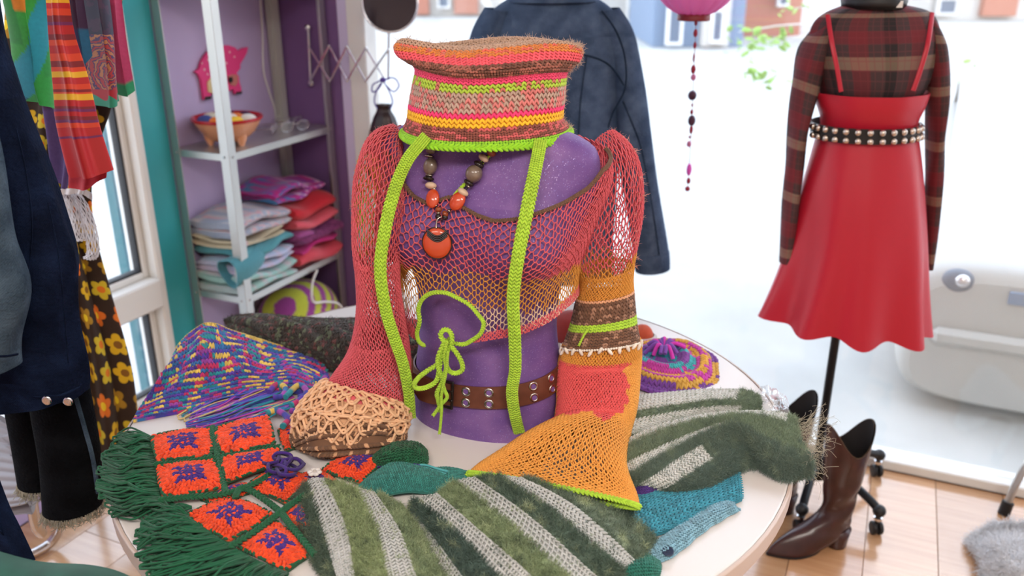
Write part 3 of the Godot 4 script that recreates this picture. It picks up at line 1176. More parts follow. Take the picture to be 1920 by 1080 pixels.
	# photo-left sleeve
	var rl := [[at(738, 246, 1.53), at(756, 262, 1.50), 0.02], [at(706, 268, 1.50), at(748, 300, 1.44), 0.04], [at(691, 306, 1.47), at(742, 350, 1.41), 0.048], [at(687, 370, 1.45), at(736, 405, 1.385), 0.048], [at(684, 440, 1.42), at(730, 470, 1.37), 0.045], [at(685, 500, 1.41), at(732, 528, 1.37), 0.04], [at(674, 590, 1.41), at(752, 600, 1.38), 0.04], [at(654, 660, 1.41), at(766, 660, 1.40), 0.045], [at(625, 705, 1.41), at(768, 720, 1.41), 0.05], [at(600, 740, 1.40), at(768, 770, 1.42), 0.052]]
	var sl := ring_patch(rl, 73, 70)
	var cl := func(u: float, v: float) -> Color:
		var n := noise.get_noise_2d(u * 14 + 30, v * 14)
		if u < 0.16 or u > 0.86:
			if v > 0.18 and v < 0.50 + n * 0.05: return vary(LIME if (v > 0.33 and n > -0.1 and u < 0.1) else MUSTARD, 0.1)
		return vary(CORAL, 0.12)
	b = B.new()
	net(b, sl, 34, 28, 0.0013, cl, 0.02, 0.52, 0.32)
	net(b, sl, 28, 36, 0.0014, cl, 0.5, 0.74, 0.25)
	net(b, sl, 36, 50, 0.00155, cl, 0.73, 0.995, 0.22)
	var sp := part("sleeve", b, mats.thin_yarn, o)
	# cream openwork cuff with a brown rolled edge, lying on the granny squares
	var rc := [[at(608, 712, 1.395), at(748, 748, 1.40), 0.045], [at(585, 735, 1.38), at(766, 765, 1.40), 0.06], [at(560, 765, 1.365), at(767, 788, 1.395), 0.068], [at(553, 795, 1.35), at(762, 806, 1.385), 0.068], [at(562, 822, 1.345), at(752, 818, 1.38), 0.055]]
	var crush := func(w: float, t: float) -> float: return 1.0 + 0.05 * t * sin(w * 5 + 1) + 0.035 * sin(w * 8 + t * 9) * t
	var cu := ring_patch(rc, 81, 40, crush)
	b = B.new()
	net(b, cu, 12, 17, 0.0026, func(_u, _v): return vary(Color(0.78, 0.47, 0.27), 0.1), 0.0, 1.0, 0.25, 6, null, true)
	var under := ring_patch(rc, 81, 40, func(w, t): return 0.95 * crush.call(w, t))
	net(b, under, 17, 24, 0.0024, func(_u, _v): return vary(Color(0.70, 0.40, 0.22), 0.14), 0.0, 1.0, 0.3, 5, null, true)
	var core := ring_patch(rc, 81, 40, func(w, t): return 0.90 * crush.call(w, t))
	skin(b, core, 0.002, Vector2.ONE, func(_u, v): return vary(Color(0.70, 0.40, 0.22) if v > 0.25 else CORAL, 0.15))
	part("cuff", b, mats.yarn, sp)
	var rb := [[at(556, 812, 1.36), at(755, 806, 1.39), 0.058], [at(549, 822, 1.345), at(758, 814, 1.375), 0.062], [at(556, 836, 1.335), at(755, 824, 1.36), 0.058], [at(580, 845, 1.335), at(742, 832, 1.355), 0.045]]
	var roll := ring_patch(rb, 81, 16, func(w: float, t: float) -> float: return 1.0 + 0.05 * sin(w * 6 + 1 + t))
	b = B.new()
	skin(b, roll, 0.003, Vector2.ONE, func(_u, _v): return Color(0.17, 0.085, 0.045))
	var cuff_edge := part("cuff_edge", b, mats.yarn, sp)
	many("stitches", knit(roll, 100, 7, func(u, _v, r, k): return vary(Color(0.62, 0.34, 0.18) if (r * 3 + k) % 5 == 0 else Color(0.17, 0.085, 0.045), 0.2), 1.1, 0.0, true, 0.3), mats.yarn, o)
	# photo-right sleeve
	var rr := [[at(1112, 268, 1.50), at(1146, 256, 1.52), 0.03], [at(1100, 320, 1.45), at(1182, 298, 1.51), 0.05], [at(1085, 400, 1.43), at(1192, 370, 1.51), 0.055], [at(1075, 470, 1.44), at(1187, 440, 1.50), 0.055], [at(1090, 530, 1.45), at(1180, 500, 1.49), 0.048], [at(1083, 575, 1.45), at(1184, 545, 1.48), 0.044], [at(1073, 620, 1.44), at(1188, 600, 1.47), 0.046], [at(1058, 650, 1.43), at(1198, 636, 1.46), 0.05], [at(1047, 700, 1.42), at(1198, 690, 1.45), 0.052], [at(1046, 760, 1.38), at(1192, 760, 1.40), 0.055], [at(1030, 810, 1.345), at(1180, 815, 1.345), 0.055], [on(965, 838, 0.035), on(1172, 870, 0.045), 0.045], [on(905, 868, 0.022), on(1192, 928, 0.035), 0.022], [on(878, 890, 0.010), on(1197, 952, 0.03), 0.012]]
	var sr := ring_patch(rr, 73, 96)
	var cr_ := func(u: float, v: float) -> Color:
		var n := noise.get_noise_2d(u * 10 + 7, v * 16) * 0.03
		if v < 0.27 + n: return vary(CORAL, 0.1)
		if v < 0.58: return vary(MUSTARD, 0.1)
		if v < 0.79 + n * 1.5 and u > 0.0 and u < 0.34 + n * 2: return vary(Color(0.78, 0.11, 0.11), 0.1)
		return vary(Color(0.83, 0.37, 0.075), 0.1)
	b = B.new()
	net(b, sr, 30, 32, 0.00125, cr_, 0.01, 0.30, 0.32)
	net(b, sr, 22, 52, 0.00140, cr_, 0.29, 0.43, 0.25)
	net(b, sr, 84, 76, 0.00165, cr_, 0.53, 1.0, 0.2)
	var sq := part("sleeve", b, mats.thin_yarn, o)
	b = B.new()
	var inner := ring_patch(rr, 73, 96, func(_w, _t): return 0.965)
	net(b, inner, 60, 40, 0.0016, func(u, v): return vary(CORAL if (v < 0.79 and u < 0.34) else Color(0.78, 0.33, 0.065), 0.1), 0.55, 1.0, 0.2)
	part("lining", b, mats.thin_yarn, sq)
	# brown band with a lime stripe
	var band := ring_patch([[at(1084, 562, 1.449), at(1184, 540, 1.481), 0.047], [at(1075, 600, 1.443), at(1188, 578, 1.473), 0.049], [at(1066, 628, 1.436), at(1192, 612, 1.464), 0.052], [at(1055, 655, 1.428), at(1198, 640, 1.456), 0.055]], 61, 30)
	b = B.new()
	skin(b, band, 0.002, Vector2.ONE, func(_u, _v): return BROWN)
	var bp := part("band", b, mats.yarn, sq)
	many("stitches", knit(band, 17, 46, func(u, v, r, _k):
		if r <= 0: return vary(Color(0.72, 0.36, 0.2), 0.1)
		if r >= 16: return vary(Color(0.85, 0.76, 0.66), 0.1)
		if absf(v - 0.50 - 0.0 * u) < 0.085: return vary(LIME, 0.12)
		return vary(BROWN if rng.randf() < 0.7 else Color(0.36, 0.19, 0.12), 0.2), 1.15), mats.yarn, o)
	b = B.new()
	for k in 26:
		var u := (k + 0.5) / 26.0
		var p := band.pos(u, 1.0) + band.nrm(u, 1.0) * 0.003
		b.ball(p + Vector3(0, rng.randf_range(-0.006, 0.001), 0), Vector3(0.0036, 0.008, 0.003), 6, vary(Color(0.85, 0.76, 0.66), 0.1), Basis.from_euler(Vector3(0, 0, rng.randf_range(-0.7, 0.7))))
	part("white_picot", b, mats.yarn, bp)
	cord("loose_end", [band.pos(0.14, 0.5) + band.nrm(0.14, 0.5) * 0.004, band.pos(0.13, 0.62) + band.nrm(0.13, 0.62) * 0.006, band.pos(0.12, 0.86) + band.nrm(0.12, 0.86) * 0.006], 0.0022, LIME, o, 14)
	# lime edge round the bell
	var le := []
	for k in 41: le.append(sr.pos(k / 40.0, 1.0) + Vector3(0, 0.002, 0))
	cord("bell_edge", le, 0.0044, LIME, o, 140)
	# fluffy fibres at the shoulder
	many("fibres", fuzz(sr, 800, 0.015, func(_u, _v): return Color(0.80, 0.42, 0.35), Vector3.ZERO, func(u, v): return v < 0.3 and u > 0.25 and u < 0.75), mats.fibre, o)
	many("fibres", fuzz(sl, 450, 0.011, func(_u, _v): return Color(0.80, 0.30, 0.25), Vector3.ZERO, func(u, v): return v < 0.4), mats.fibre, o)

# ---------------------------------------------------------------- striped neck warmer
func strap(pts: Array, w: float, parent: Node3D) -> void:
	var rows := []
	var n := pts.size()
	for k in n:
		var tg: Vector3 = (pts[mini(k + 1, n - 1)] - pts[maxi(k - 1, 0)]).normalized()
		var see: Vector3 = (EYE - pts[k]).normalized()
		var sd := tg.cross(see).normalized()
		rows.append([pts[k] - sd * w / 2, pts[k] - sd * w / 4 + see * w * 0.13, pts[k] + see * w * 0.18, pts[k] + sd * w / 4 + see * w * 0.13, pts[k] + sd * w / 2])
	var pt := patch(rows, 9, n * 6)
	if pt.nn[pt.nu * 4 + 4].dot(EYE - pts[0]) < 0:
		for r in rows: r.reverse()
		pt = patch(rows, 9, n * 6)
	var len := 0.0
	for k in n - 1: len += pts[k].distance_to(pts[k + 1])
	var b := B.new()
	skin(b, pt, 0.004, Vector2.ONE, func(_u, _v): return LIME)
	var o := part("strap", b, mats.yarn, parent)
	many("stitches", knit(pt, int(len / 0.0056), 3, func(_u, _v, _r, _k): return vary(LIME, 0.13), 1.05, 0.0006), mats.yarn, o)

func neck_warmer() -> void:
	var o := thing("neck_warmer", "striped crocheted neck warmer with two long lime straps on the torso's neck", "neck warmer", MID + Vector3(0, 0.53, 0))
	var d := 1.475
	var rings := [[at(776, 88, d), at(1060, 92, d), 0.012], [at(758, 80, d), at(1080, 82, d), 0.03], [at(746, 92, d), at(1090, 91, d), 0.058], [at(752, 106, d), at(1086, 107, d), 0.085], [at(772, 118, d), at(1072, 122, d), 0.105], [at(783, 132, d), at(1062, 134, d), 0.098], [at(778, 160, d), at(1060, 158, d), 0.096], [at(771, 195, d), at(1057, 192, d), 0.098], [at(767, 225, d), at(1055, 222, d), 0.10], [at(760, 240, d), at(1064, 236, d), 0.104], [at(755, 250, d), at(1069, 247, d), 0.108]]
	var wav := func(w: float, t: float) -> float: return 1.0 + 0.012 * sin(w * 5 + t * 3) + (0.02 * sin(w * 4 + 0.7) if t < 0.4 else 0.0)
	var pt := ring_patch(rings, 121, 90, wav)
	# bow the rows: the cloth sags a little in front
	for b_ in pt.nv:
		for a in pt.nu:
			var w := TAU * a / (pt.nu - 1)
			var t := float(b_) / (pt.nv - 1)
			pt.p[b_ * pt.nu + a].y += 0.006 * sin(w * 3 + 1.0) * (1 - t) - 0.004 * sin(w) * smoothstep(0.8, 1.0, t)
	pt.finish()
	var stripes := [[0.08, L(186, 152, 128)], [0.165, L(196, 160, 136)], [0.235, L(224, 132, 62)], [0.315, L(240, 92, 104)], [0.46, L(120, 74, 58)], [0.53, L(240, 78, 122)], [0.585, L(180, 210, 70)], [0.695, L(206, 150, 140)], [0.73, L(248, 66, 124)], [0.795, L(250, 192, 46)], [0.915, L(140, 78, 66)], [1.01, L(150, 210, 50)]]
	var col := func(_u: float, v: float, _r: int, _k: int) -> Color:
		var x := v
		for k in stripes.size():
			if x <= stripes[k][0]:
				var c: Color = stripes[k][1]
				var q := rng.randf()
				if k == 6 and q < 0.22: c = L(214, 120, 110)
				if k == 7: c = L(190, 162, 146) if q < 0.55 else L(218, 128, 124)
				if k == 10 and q < 0.4: c = L(206, 100, 100)
				if k == 4 and q < 0.3: c = L(168, 100, 84)
				if k == 2 and q < 0.3: c = L(232, 110, 90)
				return vary(c, 0.12)
		return LIME
	var b := B.new()
	skin(b, pt, 0.004, Vector2.ONE, func(u, v): return col.call(u, v, 0, 0))
	var body_ := part("tube", b, mats.yarn, o)
	many("stitches", knit(pt, 37, 92, col, 1.0, 0.0016), mats.yarn, body_)
	# lime border cord along the lower edge
	var le := []
	for k in 61: le.append(pt.pos(k / 60.0, 1.0) + Vector3(0, -0.001, 0))
	cord("border", le, 0.0062, L(150, 214, 40), o, 150)
	many("fibres", fuzz(pt, 1500, 0.014, func(_u, _v): return Color(0.70, 0.52, 0.40), Vector3.ZERO, func(u, v): return v < 0.22 or (u > 0.45 and u < 0.55)), mats.fibre, o)
	strap([at(800, 255, 1.385), at(786, 272, 1.375), at(764, 300, 1.365), at(742, 350, 1.365), at(724, 420, 1.345), at(713, 500, 1.335), at(722, 575, 1.335), at(738, 630, 1.34), at(755, 680, 1.35), at(766, 735, 1.37), at(770, 784, 1.40)], 0.019, o)
	strap([at(1014, 262, 1.385), at(1009, 290, 1.365), at(1000, 335, 1.345), at(985, 410, 1.32), at(970, 490, 1.30), at(962, 560, 1.305), at(965, 630, 1.315), at(966, 690, 1.325), at(960, 735, 1.335), at(966, 780, 1.35), at(974, 812, 1.37)], 0.020, o)
	cord("thin_cord", [skin_point(924, 288, 0.006), skin_point(905, 310, 0.006), skin_point(886, 335, 0.006), skin_point(868, 358, 0.007), skin_point(856, 364, 0.008)], 0.003, LIME, o, 20)

# ---------------------------------------------------------------- necklace and belt
func necklace() -> void:
	var amber := mat("amber", 200, 66, 12, 0.08)
	amber.clearcoat_enabled = true
	amber.subsurf_scatter_enabled = true
	amber.subsurf_scatter_strength = 0.15
	var dark := mat("dark_bead", 34, 24, 22, 0.2)
	var horn := mat("horn_bead", 132, 116, 104, 0.14)
	horn.albedo_texture = noise_tex(0.02, [[0.0, Color(0.75, 0.7, 0.66)], [1.0, Color(1, 0.98, 0.95)]], 8, 128)
	horn.clearcoat_enabled = true
	var cream := mat("cream_bead", 212, 184, 158, 0.15)
	var silver := mat("silver_bead", 176, 168, 156, 0.25, 1.0)
	var brown := mat("brown_bead", 140, 66, 34, 0.15)
	var o := thing("bead_necklace", "necklace of amber, horn and cream beads with a round amber pendant", "necklace", skin_point(820, 440, 0.0))
	# px, py, half width across, half length along (metres), material, previous/next direction in pixels
	var beads := [
		[811, 286, 0.0075, 0.006, horn, 0, 1], [813, 296, 0.0075, 0.003, silver, 0, 1], [813, 315, 0.0105, 0.0135, horn, 0, 1], [812, 336, 0.0085, 0.0035, dark, 0, 1], [812, 332, 0.0065, 0.0025, silver, 0, 1], [814, 349, 0.0088, 0.0055, cream, 0, 1], [816, 356, 0.0035, 0.0022, silver, 0, 1], [818, 374, 0.0103, 0.0148, amber, 0.1, 1], [822, 391, 0.0035, 0.002, silver, 0.1, 1], [823, 396, 0.0052, 0.004, brown, 0.2, 1], [825, 402, 0.0034, 0.002, silver, 0.2, 1], [826, 408, 0.0044, 0.004, dark, 0.2, 1],
		[925, 289, 0.0075, 0.006, brown, -0.8, 1], [912, 300, 0.0082, 0.0052, cream, -0.6, 1], [908, 306, 0.0035, 0.002, silver, -0.6, 1], [905, 312, 0.0082, 0.0048, dark, -0.5, 1], [894, 330, 0.0125, 0.0135, horn, -0.5, 1], [883, 347, 0.0082, 0.0045, dark, -0.5, 1], [879, 353, 0.0035, 0.002, silver, -0.5, 1], [874, 361, 0.0088, 0.0052, cream, -0.5, 1], [868, 366, 0.0035, 0.002, silver, -0.5, 1], [860, 382, 0.0112, 0.0150, amber, -0.5, 1], [846, 396, 0.0035, 0.002, silver, -0.7, 1], [841, 401, 0.0052, 0.004, brown, -0.8, 1], [835, 407, 0.0046, 0.004, dark, -0.8, 1]]
	for q in beads:
		var s := on_body(q[0], q[1])
		var fr := body_frame(s.x, s.y)
		var al: Vector3 = (fr.x * q[5] - fr.y * q[6]).normalized()
		var sd: Vector3 = al.cross(fr.z).normalized()
		var b := B.new()
		var thin: float = 0.62 if q[4] == amber else 1.0
		b.ball(body(s.x, s.y) + fr.z * (0.0095 + q[2] * 0.2), Vector3(1, 1, 1), 16, Color.WHITE, Basis(sd * q[2] * 1.18, al * q[3] * 1.12, fr.z * q[2] * thin))
		part("bead", b, q[4], o)
	var th_ := []
	for q in beads.slice(0, 12): th_.append(skin_point(q[0], q[1], 0.0095))
	for q in [[830, 412]]: th_.append(skin_point(q[0], q[1], 0.0095))
	for k in 13: th_.append(skin_point(beads[24 - k][0], beads[24 - k][1], 0.0095))
	var b := B.new()
	b.tube(curve(th_, 80), 0.0012, 5)
	part("thread", b, dark, o)
	# pendant
	var s := on_body(820, 455)
	var fr := body_frame(s.x, s.y)
	var c := body(s.x, s.y) + fr.z * 0.014
	var tf := Transform3D(Basis(fr.x, fr.z, fr.y * 1.08), c)
	b = B.new()
	b.lathe([Vector2(0.0, -0.003), Vector2(0.0225, -0.003), Vector2(0.0245, -0.001), Vector2(0.0232, 0.002), Vector2(0.018, 0.0048), Vector2(0.010, 0.0062), Vector2(0.0, 0.0066)], 40, tf)
	var pd := part("pendant", b, amber, o)
	b = B.new()
	var rim := PackedVector3Array()
	for k in 41: rim.append(tf * Vector3(0.0248 * cos(TAU * k / 40), -0.001, 0.0248 * sin(TAU * k / 40)))
	b.tube(rim, 0.0012, 6)
	part("rim", b, dark, pd)
	for k in 4:
		b = B.new()
		var w := PackedVector3Array()
		for j in 15:
			var t := j / 14.0 - 0.5
			w.append(tf * (Vector3(0.002 + t * 0.034, 0.0072 - 3.2 * t * t * 0.004, 0.0165 - k * 0.0028 - 0.010 * cos(t * PI * 1.1) * 0.8 + 0.004)))
		b.tube(w, 0.0015, 6)
		part("wire", b, mats.get("gun_metal", mat("gun_metal", 70, 68, 70, 0.3, 0.9)), pd)
	b = B.new()
	b.tube(curve([skin_point(828, 410, 0.011), skin_point(827, 416, 0.014), c + fr.y * 0.027 + fr.z * 0.002, c + fr.y * 0.024], 12), 0.0014, 6)
	part("bail", b, silver, pd)

func belt() -> void:
	var leather := mat("leather", 118, 68, 50, 0.45)
	leather.albedo_texture = noise_tex(0.03, [[0.0, Color(0.8, 0.76, 0.74)], [1.0, Color(1, 1, 1)]], 31, 256)
	leather.uv1_triplanar = true
	leather.uv1_scale = Vector3.ONE * 6
	var steel := mat("eyelet_steel", 190, 182, 176, 0.22, 1.0)
	var o := thing("leather_belt", "brown leather belt with two rows of steel eyelets around the torso's hips", "belt", MID + Vector3(0, 0.08, 0))
	var mid := func(th: float) -> float: return 0.098 + 0.012 * sin(th - 0.3) - 0.006 * cos(th)
	var pt := Patch.new()
	pt.nu = 121; pt.nv = 9; pt.closed = true
	for k in 9:
		for a in 121:
			var th := -PI + TAU * a / 120.0
			pt.p.append(body(th, mid.call(th) + 0.021 - 0.042 * k / 8.0, 0.0055))
	pt.finish()
	var b := B.new()
	skin(b, pt, 0.003)
	var strap_ := part("strap", b, leather, o)
	# loose tongue at the photo-left side, curling away
	var tg := patch([[skin_point(850, 712, 0.012), skin_point(815, 706, 0.018), skin_point(785, 690, 0.02), at(772, 672, 1.42), at(766, 664, 1.45)], [skin_point(852, 735, 0.012), skin_point(818, 730, 0.02), skin_point(790, 716, 0.026), at(772, 702, 1.405), at(768, 684, 1.45)], [skin_point(854, 756, 0.012), skin_point(822, 752, 0.018), skin_point(800, 742, 0.02), at(780, 728, 1.415), at(772, 706, 1.45)]], 20, 8)
	b = B.new()
	skin(b, tg, 0.003)
	part("tongue", b, leather, o)
	var ring := func(p: Vector3, fr: Basis) -> void:
		var e := B.new()
		var pr := []
		for k in 9:
			var a := TAU * k / 8.0
			pr.append(Vector2(0.0068 + 0.0022 * cos(a), 0.0014 * sin(a)))
		e.lathe(pr, 20, Transform3D(Basis(fr.x, fr.z, -fr.y), p))
		part("eyelet", e, steel, o)
		e = B.new()
		e.lathe([Vector2(0.0058, 0.0), Vector2(0.0, 0.0)], 16, Transform3D(Basis(fr.x, fr.z, -fr.y), p + fr.z * 0.0002))
		part("eyelet_hole", e, mats.glitter_purple, o)
	for q in [[875, 722], [918, 720], [960, 714], [997, 706], [1026, 694], [1042, 682]]:
		var s := on_body(q[0], q[1])
		for k in [-1, 1]:
			var h: float = mid.call(s.x) + k * 0.0108
			ring.call(body(s.x, h, 0.0062), body_frame(s.x, h))
	for q in [[0.35, 0.75], [0.36, 0.25], [0.62, 0.7], [0.63, 0.3]]:
		var f := tg.frame(q[0], q[1])
		var z := f.z if f.z.dot(EYE - tg.pos(q[0], q[1])) > 0 else -f.z
		ring.call(tg.pos(q[0], q[1]) + z * 0.0012, Basis(f.x, z.cross(f.x), z))
	# buckle
	var s := on_body(845, 732)
	var fr := body_frame(s.x, s.y)
	var c := body(s.x, s.y) + fr.z * 0.016
	b = B.new()
	for k in [[-0.013, 0], [0.013, 0]]:
		b.box(c + fr.x * k[0], Vector3(0.005, 0.05, 0.005), 0.0015, Color.WHITE, fr)
	for k in [-0.025, 0.025]:
		b.box(c + fr.y * k, Vector3(0.031, 0.005, 0.005), 0.0015, Color.WHITE, fr)
	var bk := part("buckle", b, mats.gun_metal, o)
	for k in [-0.009, 0.009]:
		b = B.new()
		b.box(c + fr.y * k + fr.z * 0.003, Vector3(0.03, 0.004, 0.003), 0.001, Color.WHITE, fr)
		part("prong", b, mats.gun_metal, bk)

# ---------------------------------------------------------------- knitwear laid out on the table
func pts_on(l: Array, ox: float, oy: float, s: float) -> Array:       # [x, y, height] in a zoomed crop -> points over the table
	var o := []
	for q in l: o.append(on(ox + q[0] / s, oy + q[1] / s, q[2]))
	return o
func rows_on(rows: Array, ox := 0.0, oy := 0.0, s := 1.0) -> Array:
	var o := []
	for r in rows: o.append(pts_on(r, ox, oy, s))
	return o
func facing_up(rows: Array, nu: int, nv: int) -> Patch:
	var pt := patch(rows, nu, nv)
	if pt.nrm(0.5, 0.5).y < 0:
		for r in rows: r.reverse()
		pt = patch(rows, nu, nv)
	return pt
func table_knits() -> void:
	granny_shawl()
	poncho()
	dark_scarf()
	mohair_front()
	mohair_right()
	teal_top()
	beret()
	small_knits()

func granny_square(c: Array, parent: Node3D, base_h: float) -> void:
	var p := []
	for q in c: p.append(on(q[0], q[1], base_h + (q[2] if q.size() > 2 else 0.0)))
	var mid: Vector3 = (p[0] + p[1] + p[2] + p[3]) / 4
	var rows := []
	for j in 5:
		var r := []
		for k in 5:
			var w: Vector3 = p[0].lerp(p[1], k / 4.0).lerp(p[3].lerp(p[2], k / 4.0), j / 4.0)
			var puff := 0.010 * sin(PI * k / 4.0) * sin(PI * j / 4.0)
			r.append(w + Vector3(0, puff + rng.randf_range(-0.0015, 0.0015), 0))
		rows.append(r)
	var pt := facing_up(rows, 17, 17)
	var orange := Color(0.80, 0.065, 0.010)
	var violet := Color(0.050, 0.014, 0.19)
	var green := Color(0.008, 0.085, 0.032)
	var tone := func(x: float, y: float) -> Color:
		var r := maxf(absf(x), absf(y)) * 0.86 + sqrt(x * x + y * y) * 0.14
		var a := atan2(y, x)
		if r > 0.94: return green
		var star := 0.44 + 0.09 * cos(a * 8.0)
		if r < 0.13: return violet
		if r < 0.235: return orange if fmod(a * 8 / TAU + 8.25, 1.0) < 0.62 else violet
		if r < star: return violet
		return orange
	var b := B.new()
	skin(b, pt, 0.004, Vector2.ONE, func(u, v): return tone.call(u * 2 - 1, v * 2 - 1))
	var o := part("square", b, mats.yarn, parent)
	var tf := []
	var cc := []
	var side: float = (p[0].distance_to(p[1]) + p[1].distance_to(p[2])) / 4.0
	var ring := 0
	var r := 0.045
	while r < 0.99:
		var n := int(5 + r * 56)
		for k in n:
			var a := TAU * (k + 0.5 * (ring % 2)) / n
			var x := cos(a)
			var y := sin(a)
			var sq := 1.0 / (maxf(absf(x), absf(y)) * lerpf(0.1, 0.9, r) + lerpf(0.9, 0.1, r))
			x *= r * sq; y *= r * sq
			x += rng.randf_range(-0.02, 0.02); y += rng.randf_range(-0.02, 0.02)
			if absf(x) > 1.0 or absf(y) > 1.0: continue
			var col: Color = tone.call(x, y)
			var u := x * 0.5 + 0.5
			var v := y * 0.5 + 0.5
			var fr := pt.frame(u, v)
			var outw := (fr.x * x + fr.y * y).normalized()
			outw = outw.rotated(fr.z, rng.randf_range(-0.5, 0.5))
			if ring % 3 == 2: outw = outw.rotated(fr.z, 1.2)
			var sd := fr.z.cross(outw)
			tf.append(Transform3D(Basis(sd * side * 0.115, outw * side * 0.20, fr.z * side * 0.12), pt.pos(u, v) + fr.z * (side * 0.03 + rng.randf_range(0, 0.0012))))
			cc.append(vary(col, 0.22))
		r += 0.082
		ring += 1
	many("stitches", multi(leg_mesh, tf, cc), mats.yarn, o)

func yarn_line(b: B, pts: Array, r: float, c: Color, n := 18) -> void:
	b.tube(curve(pts, n), r, 5, c)
func fringe(called: String, edge: Array, reach: Array, count: int, r: float, cfn: Callable, parent: Node3D, wob := 14.0, high := 0.02) -> void:
	# looped yarn ends; edge and reach are lines in pixels, [x, y]
	for part_no in 2:
		var b := B.new()
		for k in count:
			if k % 2 != part_no: continue
			var t := (k + rng.randf()) / count
			var e: Vector2 = spline(edge, t)
			var f: Vector2 = spline(reach, clampf(t + rng.randf_range(-0.09, 0.09), 0, 1))
			f = e.lerp(f, rng.randf_range(0.72, 1.06))
			var sd := (f - e).orthogonal().normalized()
			var w := rng.randf_range(3.0, 8.0)
			var h0 := rng.randf_range(0.004, high)
			var m1 := e.lerp(f, 0.35) + sd * rng.randf_range(-wob, wob) * 0.6
			var m2 := e.lerp(f, 0.7) + sd * rng.randf_range(-wob, wob)
			var col: Color = cfn.call(k)
			var l := [on(e.x, e.y, 0.008), on(m1.x - sd.x * w * 0.4, m1.y - sd.y * w * 0.4, h0), on(m2.x - sd.x * w, m2.y - sd.y * w, h0 * 0.8), on(f.x - sd.x * w * 0.6, f.y - sd.y * w * 0.6, 0.004 + h0 * 0.3), on(f.x + (f - e).normalized().x * w * 0.5, f.y + (f - e).normalized().y * w * 0.5, 0.003 + h0 * 0.3), on(f.x + sd.x * w * 0.6, f.y + sd.y * w * 0.6, 0.004 + h0 * 0.3), on(m2.x + sd.x * w, m2.y + sd.y * w, h0), on(m1.x + sd.x * w * 0.3, m1.y + sd.y * w * 0.3, h0 * 1.2), on(e.x + sd.x * 2, e.y + sd.y * 2, 0.01)]
			yarn_line(b, l, r, vary(col, 0.2), 26)
		mark(part(called, b, mats.yarn, parent), "", "", "", "stuff")

func granny_shawl() -> void:
	var o := thing("granny_square_shawl", "orange and purple granny square shawl with long dark green fringe on the white table", "shawl", on(430, 900))
	var sq := [
		[[[456, 911], [518, 876], [592, 895], [537, 946]], 0.006], [[[342, 964], [439, 932], [516, 964], [430, 1020]], 0.006], [[[442, 1027], [513, 974], [588, 1036], [537, 1072]], 0.006], [[[374, 936], [455, 905], [490, 915], [410, 950]], 0.004],
		[[[599, 881], [668, 842], [735, 850], [676, 908]], 0.008], [[[520, 806], [566, 792], [596, 828], [534, 846]], 0.006], [[[548, 892], [602, 880], [640, 905], [590, 950]], 0.003], [[[520, 962], [560, 930], [600, 990], [588, 1030]], 0.004],
		[[[282, 817], [395, 802], [400, 858], [293, 868]], 0.016], [[[403, 802], [505, 779], [518, 838], [411, 853]], 0.018], [[[293, 874], [402, 861], [423, 918], [302, 932]], 0.014], [[[411, 858], [526, 840], [512, 874], [425, 905]], 0.018]]
	for q in sq: granny_square(q[0], o, q[1])
	var green := func(_k: int) -> Color: return Color(0.007, 0.095, 0.040)
	# joining rows between the squares
	for l in [[[398, 800], [404, 830], [408, 856], [420, 910], [424, 925]], [[290, 871], [350, 866], [406, 857], [470, 848], [524, 838]], [[298, 938], [350, 932], [420, 926], [480, 905], [520, 880]], [[430, 1026], [480, 995], [516, 968], [540, 950], [575, 925]], [[440, 932], [460, 915], [520, 955], [545, 985], [590, 1040]]]:
		var pts := []
		for q in l: pts.append(on(q[0], q[1], 0.017))
		cord("joining_row", pts, 0.0048, Color(0.008, 0.10, 0.04), o, 40)
	var V := func(l: Array) -> Array:
		var r := []
		for q in l: r.append(Vector2(q[0], q[1]))
		return r
	fringe("fringe", V.call([[284, 818], [290, 850], [294, 880], [300, 930], [310, 945]]), V.call([[225, 815], [196, 850], [190, 885], [190, 925], [215, 965]]), 110, 0.0019, green, o, 12, 0.028)
	fringe("fringe", V.call([[345, 962], [375, 985], [425, 1018], [480, 1050], [540, 1074]]), V.call([[285, 935], [262, 1000], [275, 1062], [340, 1105], [500, 1100]]), 130, 0.0019, green, o, 12, 0.026)
	fringe("fringe", V.call([[360, 950], [340, 955], [330, 965], [345, 975]]), V.call([[300, 950], [285, 965], [275, 985], [290, 1000]]), 40, 0.0019, green, o, 12, 0.018)
	# loose purple loops and dark green end at the back
	var b := B.new()
	for k in 9:
		var c := Vector2(530 + rng.randf_range(-28, 26), 872 + rng.randf_range(-14, 22))
		var l := []
		for j in 6:
			var a := TAU * j / 5.0 + k
			l.append(on(c.x + cos(a) * 20, c.y + sin(a) * 11, 0.022 + 0.012 * sin(a + k)))
		yarn_line(b, l, 0.0032, vary(Color(0.045, 0.014, 0.17), 0.2), 20)
	part("loose_loops", b, mats.yarn, o)
	var lump := facing_up(rows_on([[[690, 850, 0.006], [735, 832, 0.02], [780, 830, 0.02], [800, 845, 0.006]], [[695, 862, 0.012], [735, 850, 0.034], [775, 846, 0.032], [802, 862, 0.01]], [[700, 878, 0.006], [745, 872, 0.014], [780, 872, 0.014], [800, 880, 0.004]]]), 25, 17)
	b = B.new()
	skin(b, lump, 0.006, Vector2.ONE, func(_u, v): return Color(0.008, 0.10, 0.04) if v < 0.9 else Color(0.05, 0.014, 0.19))
	var lp := part("corner", b, mats.yarn, o)
	many("stitches", knit(lump, 12, 18, func(_u, v, _r, _k): return vary(Color(0.008, 0.10, 0.04) if v < 0.9 else Color(0.05, 0.014, 0.19), 0.35), 0.9, 0.002, false, 0.4), mats.yarn, lp)

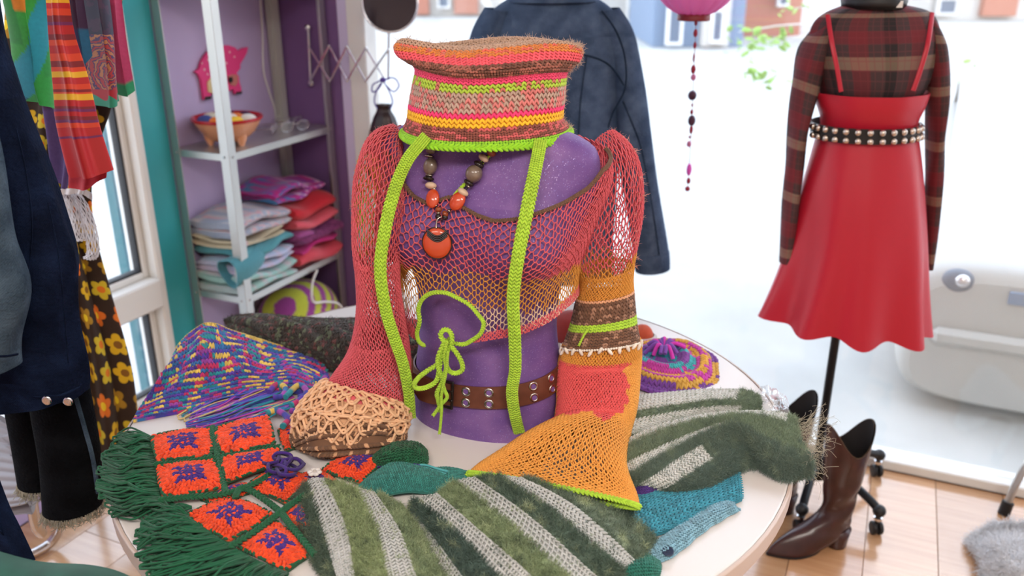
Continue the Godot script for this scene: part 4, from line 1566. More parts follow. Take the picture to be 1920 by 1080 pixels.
func poncho_colour(seed_: float) -> Color:
	var pal := [Color(0.045, 0.05, 0.30), Color(0.09, 0.035, 0.32), Color(0.50, 0.03, 0.12), Color(0.02, 0.26, 0.30), Color(0.72, 0.50, 0.10), Color(0.03, 0.14, 0.36), Color(0.30, 0.05, 0.32)]
	return pal[posmod(int(floor(seed_)), pal.size())]
func poncho() -> void:
	var o := thing("knitted_poncho", "bulky multicoloured blue, pink and yellow knitted poncho heaped beside the flowered skirt", "poncho", on(420, 740))
	var pt := facing_up(rows_on([
		[[335, 652, 0.07], [365, 620, 0.10], [395, 608, 0.105], [440, 625, 0.07], [520, 650, 0.04], [600, 672, 0.02]],
		[[322, 688, 0.055], [362, 655, 0.09], [405, 640, 0.095], [455, 655, 0.06], [530, 678, 0.035], [615, 700, 0.018]],
		[[292, 728, 0.03], [350, 705, 0.05], [412, 692, 0.06], [470, 690, 0.045], [545, 702, 0.028], [622, 722, 0.014]],
		[[262, 764, 0.012], [335, 746, 0.02], [410, 728, 0.028], [480, 716, 0.026], [560, 718, 0.02], [622, 735, 0.01]],
		[[250, 790, 0.002], [330, 774, 0.003], [410, 752, 0.008], [480, 735, 0.01], [560, 735, 0.008], [620, 748, 0.004]]]), 61, 49)
	pt.lift(func(u: float, v: float) -> float: return 0.007 * sin(u * 22 + v * 5) * sin(PI * v) + 0.0045 * absf(sin(v * 12.5 * PI)))
	var b := B.new()
	skin(b, pt, 0.006, Vector2.ONE, func(u, v): return poncho_colour(u * 48 / 2.2 + floor(v * 25) * 2.7))
	var m := part("body", b, mats.yarn, o)
	many("stitches", knit(pt, 25, 48, func(u, v, r, k): 
		if v < 0.05: return vary(Color(0.72, 0.52, 0.14), 0.15)
		return vary(poncho_colour((k + r * 17 + 6.0 * noise.get_noise_2d(u * 5, r * 0.7)) / 2.2 + r * 2.7), 0.25), 1.5, 0.001, false, 0.3), mats.yarn, m)
	# fringe of many colours drawn out to the left
	var V := []
	var W := []
	for q in [[500, 700], [520, 715], [545, 735], [560, 760]]: V.append(Vector2(q[0], q[1]))
	for q in [[395, 745], [345, 780], [350, 800], [430, 805]]: W.append(Vector2(q[0], q[1]))
	fringe("fringe", V, W, 44, 0.0016, func(k): return [Color(0.10, 0.05, 0.42), Color(0.02, 0.26, 0.34), Color(0.06, 0.10, 0.42), Color(0.40, 0.05, 0.30), Color(0.62, 0.45, 0.18), Color(0.28, 0.10, 0.45)][k % 6], o, 9, 0.02)
	for l in [[[505, 735], [520, 720], [535, 728], [530, 742], [512, 745]], [[535, 745], [560, 722], [575, 735], [560, 752], [545, 760]], [[500, 775], [520, 770], [540, 785], [530, 800]], [[545, 770], [565, 775], [560, 800], [545, 805]], [[560, 745], [590, 735], [600, 720], [612, 705]]]:
		var pts := []
		for q in l: pts.append(on(q[0], q[1], 0.022))
		b = B.new()
		var path := curve(pts, 30)
		var cs := []
		for k in path.size(): cs.append(vary(poncho_colour(k / 4.0 + l[0][0]), 0.2))
		b.tube(path, 0.0062, 7, cs)
		part("tie", b, mats.yarn, o)
	b = B.new()
	for k in 5:
		var e := Vector2(338, 668 + k * 3)
		yarn_line(b, [on(e.x, e.y, 0.07), on(e.x - 10, e.y + 8, 0.05), on(e.x - 16 + k * 3, e.y + 18, 0.04)], 0.0022, Color(0.5, 0.03, 0.12), 8)
	part("loose_ends", b, mats.yarn, o)

func dark_scarf() -> void:
	var o := thing("boucle_scarf", "dark brown and green bouclé scarf lying behind the multicoloured poncho", "scarf", on(580, 640))
	var pt := facing_up(rows_on([
		[[420, 600, 0.03], [450, 592, 0.05], [500, 590, 0.075], [560, 596, 0.07], [630, 598, 0.06], [700, 596, 0.06], [780, 600, 0.04]],
		[[428, 612, 0.035], [460, 604, 0.06], [520, 608, 0.08], [580, 614, 0.08], [640, 622, 0.075], [705, 622, 0.06], [790, 620, 0.04]],
		[[438, 634, 0.02], [490, 636, 0.035], [540, 648, 0.045], [595, 660, 0.05], [650, 668, 0.05], [710, 660, 0.04], [790, 650, 0.03]],
		[[440, 640, 0.004], [500, 650, 0.004], [560, 668, 0.006], [610, 690, 0.008], [660, 704, 0.006], [715, 690, 0.004], [790, 670, 0.004]]]), 61, 33)
	pt.lift(func(u: float, v: float) -> float: return 0.005 * sin(u * 30 - v * 14) * sin(PI * v))
	var b := B.new()
	skin(b, pt, 0.006, Vector2.ONE, func(_u, _v): return Color(0.045, 0.036, 0.028))
	var m := part("body", b, mats.yarn, o)
	var tone := func(u: float, v: float) -> Color:
		var n := noise.get_noise_2d(u * 30, v * 9)
		if n > 0.28: return vary(Color(0.11, 0.13, 0.075), 0.3)
		if n < -0.28: return vary(Color(0.13, 0.045, 0.04), 0.3)
		return vary(Color(0.045, 0.036, 0.028), 0.4)
	many("stitches", knit(pt, 22, 70, func(u, v, _r, _k): return tone.call(u, v), 1.4, 0.001, false, 0.5), mats.yarn, m)
	many("pile", fuzz(pt, 5200, 0.010, tone), mats.fibre, m)

func stripe_tone(k: int, u: float, v: float) -> Color:       # green mohair: dark, olive or pale by stripe and along it
	var n := noise.get_noise_2d(u * 22 + k * 5, v * 7)
	var c: Color = [Color(0.12, 0.175, 0.125), Color(0.36, 0.44, 0.22), Color(0.31, 0.39, 0.215), Color(0.11, 0.17, 0.14), Color(0.30, 0.38, 0.205), Color(0.125, 0.185, 0.135), Color(0.18, 0.24, 0.17)][posmod(k, 7)]
	if n > 0.2: c = c.lerp(Color(0.55, 0.62, 0.36), minf(1.0, (n - 0.2) * 2.2))
	elif n < -0.2: c = c.lerp(Color(0.05, 0.085, 0.06), minf(1.0, (-n - 0.2) * 2.2))
	return vary(c, 0.35)
const GREY := Color(0.47, 0.48, 0.46)
func mohair_front() -> void:
	var o := thing("mohair_wrap", "grey and green striped mohair wrap spread along the near edge of the round table", "wrap", on(850, 1000))
	var top := [[45, 700, 0.004], [100, 600, 0.018], [190, 595, 0.028], [350, 640, 0.034], [440, 665, 0.026], [570, 740, 0.014], [625, 735, 0.016], [650, 690, 0.03], [760, 665, 0.038], [850, 605, 0.042], [950, 585, 0.045], [1070, 578, 0.045], [1180, 590, 0.04], [1300, 612, 0.012]]
	var mid := [[55, 850, 0.004], [180, 830, 0.022], [300, 830, 0.036], [450, 850, 0.04], [560, 850, 0.032], [680, 890, 0.018], [740, 880, 0.02], [860, 860, 0.034], [960, 840, 0.04], [1120, 810, 0.046], [1230, 790, 0.046], [1340, 750, 0.042], [1440, 730, 0.034], [1640, 690, 0.008]]
	var low := [[120, 970, 0.004], [240, 1040, 0.02], [350, 1080, 0.03], [510, 1100, 0.034], [660, 1110, 0.03], [810, 1110, 0.018], [910, 1110, 0.02], [1090, 1100, 0.03], [1230, 1075, 0.036], [1430, 1095, 0.036], [1550, 1075, 0.034], [1650, 1015, 0.032], [1730, 985, 0.026], [1835, 880, 0.006]]
	var last := [[190, 1080, 0.003], [290, 1150, 0.004], [400, 1170, 0.006], [560, 1190, 0.008], [720, 1190, 0.008], [880, 1190, 0.008], [990, 1190, 0.008], [1170, 1180, 0.008], [1310, 1150, 0.01], [1500, 1160, 0.01], [1620, 1110, 0.01], [1700, 1050, 0.008], [1770, 1010, 0.006], [1835, 920, 0.003]]
	var pt := facing_up(rows_on([top, mid, low, last], 540, 680, 2.7), 105, 49)
	var flipped := pt.pos(0, 0.5).x > pt.pos(1, 0.5).x
	var idx := func(u: float) -> int: return clampi(int((1.0 - u if flipped else u) * 13.0), 0, 12)
	pt.lift(func(u: float, v: float) -> float: return 0.0022 if idx.call(u) % 2 == 0 else 0.0)
	var b := B.new()
	skin(b, pt, 0.004, Vector2.ONE, func(u, v): return GREY if idx.call(u) % 2 == 1 else stripe_tone(idx.call(u) / 2, u, v))
	var m := part("body", b, mats.yarn, o)
	many("stitches", knit(pt, 50, 52, func(u, _v, _r, _k): return vary(GREY, 0.1) if idx.call(u) % 2 == 1 else Color(0, 0, 0, 0), 0.86, 0.0022, false, 0.1), mats.yarn, m)
	many("mohair", fuzz(pt, 30000, 0.0135, func(u, v): return stripe_tone(idx.call(u) / 2, u, v), Vector3.ZERO, func(u, _v): return idx.call(u) % 2 == 0 or rng.randf() < 0.05), mats.fibre, m)

func mohair_right() -> void:
	var o := thing("mohair_scarf", "grey and dark green striped mohair scarf folded beside the orange bell sleeve", "scarf", on(1330, 830))
	var back := facing_up(rows_on([
		[[140, 372, 0.02], [200, 352, 0.03], [330, 338, 0.04], [480, 325, 0.045], [620, 326, 0.045], [698, 355, 0.03]],
		[[130, 440, 0.03], [180, 425, 0.036], [330, 400, 0.042], [480, 378, 0.045], [600, 372, 0.045], [705, 385, 0.03]],
		[[125, 515, 0.02], [160, 500, 0.03], [310, 462, 0.03], [450, 430, 0.03], [600, 418, 0.03], [705, 420, 0.02]],
		[[125, 560, 0.004], [170, 545, 0.004], [330, 500, 0.004], [470, 462, 0.004], [620, 450, 0.004], [710, 445, 0.004]]], 1100, 580, 2.16), 61, 41)
	var sb := func(u: float, v: float) -> int:      # 1 grey, 0 green
		return 1 if (v < 0.30 and u < 0.8) or (v > 0.46 and v < 0.74 and u < 0.85) else 0
	var front := facing_up(rows_on([
		[[120, 560, 0.02], [180, 520, 0.034], [300, 468, 0.045], [450, 430, 0.05], [620, 412, 0.055], [780, 418, 0.05], [840, 440, 0.035]],
		[[120, 610, 0.026], [190, 565, 0.036], [310, 510, 0.046], [460, 462, 0.052], [620, 440, 0.055], [750, 462, 0.05], [860, 510, 0.035]],
		[[125, 660, 0.026], [200, 615, 0.036], [315, 560, 0.044], [470, 490, 0.05], [600, 455, 0.056], [725, 500, 0.05], [880, 570, 0.035]],
		[[150, 700, 0.02], [230, 660, 0.032], [340, 590, 0.04], [480, 515, 0.05], [605, 475, 0.056], [735, 545, 0.048], [905, 600, 0.034]],
		[[250, 716, 0.014], [310, 690, 0.026], [400, 625, 0.034], [510, 560, 0.042], [620, 510, 0.048], [750, 590, 0.04], [912, 625, 0.03]],
		[[345, 742, 0.006], [400, 728, 0.012], [480, 690, 0.02], [570, 630, 0.026], [650, 570, 0.03], [770, 640, 0.026], [912, 650, 0.024]],
		[[370, 752, 0.002], [430, 745, 0.003], [520, 715, 0.004], [610, 655, 0.006], [690, 640, 0.006], [800, 690, 0.006], [905, 668, 0.012]]], 1100, 580, 2.16), 81, 61)
	var sf := func(u: float, v: float) -> int:
		var w := v
		if w < 0.10 and u < 0.9: return 1
		if w > 0.30 and w < 0.44 and u < 0.62: return 1
		if w > 0.58 and w < 0.74 and u < 0.46 + 0.1 * (0.7 - w): return 1
		return 0
	for q in [[back, sb, 46, 20, 8000], [front, sf, 50, 27, 22000]]:
		var pt: Patch = q[0]
		var fl := pt.pos(0, 0.5).x > pt.pos(1, 0.5).x
		var which = q[1]
		var kind := func(u: float, v: float) -> int: return which.call(1.0 - u if fl else u, v)
		var tone := func(u: float, v: float) -> Color: return stripe_tone((3 if v > 0.74 else 6 if v > 0.44 else 1) if q[0] == front else 4, u, v * 0.6).lerp(Color(0.22, 0.30, 0.25), 0.6)
		var b := B.new()
		skin(b, pt, 0.004, Vector2.ONE, func(u, v): return Color(0.54, 0.55, 0.52) if kind.call(u, v) == 1 else tone.call(u, v))
		var m := part("fold", b, mats.yarn, o)
		many("stitches", knit(pt, q[2], q[3], func(u, v, _r, _k): return vary(Color(0.54, 0.55, 0.52), 0.1) if kind.call(u, v) == 1 else Color(0, 0, 0, 0), 0.95, 0.001, true), mats.yarn, m)
		many("mohair", fuzz(pt, q[4], 0.0125, tone, Vector3.ZERO, func(u, v): return kind.call(u, v) == 0 or rng.randf() < 0.05), mats.fibre, m)
	# long loose hairs at the end that hangs over the table's edge
	var tf := []
	var b := B.new()
	for k in 260:
		var t := rng.randf()
		var s := on(1495 + rng.randf_range(-8, 26), lerpf(785, 882, t), 0.022)
		var d := Vector3(rng.randf_range(0.3, 1), rng.randf_range(-0.8, 0.9), rng.randf_range(-0.5, 0.6)).normalized()
		var e := Vector3(rng.randfn(), rng.randfn(), rng.randfn()) * 0.4
		var l := rng.randf_range(0.012, 0.055)
		b.tube(curve([s, s + d * l * 0.4 + e * l * 0.15, s + (d + e * 0.5) * l * 0.8, s + (d + e).normalized() * l], 8), 0.00028, 3, Color(0.50, 0.46, 0.36), false)
	mark(part("loose_hairs", b, mats.fibre, o), "", "", "", "stuff")

func teal_top() -> void:
	var o := thing("teal_top", "teal knitted top with a pale blue scalloped border under the mohair wrap", "top", on(1200, 960))
	var teal := Color(0.03, 0.23, 0.31)
	var pt := facing_up(rows_on([
		[[672, 912, 0.006], [700, 888, 0.014], [745, 866, 0.02], [800, 878, 0.01], [860, 880, 0.006], [1000, 925, 0.004], [1120, 935, 0.004], [1200, 925, 0.006], [1290, 908, 0.008], [1385, 880, 0.006]],
		[[674, 922, 0.006], [705, 906, 0.02], [755, 890, 0.026], [805, 898, 0.016], [860, 902, 0.008], [1000, 945, 0.005], [1120, 960, 0.005], [1205, 956, 0.008], [1295, 932, 0.01], [1390, 905, 0.007]],
		[[678, 934, 0.004], [715, 930, 0.012], [765, 922, 0.014], [810, 925, 0.008], [865, 930, 0.006], [1000, 975, 0.004], [1120, 1000, 0.005], [1215, 1005, 0.008], [1305, 972, 0.01], [1392, 936, 0.006]]]), 91, 25)
	var b := B.new()
	skin(b, pt, 0.004, Vector2.ONE, func(u, v): return Color(0.03, 0.20, 0.17) if pt.pos(u, v).x < 0.0 else teal)
	var m := part("body", b, mats.yarn, o)
	many("stitches", knit(pt, 104, 15, func(u, v, _r, _k):
		var p := pt.pos(u, v).x
		return vary(Color(0.03, 0.20, 0.17) if p < 0.0 else teal, 0.28), 0.95, 0.0016, true), mats.yarn, m)
	var pale := Color(0.20, 0.38, 0.47)
	var sc := facing_up(rows_on([
		[[225, 968, 0.008], [290, 935, 0.009], [350, 895, 0.009], [420, 850, 0.009], [490, 805, 0.009], [560, 780, 0.009], [600, 785, 0.007]],
		[[240, 1005, 0.012], [310, 975, 0.014], [372, 930, 0.014], [440, 880, 0.014], [510, 835, 0.014], [575, 805, 0.012], [608, 800, 0.008]],
		[[262, 1040, 0.003], [330, 1012, 0.003], [392, 970, 0.003], [455, 915, 0.003], [520, 868, 0.003], [590, 828, 0.003], [625, 812, 0.003]]], 1100, 580, 2.16), 61, 17)
	sc.lift(func(u: float, v: float) -> float: return 0.002 * sin(u * 38.0) * v)
	b = B.new()
	skin(b, sc, 0.003, Vector2.ONE, func(_u, _v): return pale)
	var s := part("scalloped_border", b, mats.yarn, o)
	many("stitches", knit(sc, 8, 46, func(u, _v, _r, _k): return vary(pale, 0.25), 1.0, 0.0018, false, 0.5), mats.yarn, s)
	b = B.new()
	var bp := on(1252, 1034, 0.014)
	var bt := Transform3D(Basis(Vector3.RIGHT, 0.25), bp)
	b.lathe([Vector2(0, -0.001), Vector2(0.0085, -0.001), Vector2(0.0092, 0.001), Vector2(0.008, 0.0022), Vector2(0.006, 0.0014), Vector2(0, 0.0014)], 20, bt)
	var bu := part("button", b, mats.get("navy_button", mat("navy_button", 38, 50, 74, 0.25)), o)
	b = B.new()
	for q in [[-1, -1], [1, -1], [1, 1], [-1, 1]]: b.ball(bt * Vector3(q[0] * 0.0022, 0.0015, q[1] * 0.0022), Vector3(0.0009, 0.0006, 0.0009), 6)
	part("button_holes", b, mats.black_plastic, bu)
	# pale blue neck edge peeping out at the back
	b = B.new()
	for k in 3:
		var l := []
		for j in 7: l.append(on(720 + j * 20 - k * 3, 868 + 4 * sin(j * 1.3) + k * 5 + j * 2.0, 0.014 - 0.003 * k))
		yarn_line(b, l, 0.0024, vary(Color(0.09, 0.40, 0.42) if k < 2 else Color(0.6, 0.7, 0.74), 0.1), 24)
	part("neck_edge", b, mats.yarn, o)

func beret() -> void:
	var c := on(1238, 690, 0.0)
	var o := thing("crocheted_beret", "round crocheted beret in purple, teal, mustard and pink rings with a flower", "beret", c)
	var R := 0.126
	var prof := func(t: float) -> float: return 0.040 * sqrt(maxf(0.0, 1.0 - t * t * 0.92)) + 0.006 * sin(t * 19.0) - 0.006
	var pt := Patch.new()
	pt.nu = 73; pt.nv = 24; pt.closed = true
	for k in 24:
		var t := 0.02 + 0.98 * k / 23.0
		for a in 73:
			var w := TAU * a / 72.0
			var rr := R * t * (1.0 + 0.02 * sin(w * 9) * t)
			pt.p.append(c + Vector3(cos(w) * rr, maxf(0.004, prof.call(t)) + 0.010 * sin(w * 2 + 0.5) * t, -sin(w) * rr))
	pt.finish()
	if pt.nrm(0.3, 0.4).y < 0:
		for k in 24:
			for a in 73:
				var w := -TAU * a / 72.0
				var t := 0.02 + 0.98 * k / 23.0
				var rr := R * t * (1.0 + 0.02 * sin(w * 9) * t)
				pt.p[k * 73 + a] = c + Vector3(cos(w) * rr, maxf(0.004, prof.call(t)) + 0.010 * sin(w * 2 + 0.5) * t, -sin(w) * rr)
		pt.finish()
	var pal := [Color(0.03, 0.28, 0.36), Color(0.03, 0.28, 0.36), Color(0.22, 0.06, 0.34), Color(0.24, 0.07, 0.36), Color(0.05, 0.40, 0.44), Color(0.52, 0.05, 0.34), Color(0.66, 0.36, 0.05), Color(0.50, 0.05, 0.36), Color(0.60, 0.34, 0.06), Color(0.17, 0.05, 0.30)]
	var tone := func(u: float, v: float) -> Color:
		var k := clampi(int(v * 10 + 0.9 * sin(u * 11.0) + noise.get_noise_1d(u * 20)), 0, 9)
		return vary(pal[k], 0.15)
	var b := B.new()
	skin(b, pt, 0.004, Vector2.ONE, func(u, v): return tone.call(u, v))
	var m := part("crown", b, mats.yarn, o)
	many("stitches", knit(pt, 15, 66, func(u, v, _r, _k): return tone.call(u, v), 1.3, 0.0, false, 0.3), mats.yarn, m)
	for k in 15:
		b = B.new()
		var a := TAU * k / 15.0 + rng.randf_range(-0.2, 0.2)
		var d := Vector3(cos(a), 0, sin(a))
		var l := rng.randf_range(0.028, 0.05)
		var s := c + Vector3(0.004, 0.042, 0)
		b.tube(curve([s, s + d * l * 0.5 + Vector3(0, 0.018, 0), s + d * l + Vector3(rng.randf_range(-0.006, 0.006), rng.randf_range(-0.004, 0.012), 0)], 10), 0.0045, 7, Color(0.62, 0.04, 0.42) if k % 3 == 0 else Color(0.19, 0.06, 0.36))
		part("petal", b, mats.yarn, o)

func small_knits() -> void:
	# two red felt hats behind the torso
	for q in [[1072, 640, 0.055, 0.075, Color(0.36, 0.03, 0.02), "dark red felted hat half hidden behind the torso and brown sleeve band"], [1204, 640, 0.026, 0.042, Color(0.62, 0.10, 0.04), "small orange red felt ball cap behind the crocheted beret"]]:
		var c := on(q[0], q[1], 0.0)
		var o := thing("felt_hat", q[5], "hat", c)
		var b := B.new()
		var pr := []
		for k in 13:
			var t := k / 12.0
			pr.append(Vector2(q[2] * (1.25 - 0.25 * minf(t * 6, 1)) * sqrt(maxf(0.0, 1 - pow(t, 3.0))), q[3] * t))
		b.lathe(pr, 28, Transform3D(Basis.IDENTITY, c))
		for k in b.c.size(): b.c[k] = q[4]
		part("crown", b, mats.cloth, o)
		b = B.new()
		b.lathe([Vector2(q[2] * 1.25, 0.0), Vector2(q[2] * 1.32, 0.003), Vector2(q[2] * 1.30, 0.014), Vector2(q[2] * 1.05, 0.018)], 28, Transform3D(Basis.IDENTITY, c))
		for k in b.c.size(): b.c[k] = Color(0.7, 0.66, 0.62)
		part("band", b, mats.cloth, o)
	# white crocheted daisy
	var c := on(590, 886, 0.022)
	var o := thing("crochet_daisy", "tiny white crocheted daisy lying on the orange granny squares", "ornament", c)
	var b := B.new()
	for k in 6:
		var a := TAU * k / 6.0
		b.ball(c + Vector3(cos(a) * 0.0075, 0.001, sin(a) * 0.0075), Vector3(0.0055, 0.003, 0.0055), 8, Color(0.72, 0.68, 0.64))
	part("petals", b, mats.yarn, o)
	b = B.new()
	b.ball(c + Vector3(0, 0.002, 0), Vector3(0.004, 0.003, 0.004), 8, Color(0.5, 0.44, 0.4))
	part("centre", b, mats.yarn, o)
	# rolled green knit at the near edge
	o = thing("green_wristlet", "small dark teal green knitted wristlet by the pale blue scalloped border", "wristlet", on(1195, 1062))
	var pt := facing_up(rows_on([[[1150, 1062, 0.006], [1180, 1042, 0.012], [1212, 1036, 0.012], [1236, 1050, 0.004]], [[1146, 1078, 0.012], [1180, 1064, 0.026], [1215, 1060, 0.024], [1238, 1066, 0.008]], [[1146, 1096, 0.004], [1180, 1092, 0.008], [1212, 1090, 0.008], [1234, 1084, 0.003]]]), 25, 17)
	b = B.new()
	skin(b, pt, 0.005, Vector2.ONE, func(_u, _v): return Color(0.012, 0.14, 0.10))
	var m := part("body", b, mats.yarn, o)
	many("stitches", knit(pt, 12, 22, func(_u, _v, _r, _k): return vary(Color(0.012, 0.14, 0.10), 0.2), 1.2, 0.002, false, 0.4), mats.yarn, m)
	# violet knit under the mohair scarf
	o = thing("violet_mitten", "dark violet knitted edge peeping out beneath the dark green mohair scarf", "mitten", on(1205, 918))
	pt = facing_up(rows_on([[[1180, 905, 0.004], [1205, 898, 0.010], [1232, 902, 0.004]], [[1182, 918, 0.010], [1208, 912, 0.016], [1238, 912, 0.008]], [[1186, 934, 0.004], [1212, 930, 0.006], [1242, 924, 0.004]]]), 17, 13)
	b = B.new()
	skin(b, pt, 0.004, Vector2.ONE, func(_u, _v): return Color(0.06, 0.022, 0.17))
	m = part("body", b, mats.yarn, o)
	many("stitches", knit(pt, 9, 14, func(_u, _v, _r, _k): return vary(Color(0.06, 0.022, 0.17), 0.2), 1.25), mats.yarn, m)
	# blue grey knit between the torso and the sleeve
	o = thing("blue_cuff", "small blue grey knitted cuff between the torso and the orange bell sleeve", "cuff", on(1030, 790))
	pt = facing_up(rows_on([[[1016, 782, 0.004], [1030, 778, 0.012], [1046, 778, 0.012]], [[1018, 790, 0.010], [1032, 786, 0.02], [1048, 786, 0.02]], [[1020, 800, 0.003], [1034, 798, 0.006], [1050, 796, 0.008]]]), 13, 13)
	b = B.new()
	skin(b, pt, 0.004, Vector2.ONE, func(_u, _v): return Color(0.16, 0.29, 0.40))
	m = part("body", b, mats.yarn, o)
	many("stitches", knit(pt, 6, 7, func(_u, _v, _r, _k): return vary(Color(0.16, 0.29, 0.40), 0.2), 1.0, 0.001), mats.yarn, m)
	# crumpled clear wrap at the table's edge
	o = thing("clear_wrap", "crumpled clear plastic wrap on the table edge behind the mohair scarf", "wrap", on(1450, 760))
	var w := mat("clear_film", 240, 244, 248, 0.05)
	w.transparency = BaseMaterial3D.TRANSPARENCY_ALPHA
	w.albedo_color.a = 0.12
	pt = facing_up(rows_on([[[1425, 728, 0.002], [1440, 722, 0.022], [1456, 732, 0.006], [1474, 742, 0.014]], [[1422, 752, 0.008], [1442, 745, 0.028], [1460, 752, 0.010], [1480, 762, 0.018]], [[1428, 778, 0.004], [1446, 768, 0.016], [1464, 776, 0.004], [1484, 786, 0.010]], [[1432, 800, 0.001], [1450, 792, 0.008], [1468, 798, 0.002], [1486, 806, 0.001]]]), 25, 25)
	pt.lift(func(u: float, v: float) -> float: return 0.004 * sin(u * 17 + v * 9) * cos(v * 14 - u * 6))
	b = B.new()
	skin(b, pt, 0.0004)
	part("film", b, w, o)

# ---------------------------------------------------------------- shelves in the corner
const SHELF_Y := [0.06, 0.48, 0.977, 1.474, 1.93]
func rp(x: float, y: float, z: float) -> Vector3: return RT * Vector3(x, y, z)
func shelf_unit() -> void:
	var o := thing("metal_shelf_unit", "aluminium angle-iron shelf unit standing in the lilac corner", "shelves", rp(0.13, 0, 0.3))
	var t := 0.0025
	for q in [[0.012, 0.012, 1, 1], [0.25, 0.012, -1, 1], [0.012, 0.585, 1, -1], [0.25, 0.585, -1, -1]]:
		var b := B.new()
		b.box(Vector3(q[0] + q[2] * 0.016, 0.98, q[1]), Vector3(0.034, 1.96, t), 0.0006)
		b.box(Vector3(q[0], 0.98, q[1] + q[3] * 0.016), Vector3(t, 1.96, 0.034), 0.0006)
		part("post", b, mats.alu, o, true)
		b = B.new()
		for y in SHELF_Y:
			b.box(Vector3(q[0] + q[2] * 0.018, y - 0.01, q[1] - q[3] * 0.003), Vector3(0.008, 0.008, 0.004), 0.002)
			b.box(Vector3(q[0] - q[2] * 0.003, y - 0.01, q[1] + q[3] * 0.018), Vector3(0.004, 0.008, 0.008), 0.002)
		part("bolts", b, mats.chrome, o, true)
	for y in SHELF_Y:
		var b := B.new()
		b.box(Vector3(0.131, y - 0.002, 0.2985), Vector3(0.236, 0.004, 0.57), 0.001)
		b.box(Vector3(0.2465, y - 0.012, 0.2985), Vector3(0.003, 0.024, 0.57), 0.001)
		b.box(Vector3(0.0155, y - 0.012, 0.2985), Vector3(0.003, 0.024, 0.57), 0.001)
		b.box(Vector3(0.131, y - 0.012, 0.5815), Vector3(0.236, 0.024, 0.003), 0.001)
		b.box(Vector3(0.131, y - 0.012, 0.0155), Vector3(0.236, 0.024, 0.003), 0.001)
		part("shelf", b, mats.alu, o, true)

# a folded garment: flat loops of cloth one on the other, the folds facing the room
func folded(called: String, label: String, category: String, c: Vector3, s: Vector3, layers: int, colfn: Callable, group: String, m: Material = null, wob := 0.009) -> Node3D:
	var o := thing(called, label, category, rp(c.x, c.y, c.z), group)
	var th := s.y / layers
	for k in layers:
		var b := B.new()
		var p := PackedVector3Array()
		var cc := []
		var nu := 33
		var nv := 25
		var ph := rng.randf() * 9
		var sx := s.x * (1.0 - 0.05 * rng.randf())
		var back := -0.5 * s.x
		for j in nv:
			var v := float(j) / (nv - 1)
			var z := c.z + (v - 0.5) * s.z
			var endr := sqrt(maxf(0.0, 1.0 - pow(absf(v - 0.5) * 2.0, 9.0)))
			for a in nu:
				var w := TAU * a / (nu - 1)
				var ca := signf(cos(w)) * pow(absf(cos(w)), 0.5)
				var sa := signf(sin(w)) * pow(absf(sin(w)), 0.8)
				var x := c.x + back + s.x * 0.5 + ca * sx * 0.5 + wob * sin(v * 9 + ph) * 0.7 - wob
				var droop := wob * sin(v * 7 + ph * 2) + wob * 0.6 * sin(ca * 3 + v * 4 + ph)
				var y := c.y + th * (k + 0.5) + sa * th * 0.5 * (0.62 + 0.38 * endr) + droop * (float(k + 1) / layers)
				p.append(Vector3(x, maxf(y, c.y), z))
				cc.append(colfn.call(v, float(a) / (nu - 1), k))
		b.grid(p, nu, nv, true, false, cc)
		for e in [0, nv - 1]:
			var f := []
			for a in nu - 1: f.append(p[e * nu + a])
			b.poly(f, Vector3(c.x, c.y + s.y / 2, c.z), cc[e * nu])
		part("layer" if layers > 1 else "cloth", b, m if m else mats.cloth, o, true)
	return o

func plaid(v: float, u: float, a: Color, b: Color, c: Color, n: float) -> Color:
	var x := fmod(v * n, 1.0)
	var y := fmod(u * n * 1.4, 1.0)
	var k := a
	if x < 0.36: k = k.lerp(b, 0.6)
	if y < 0.36: k = k.lerp(c, 0.55)
	return k

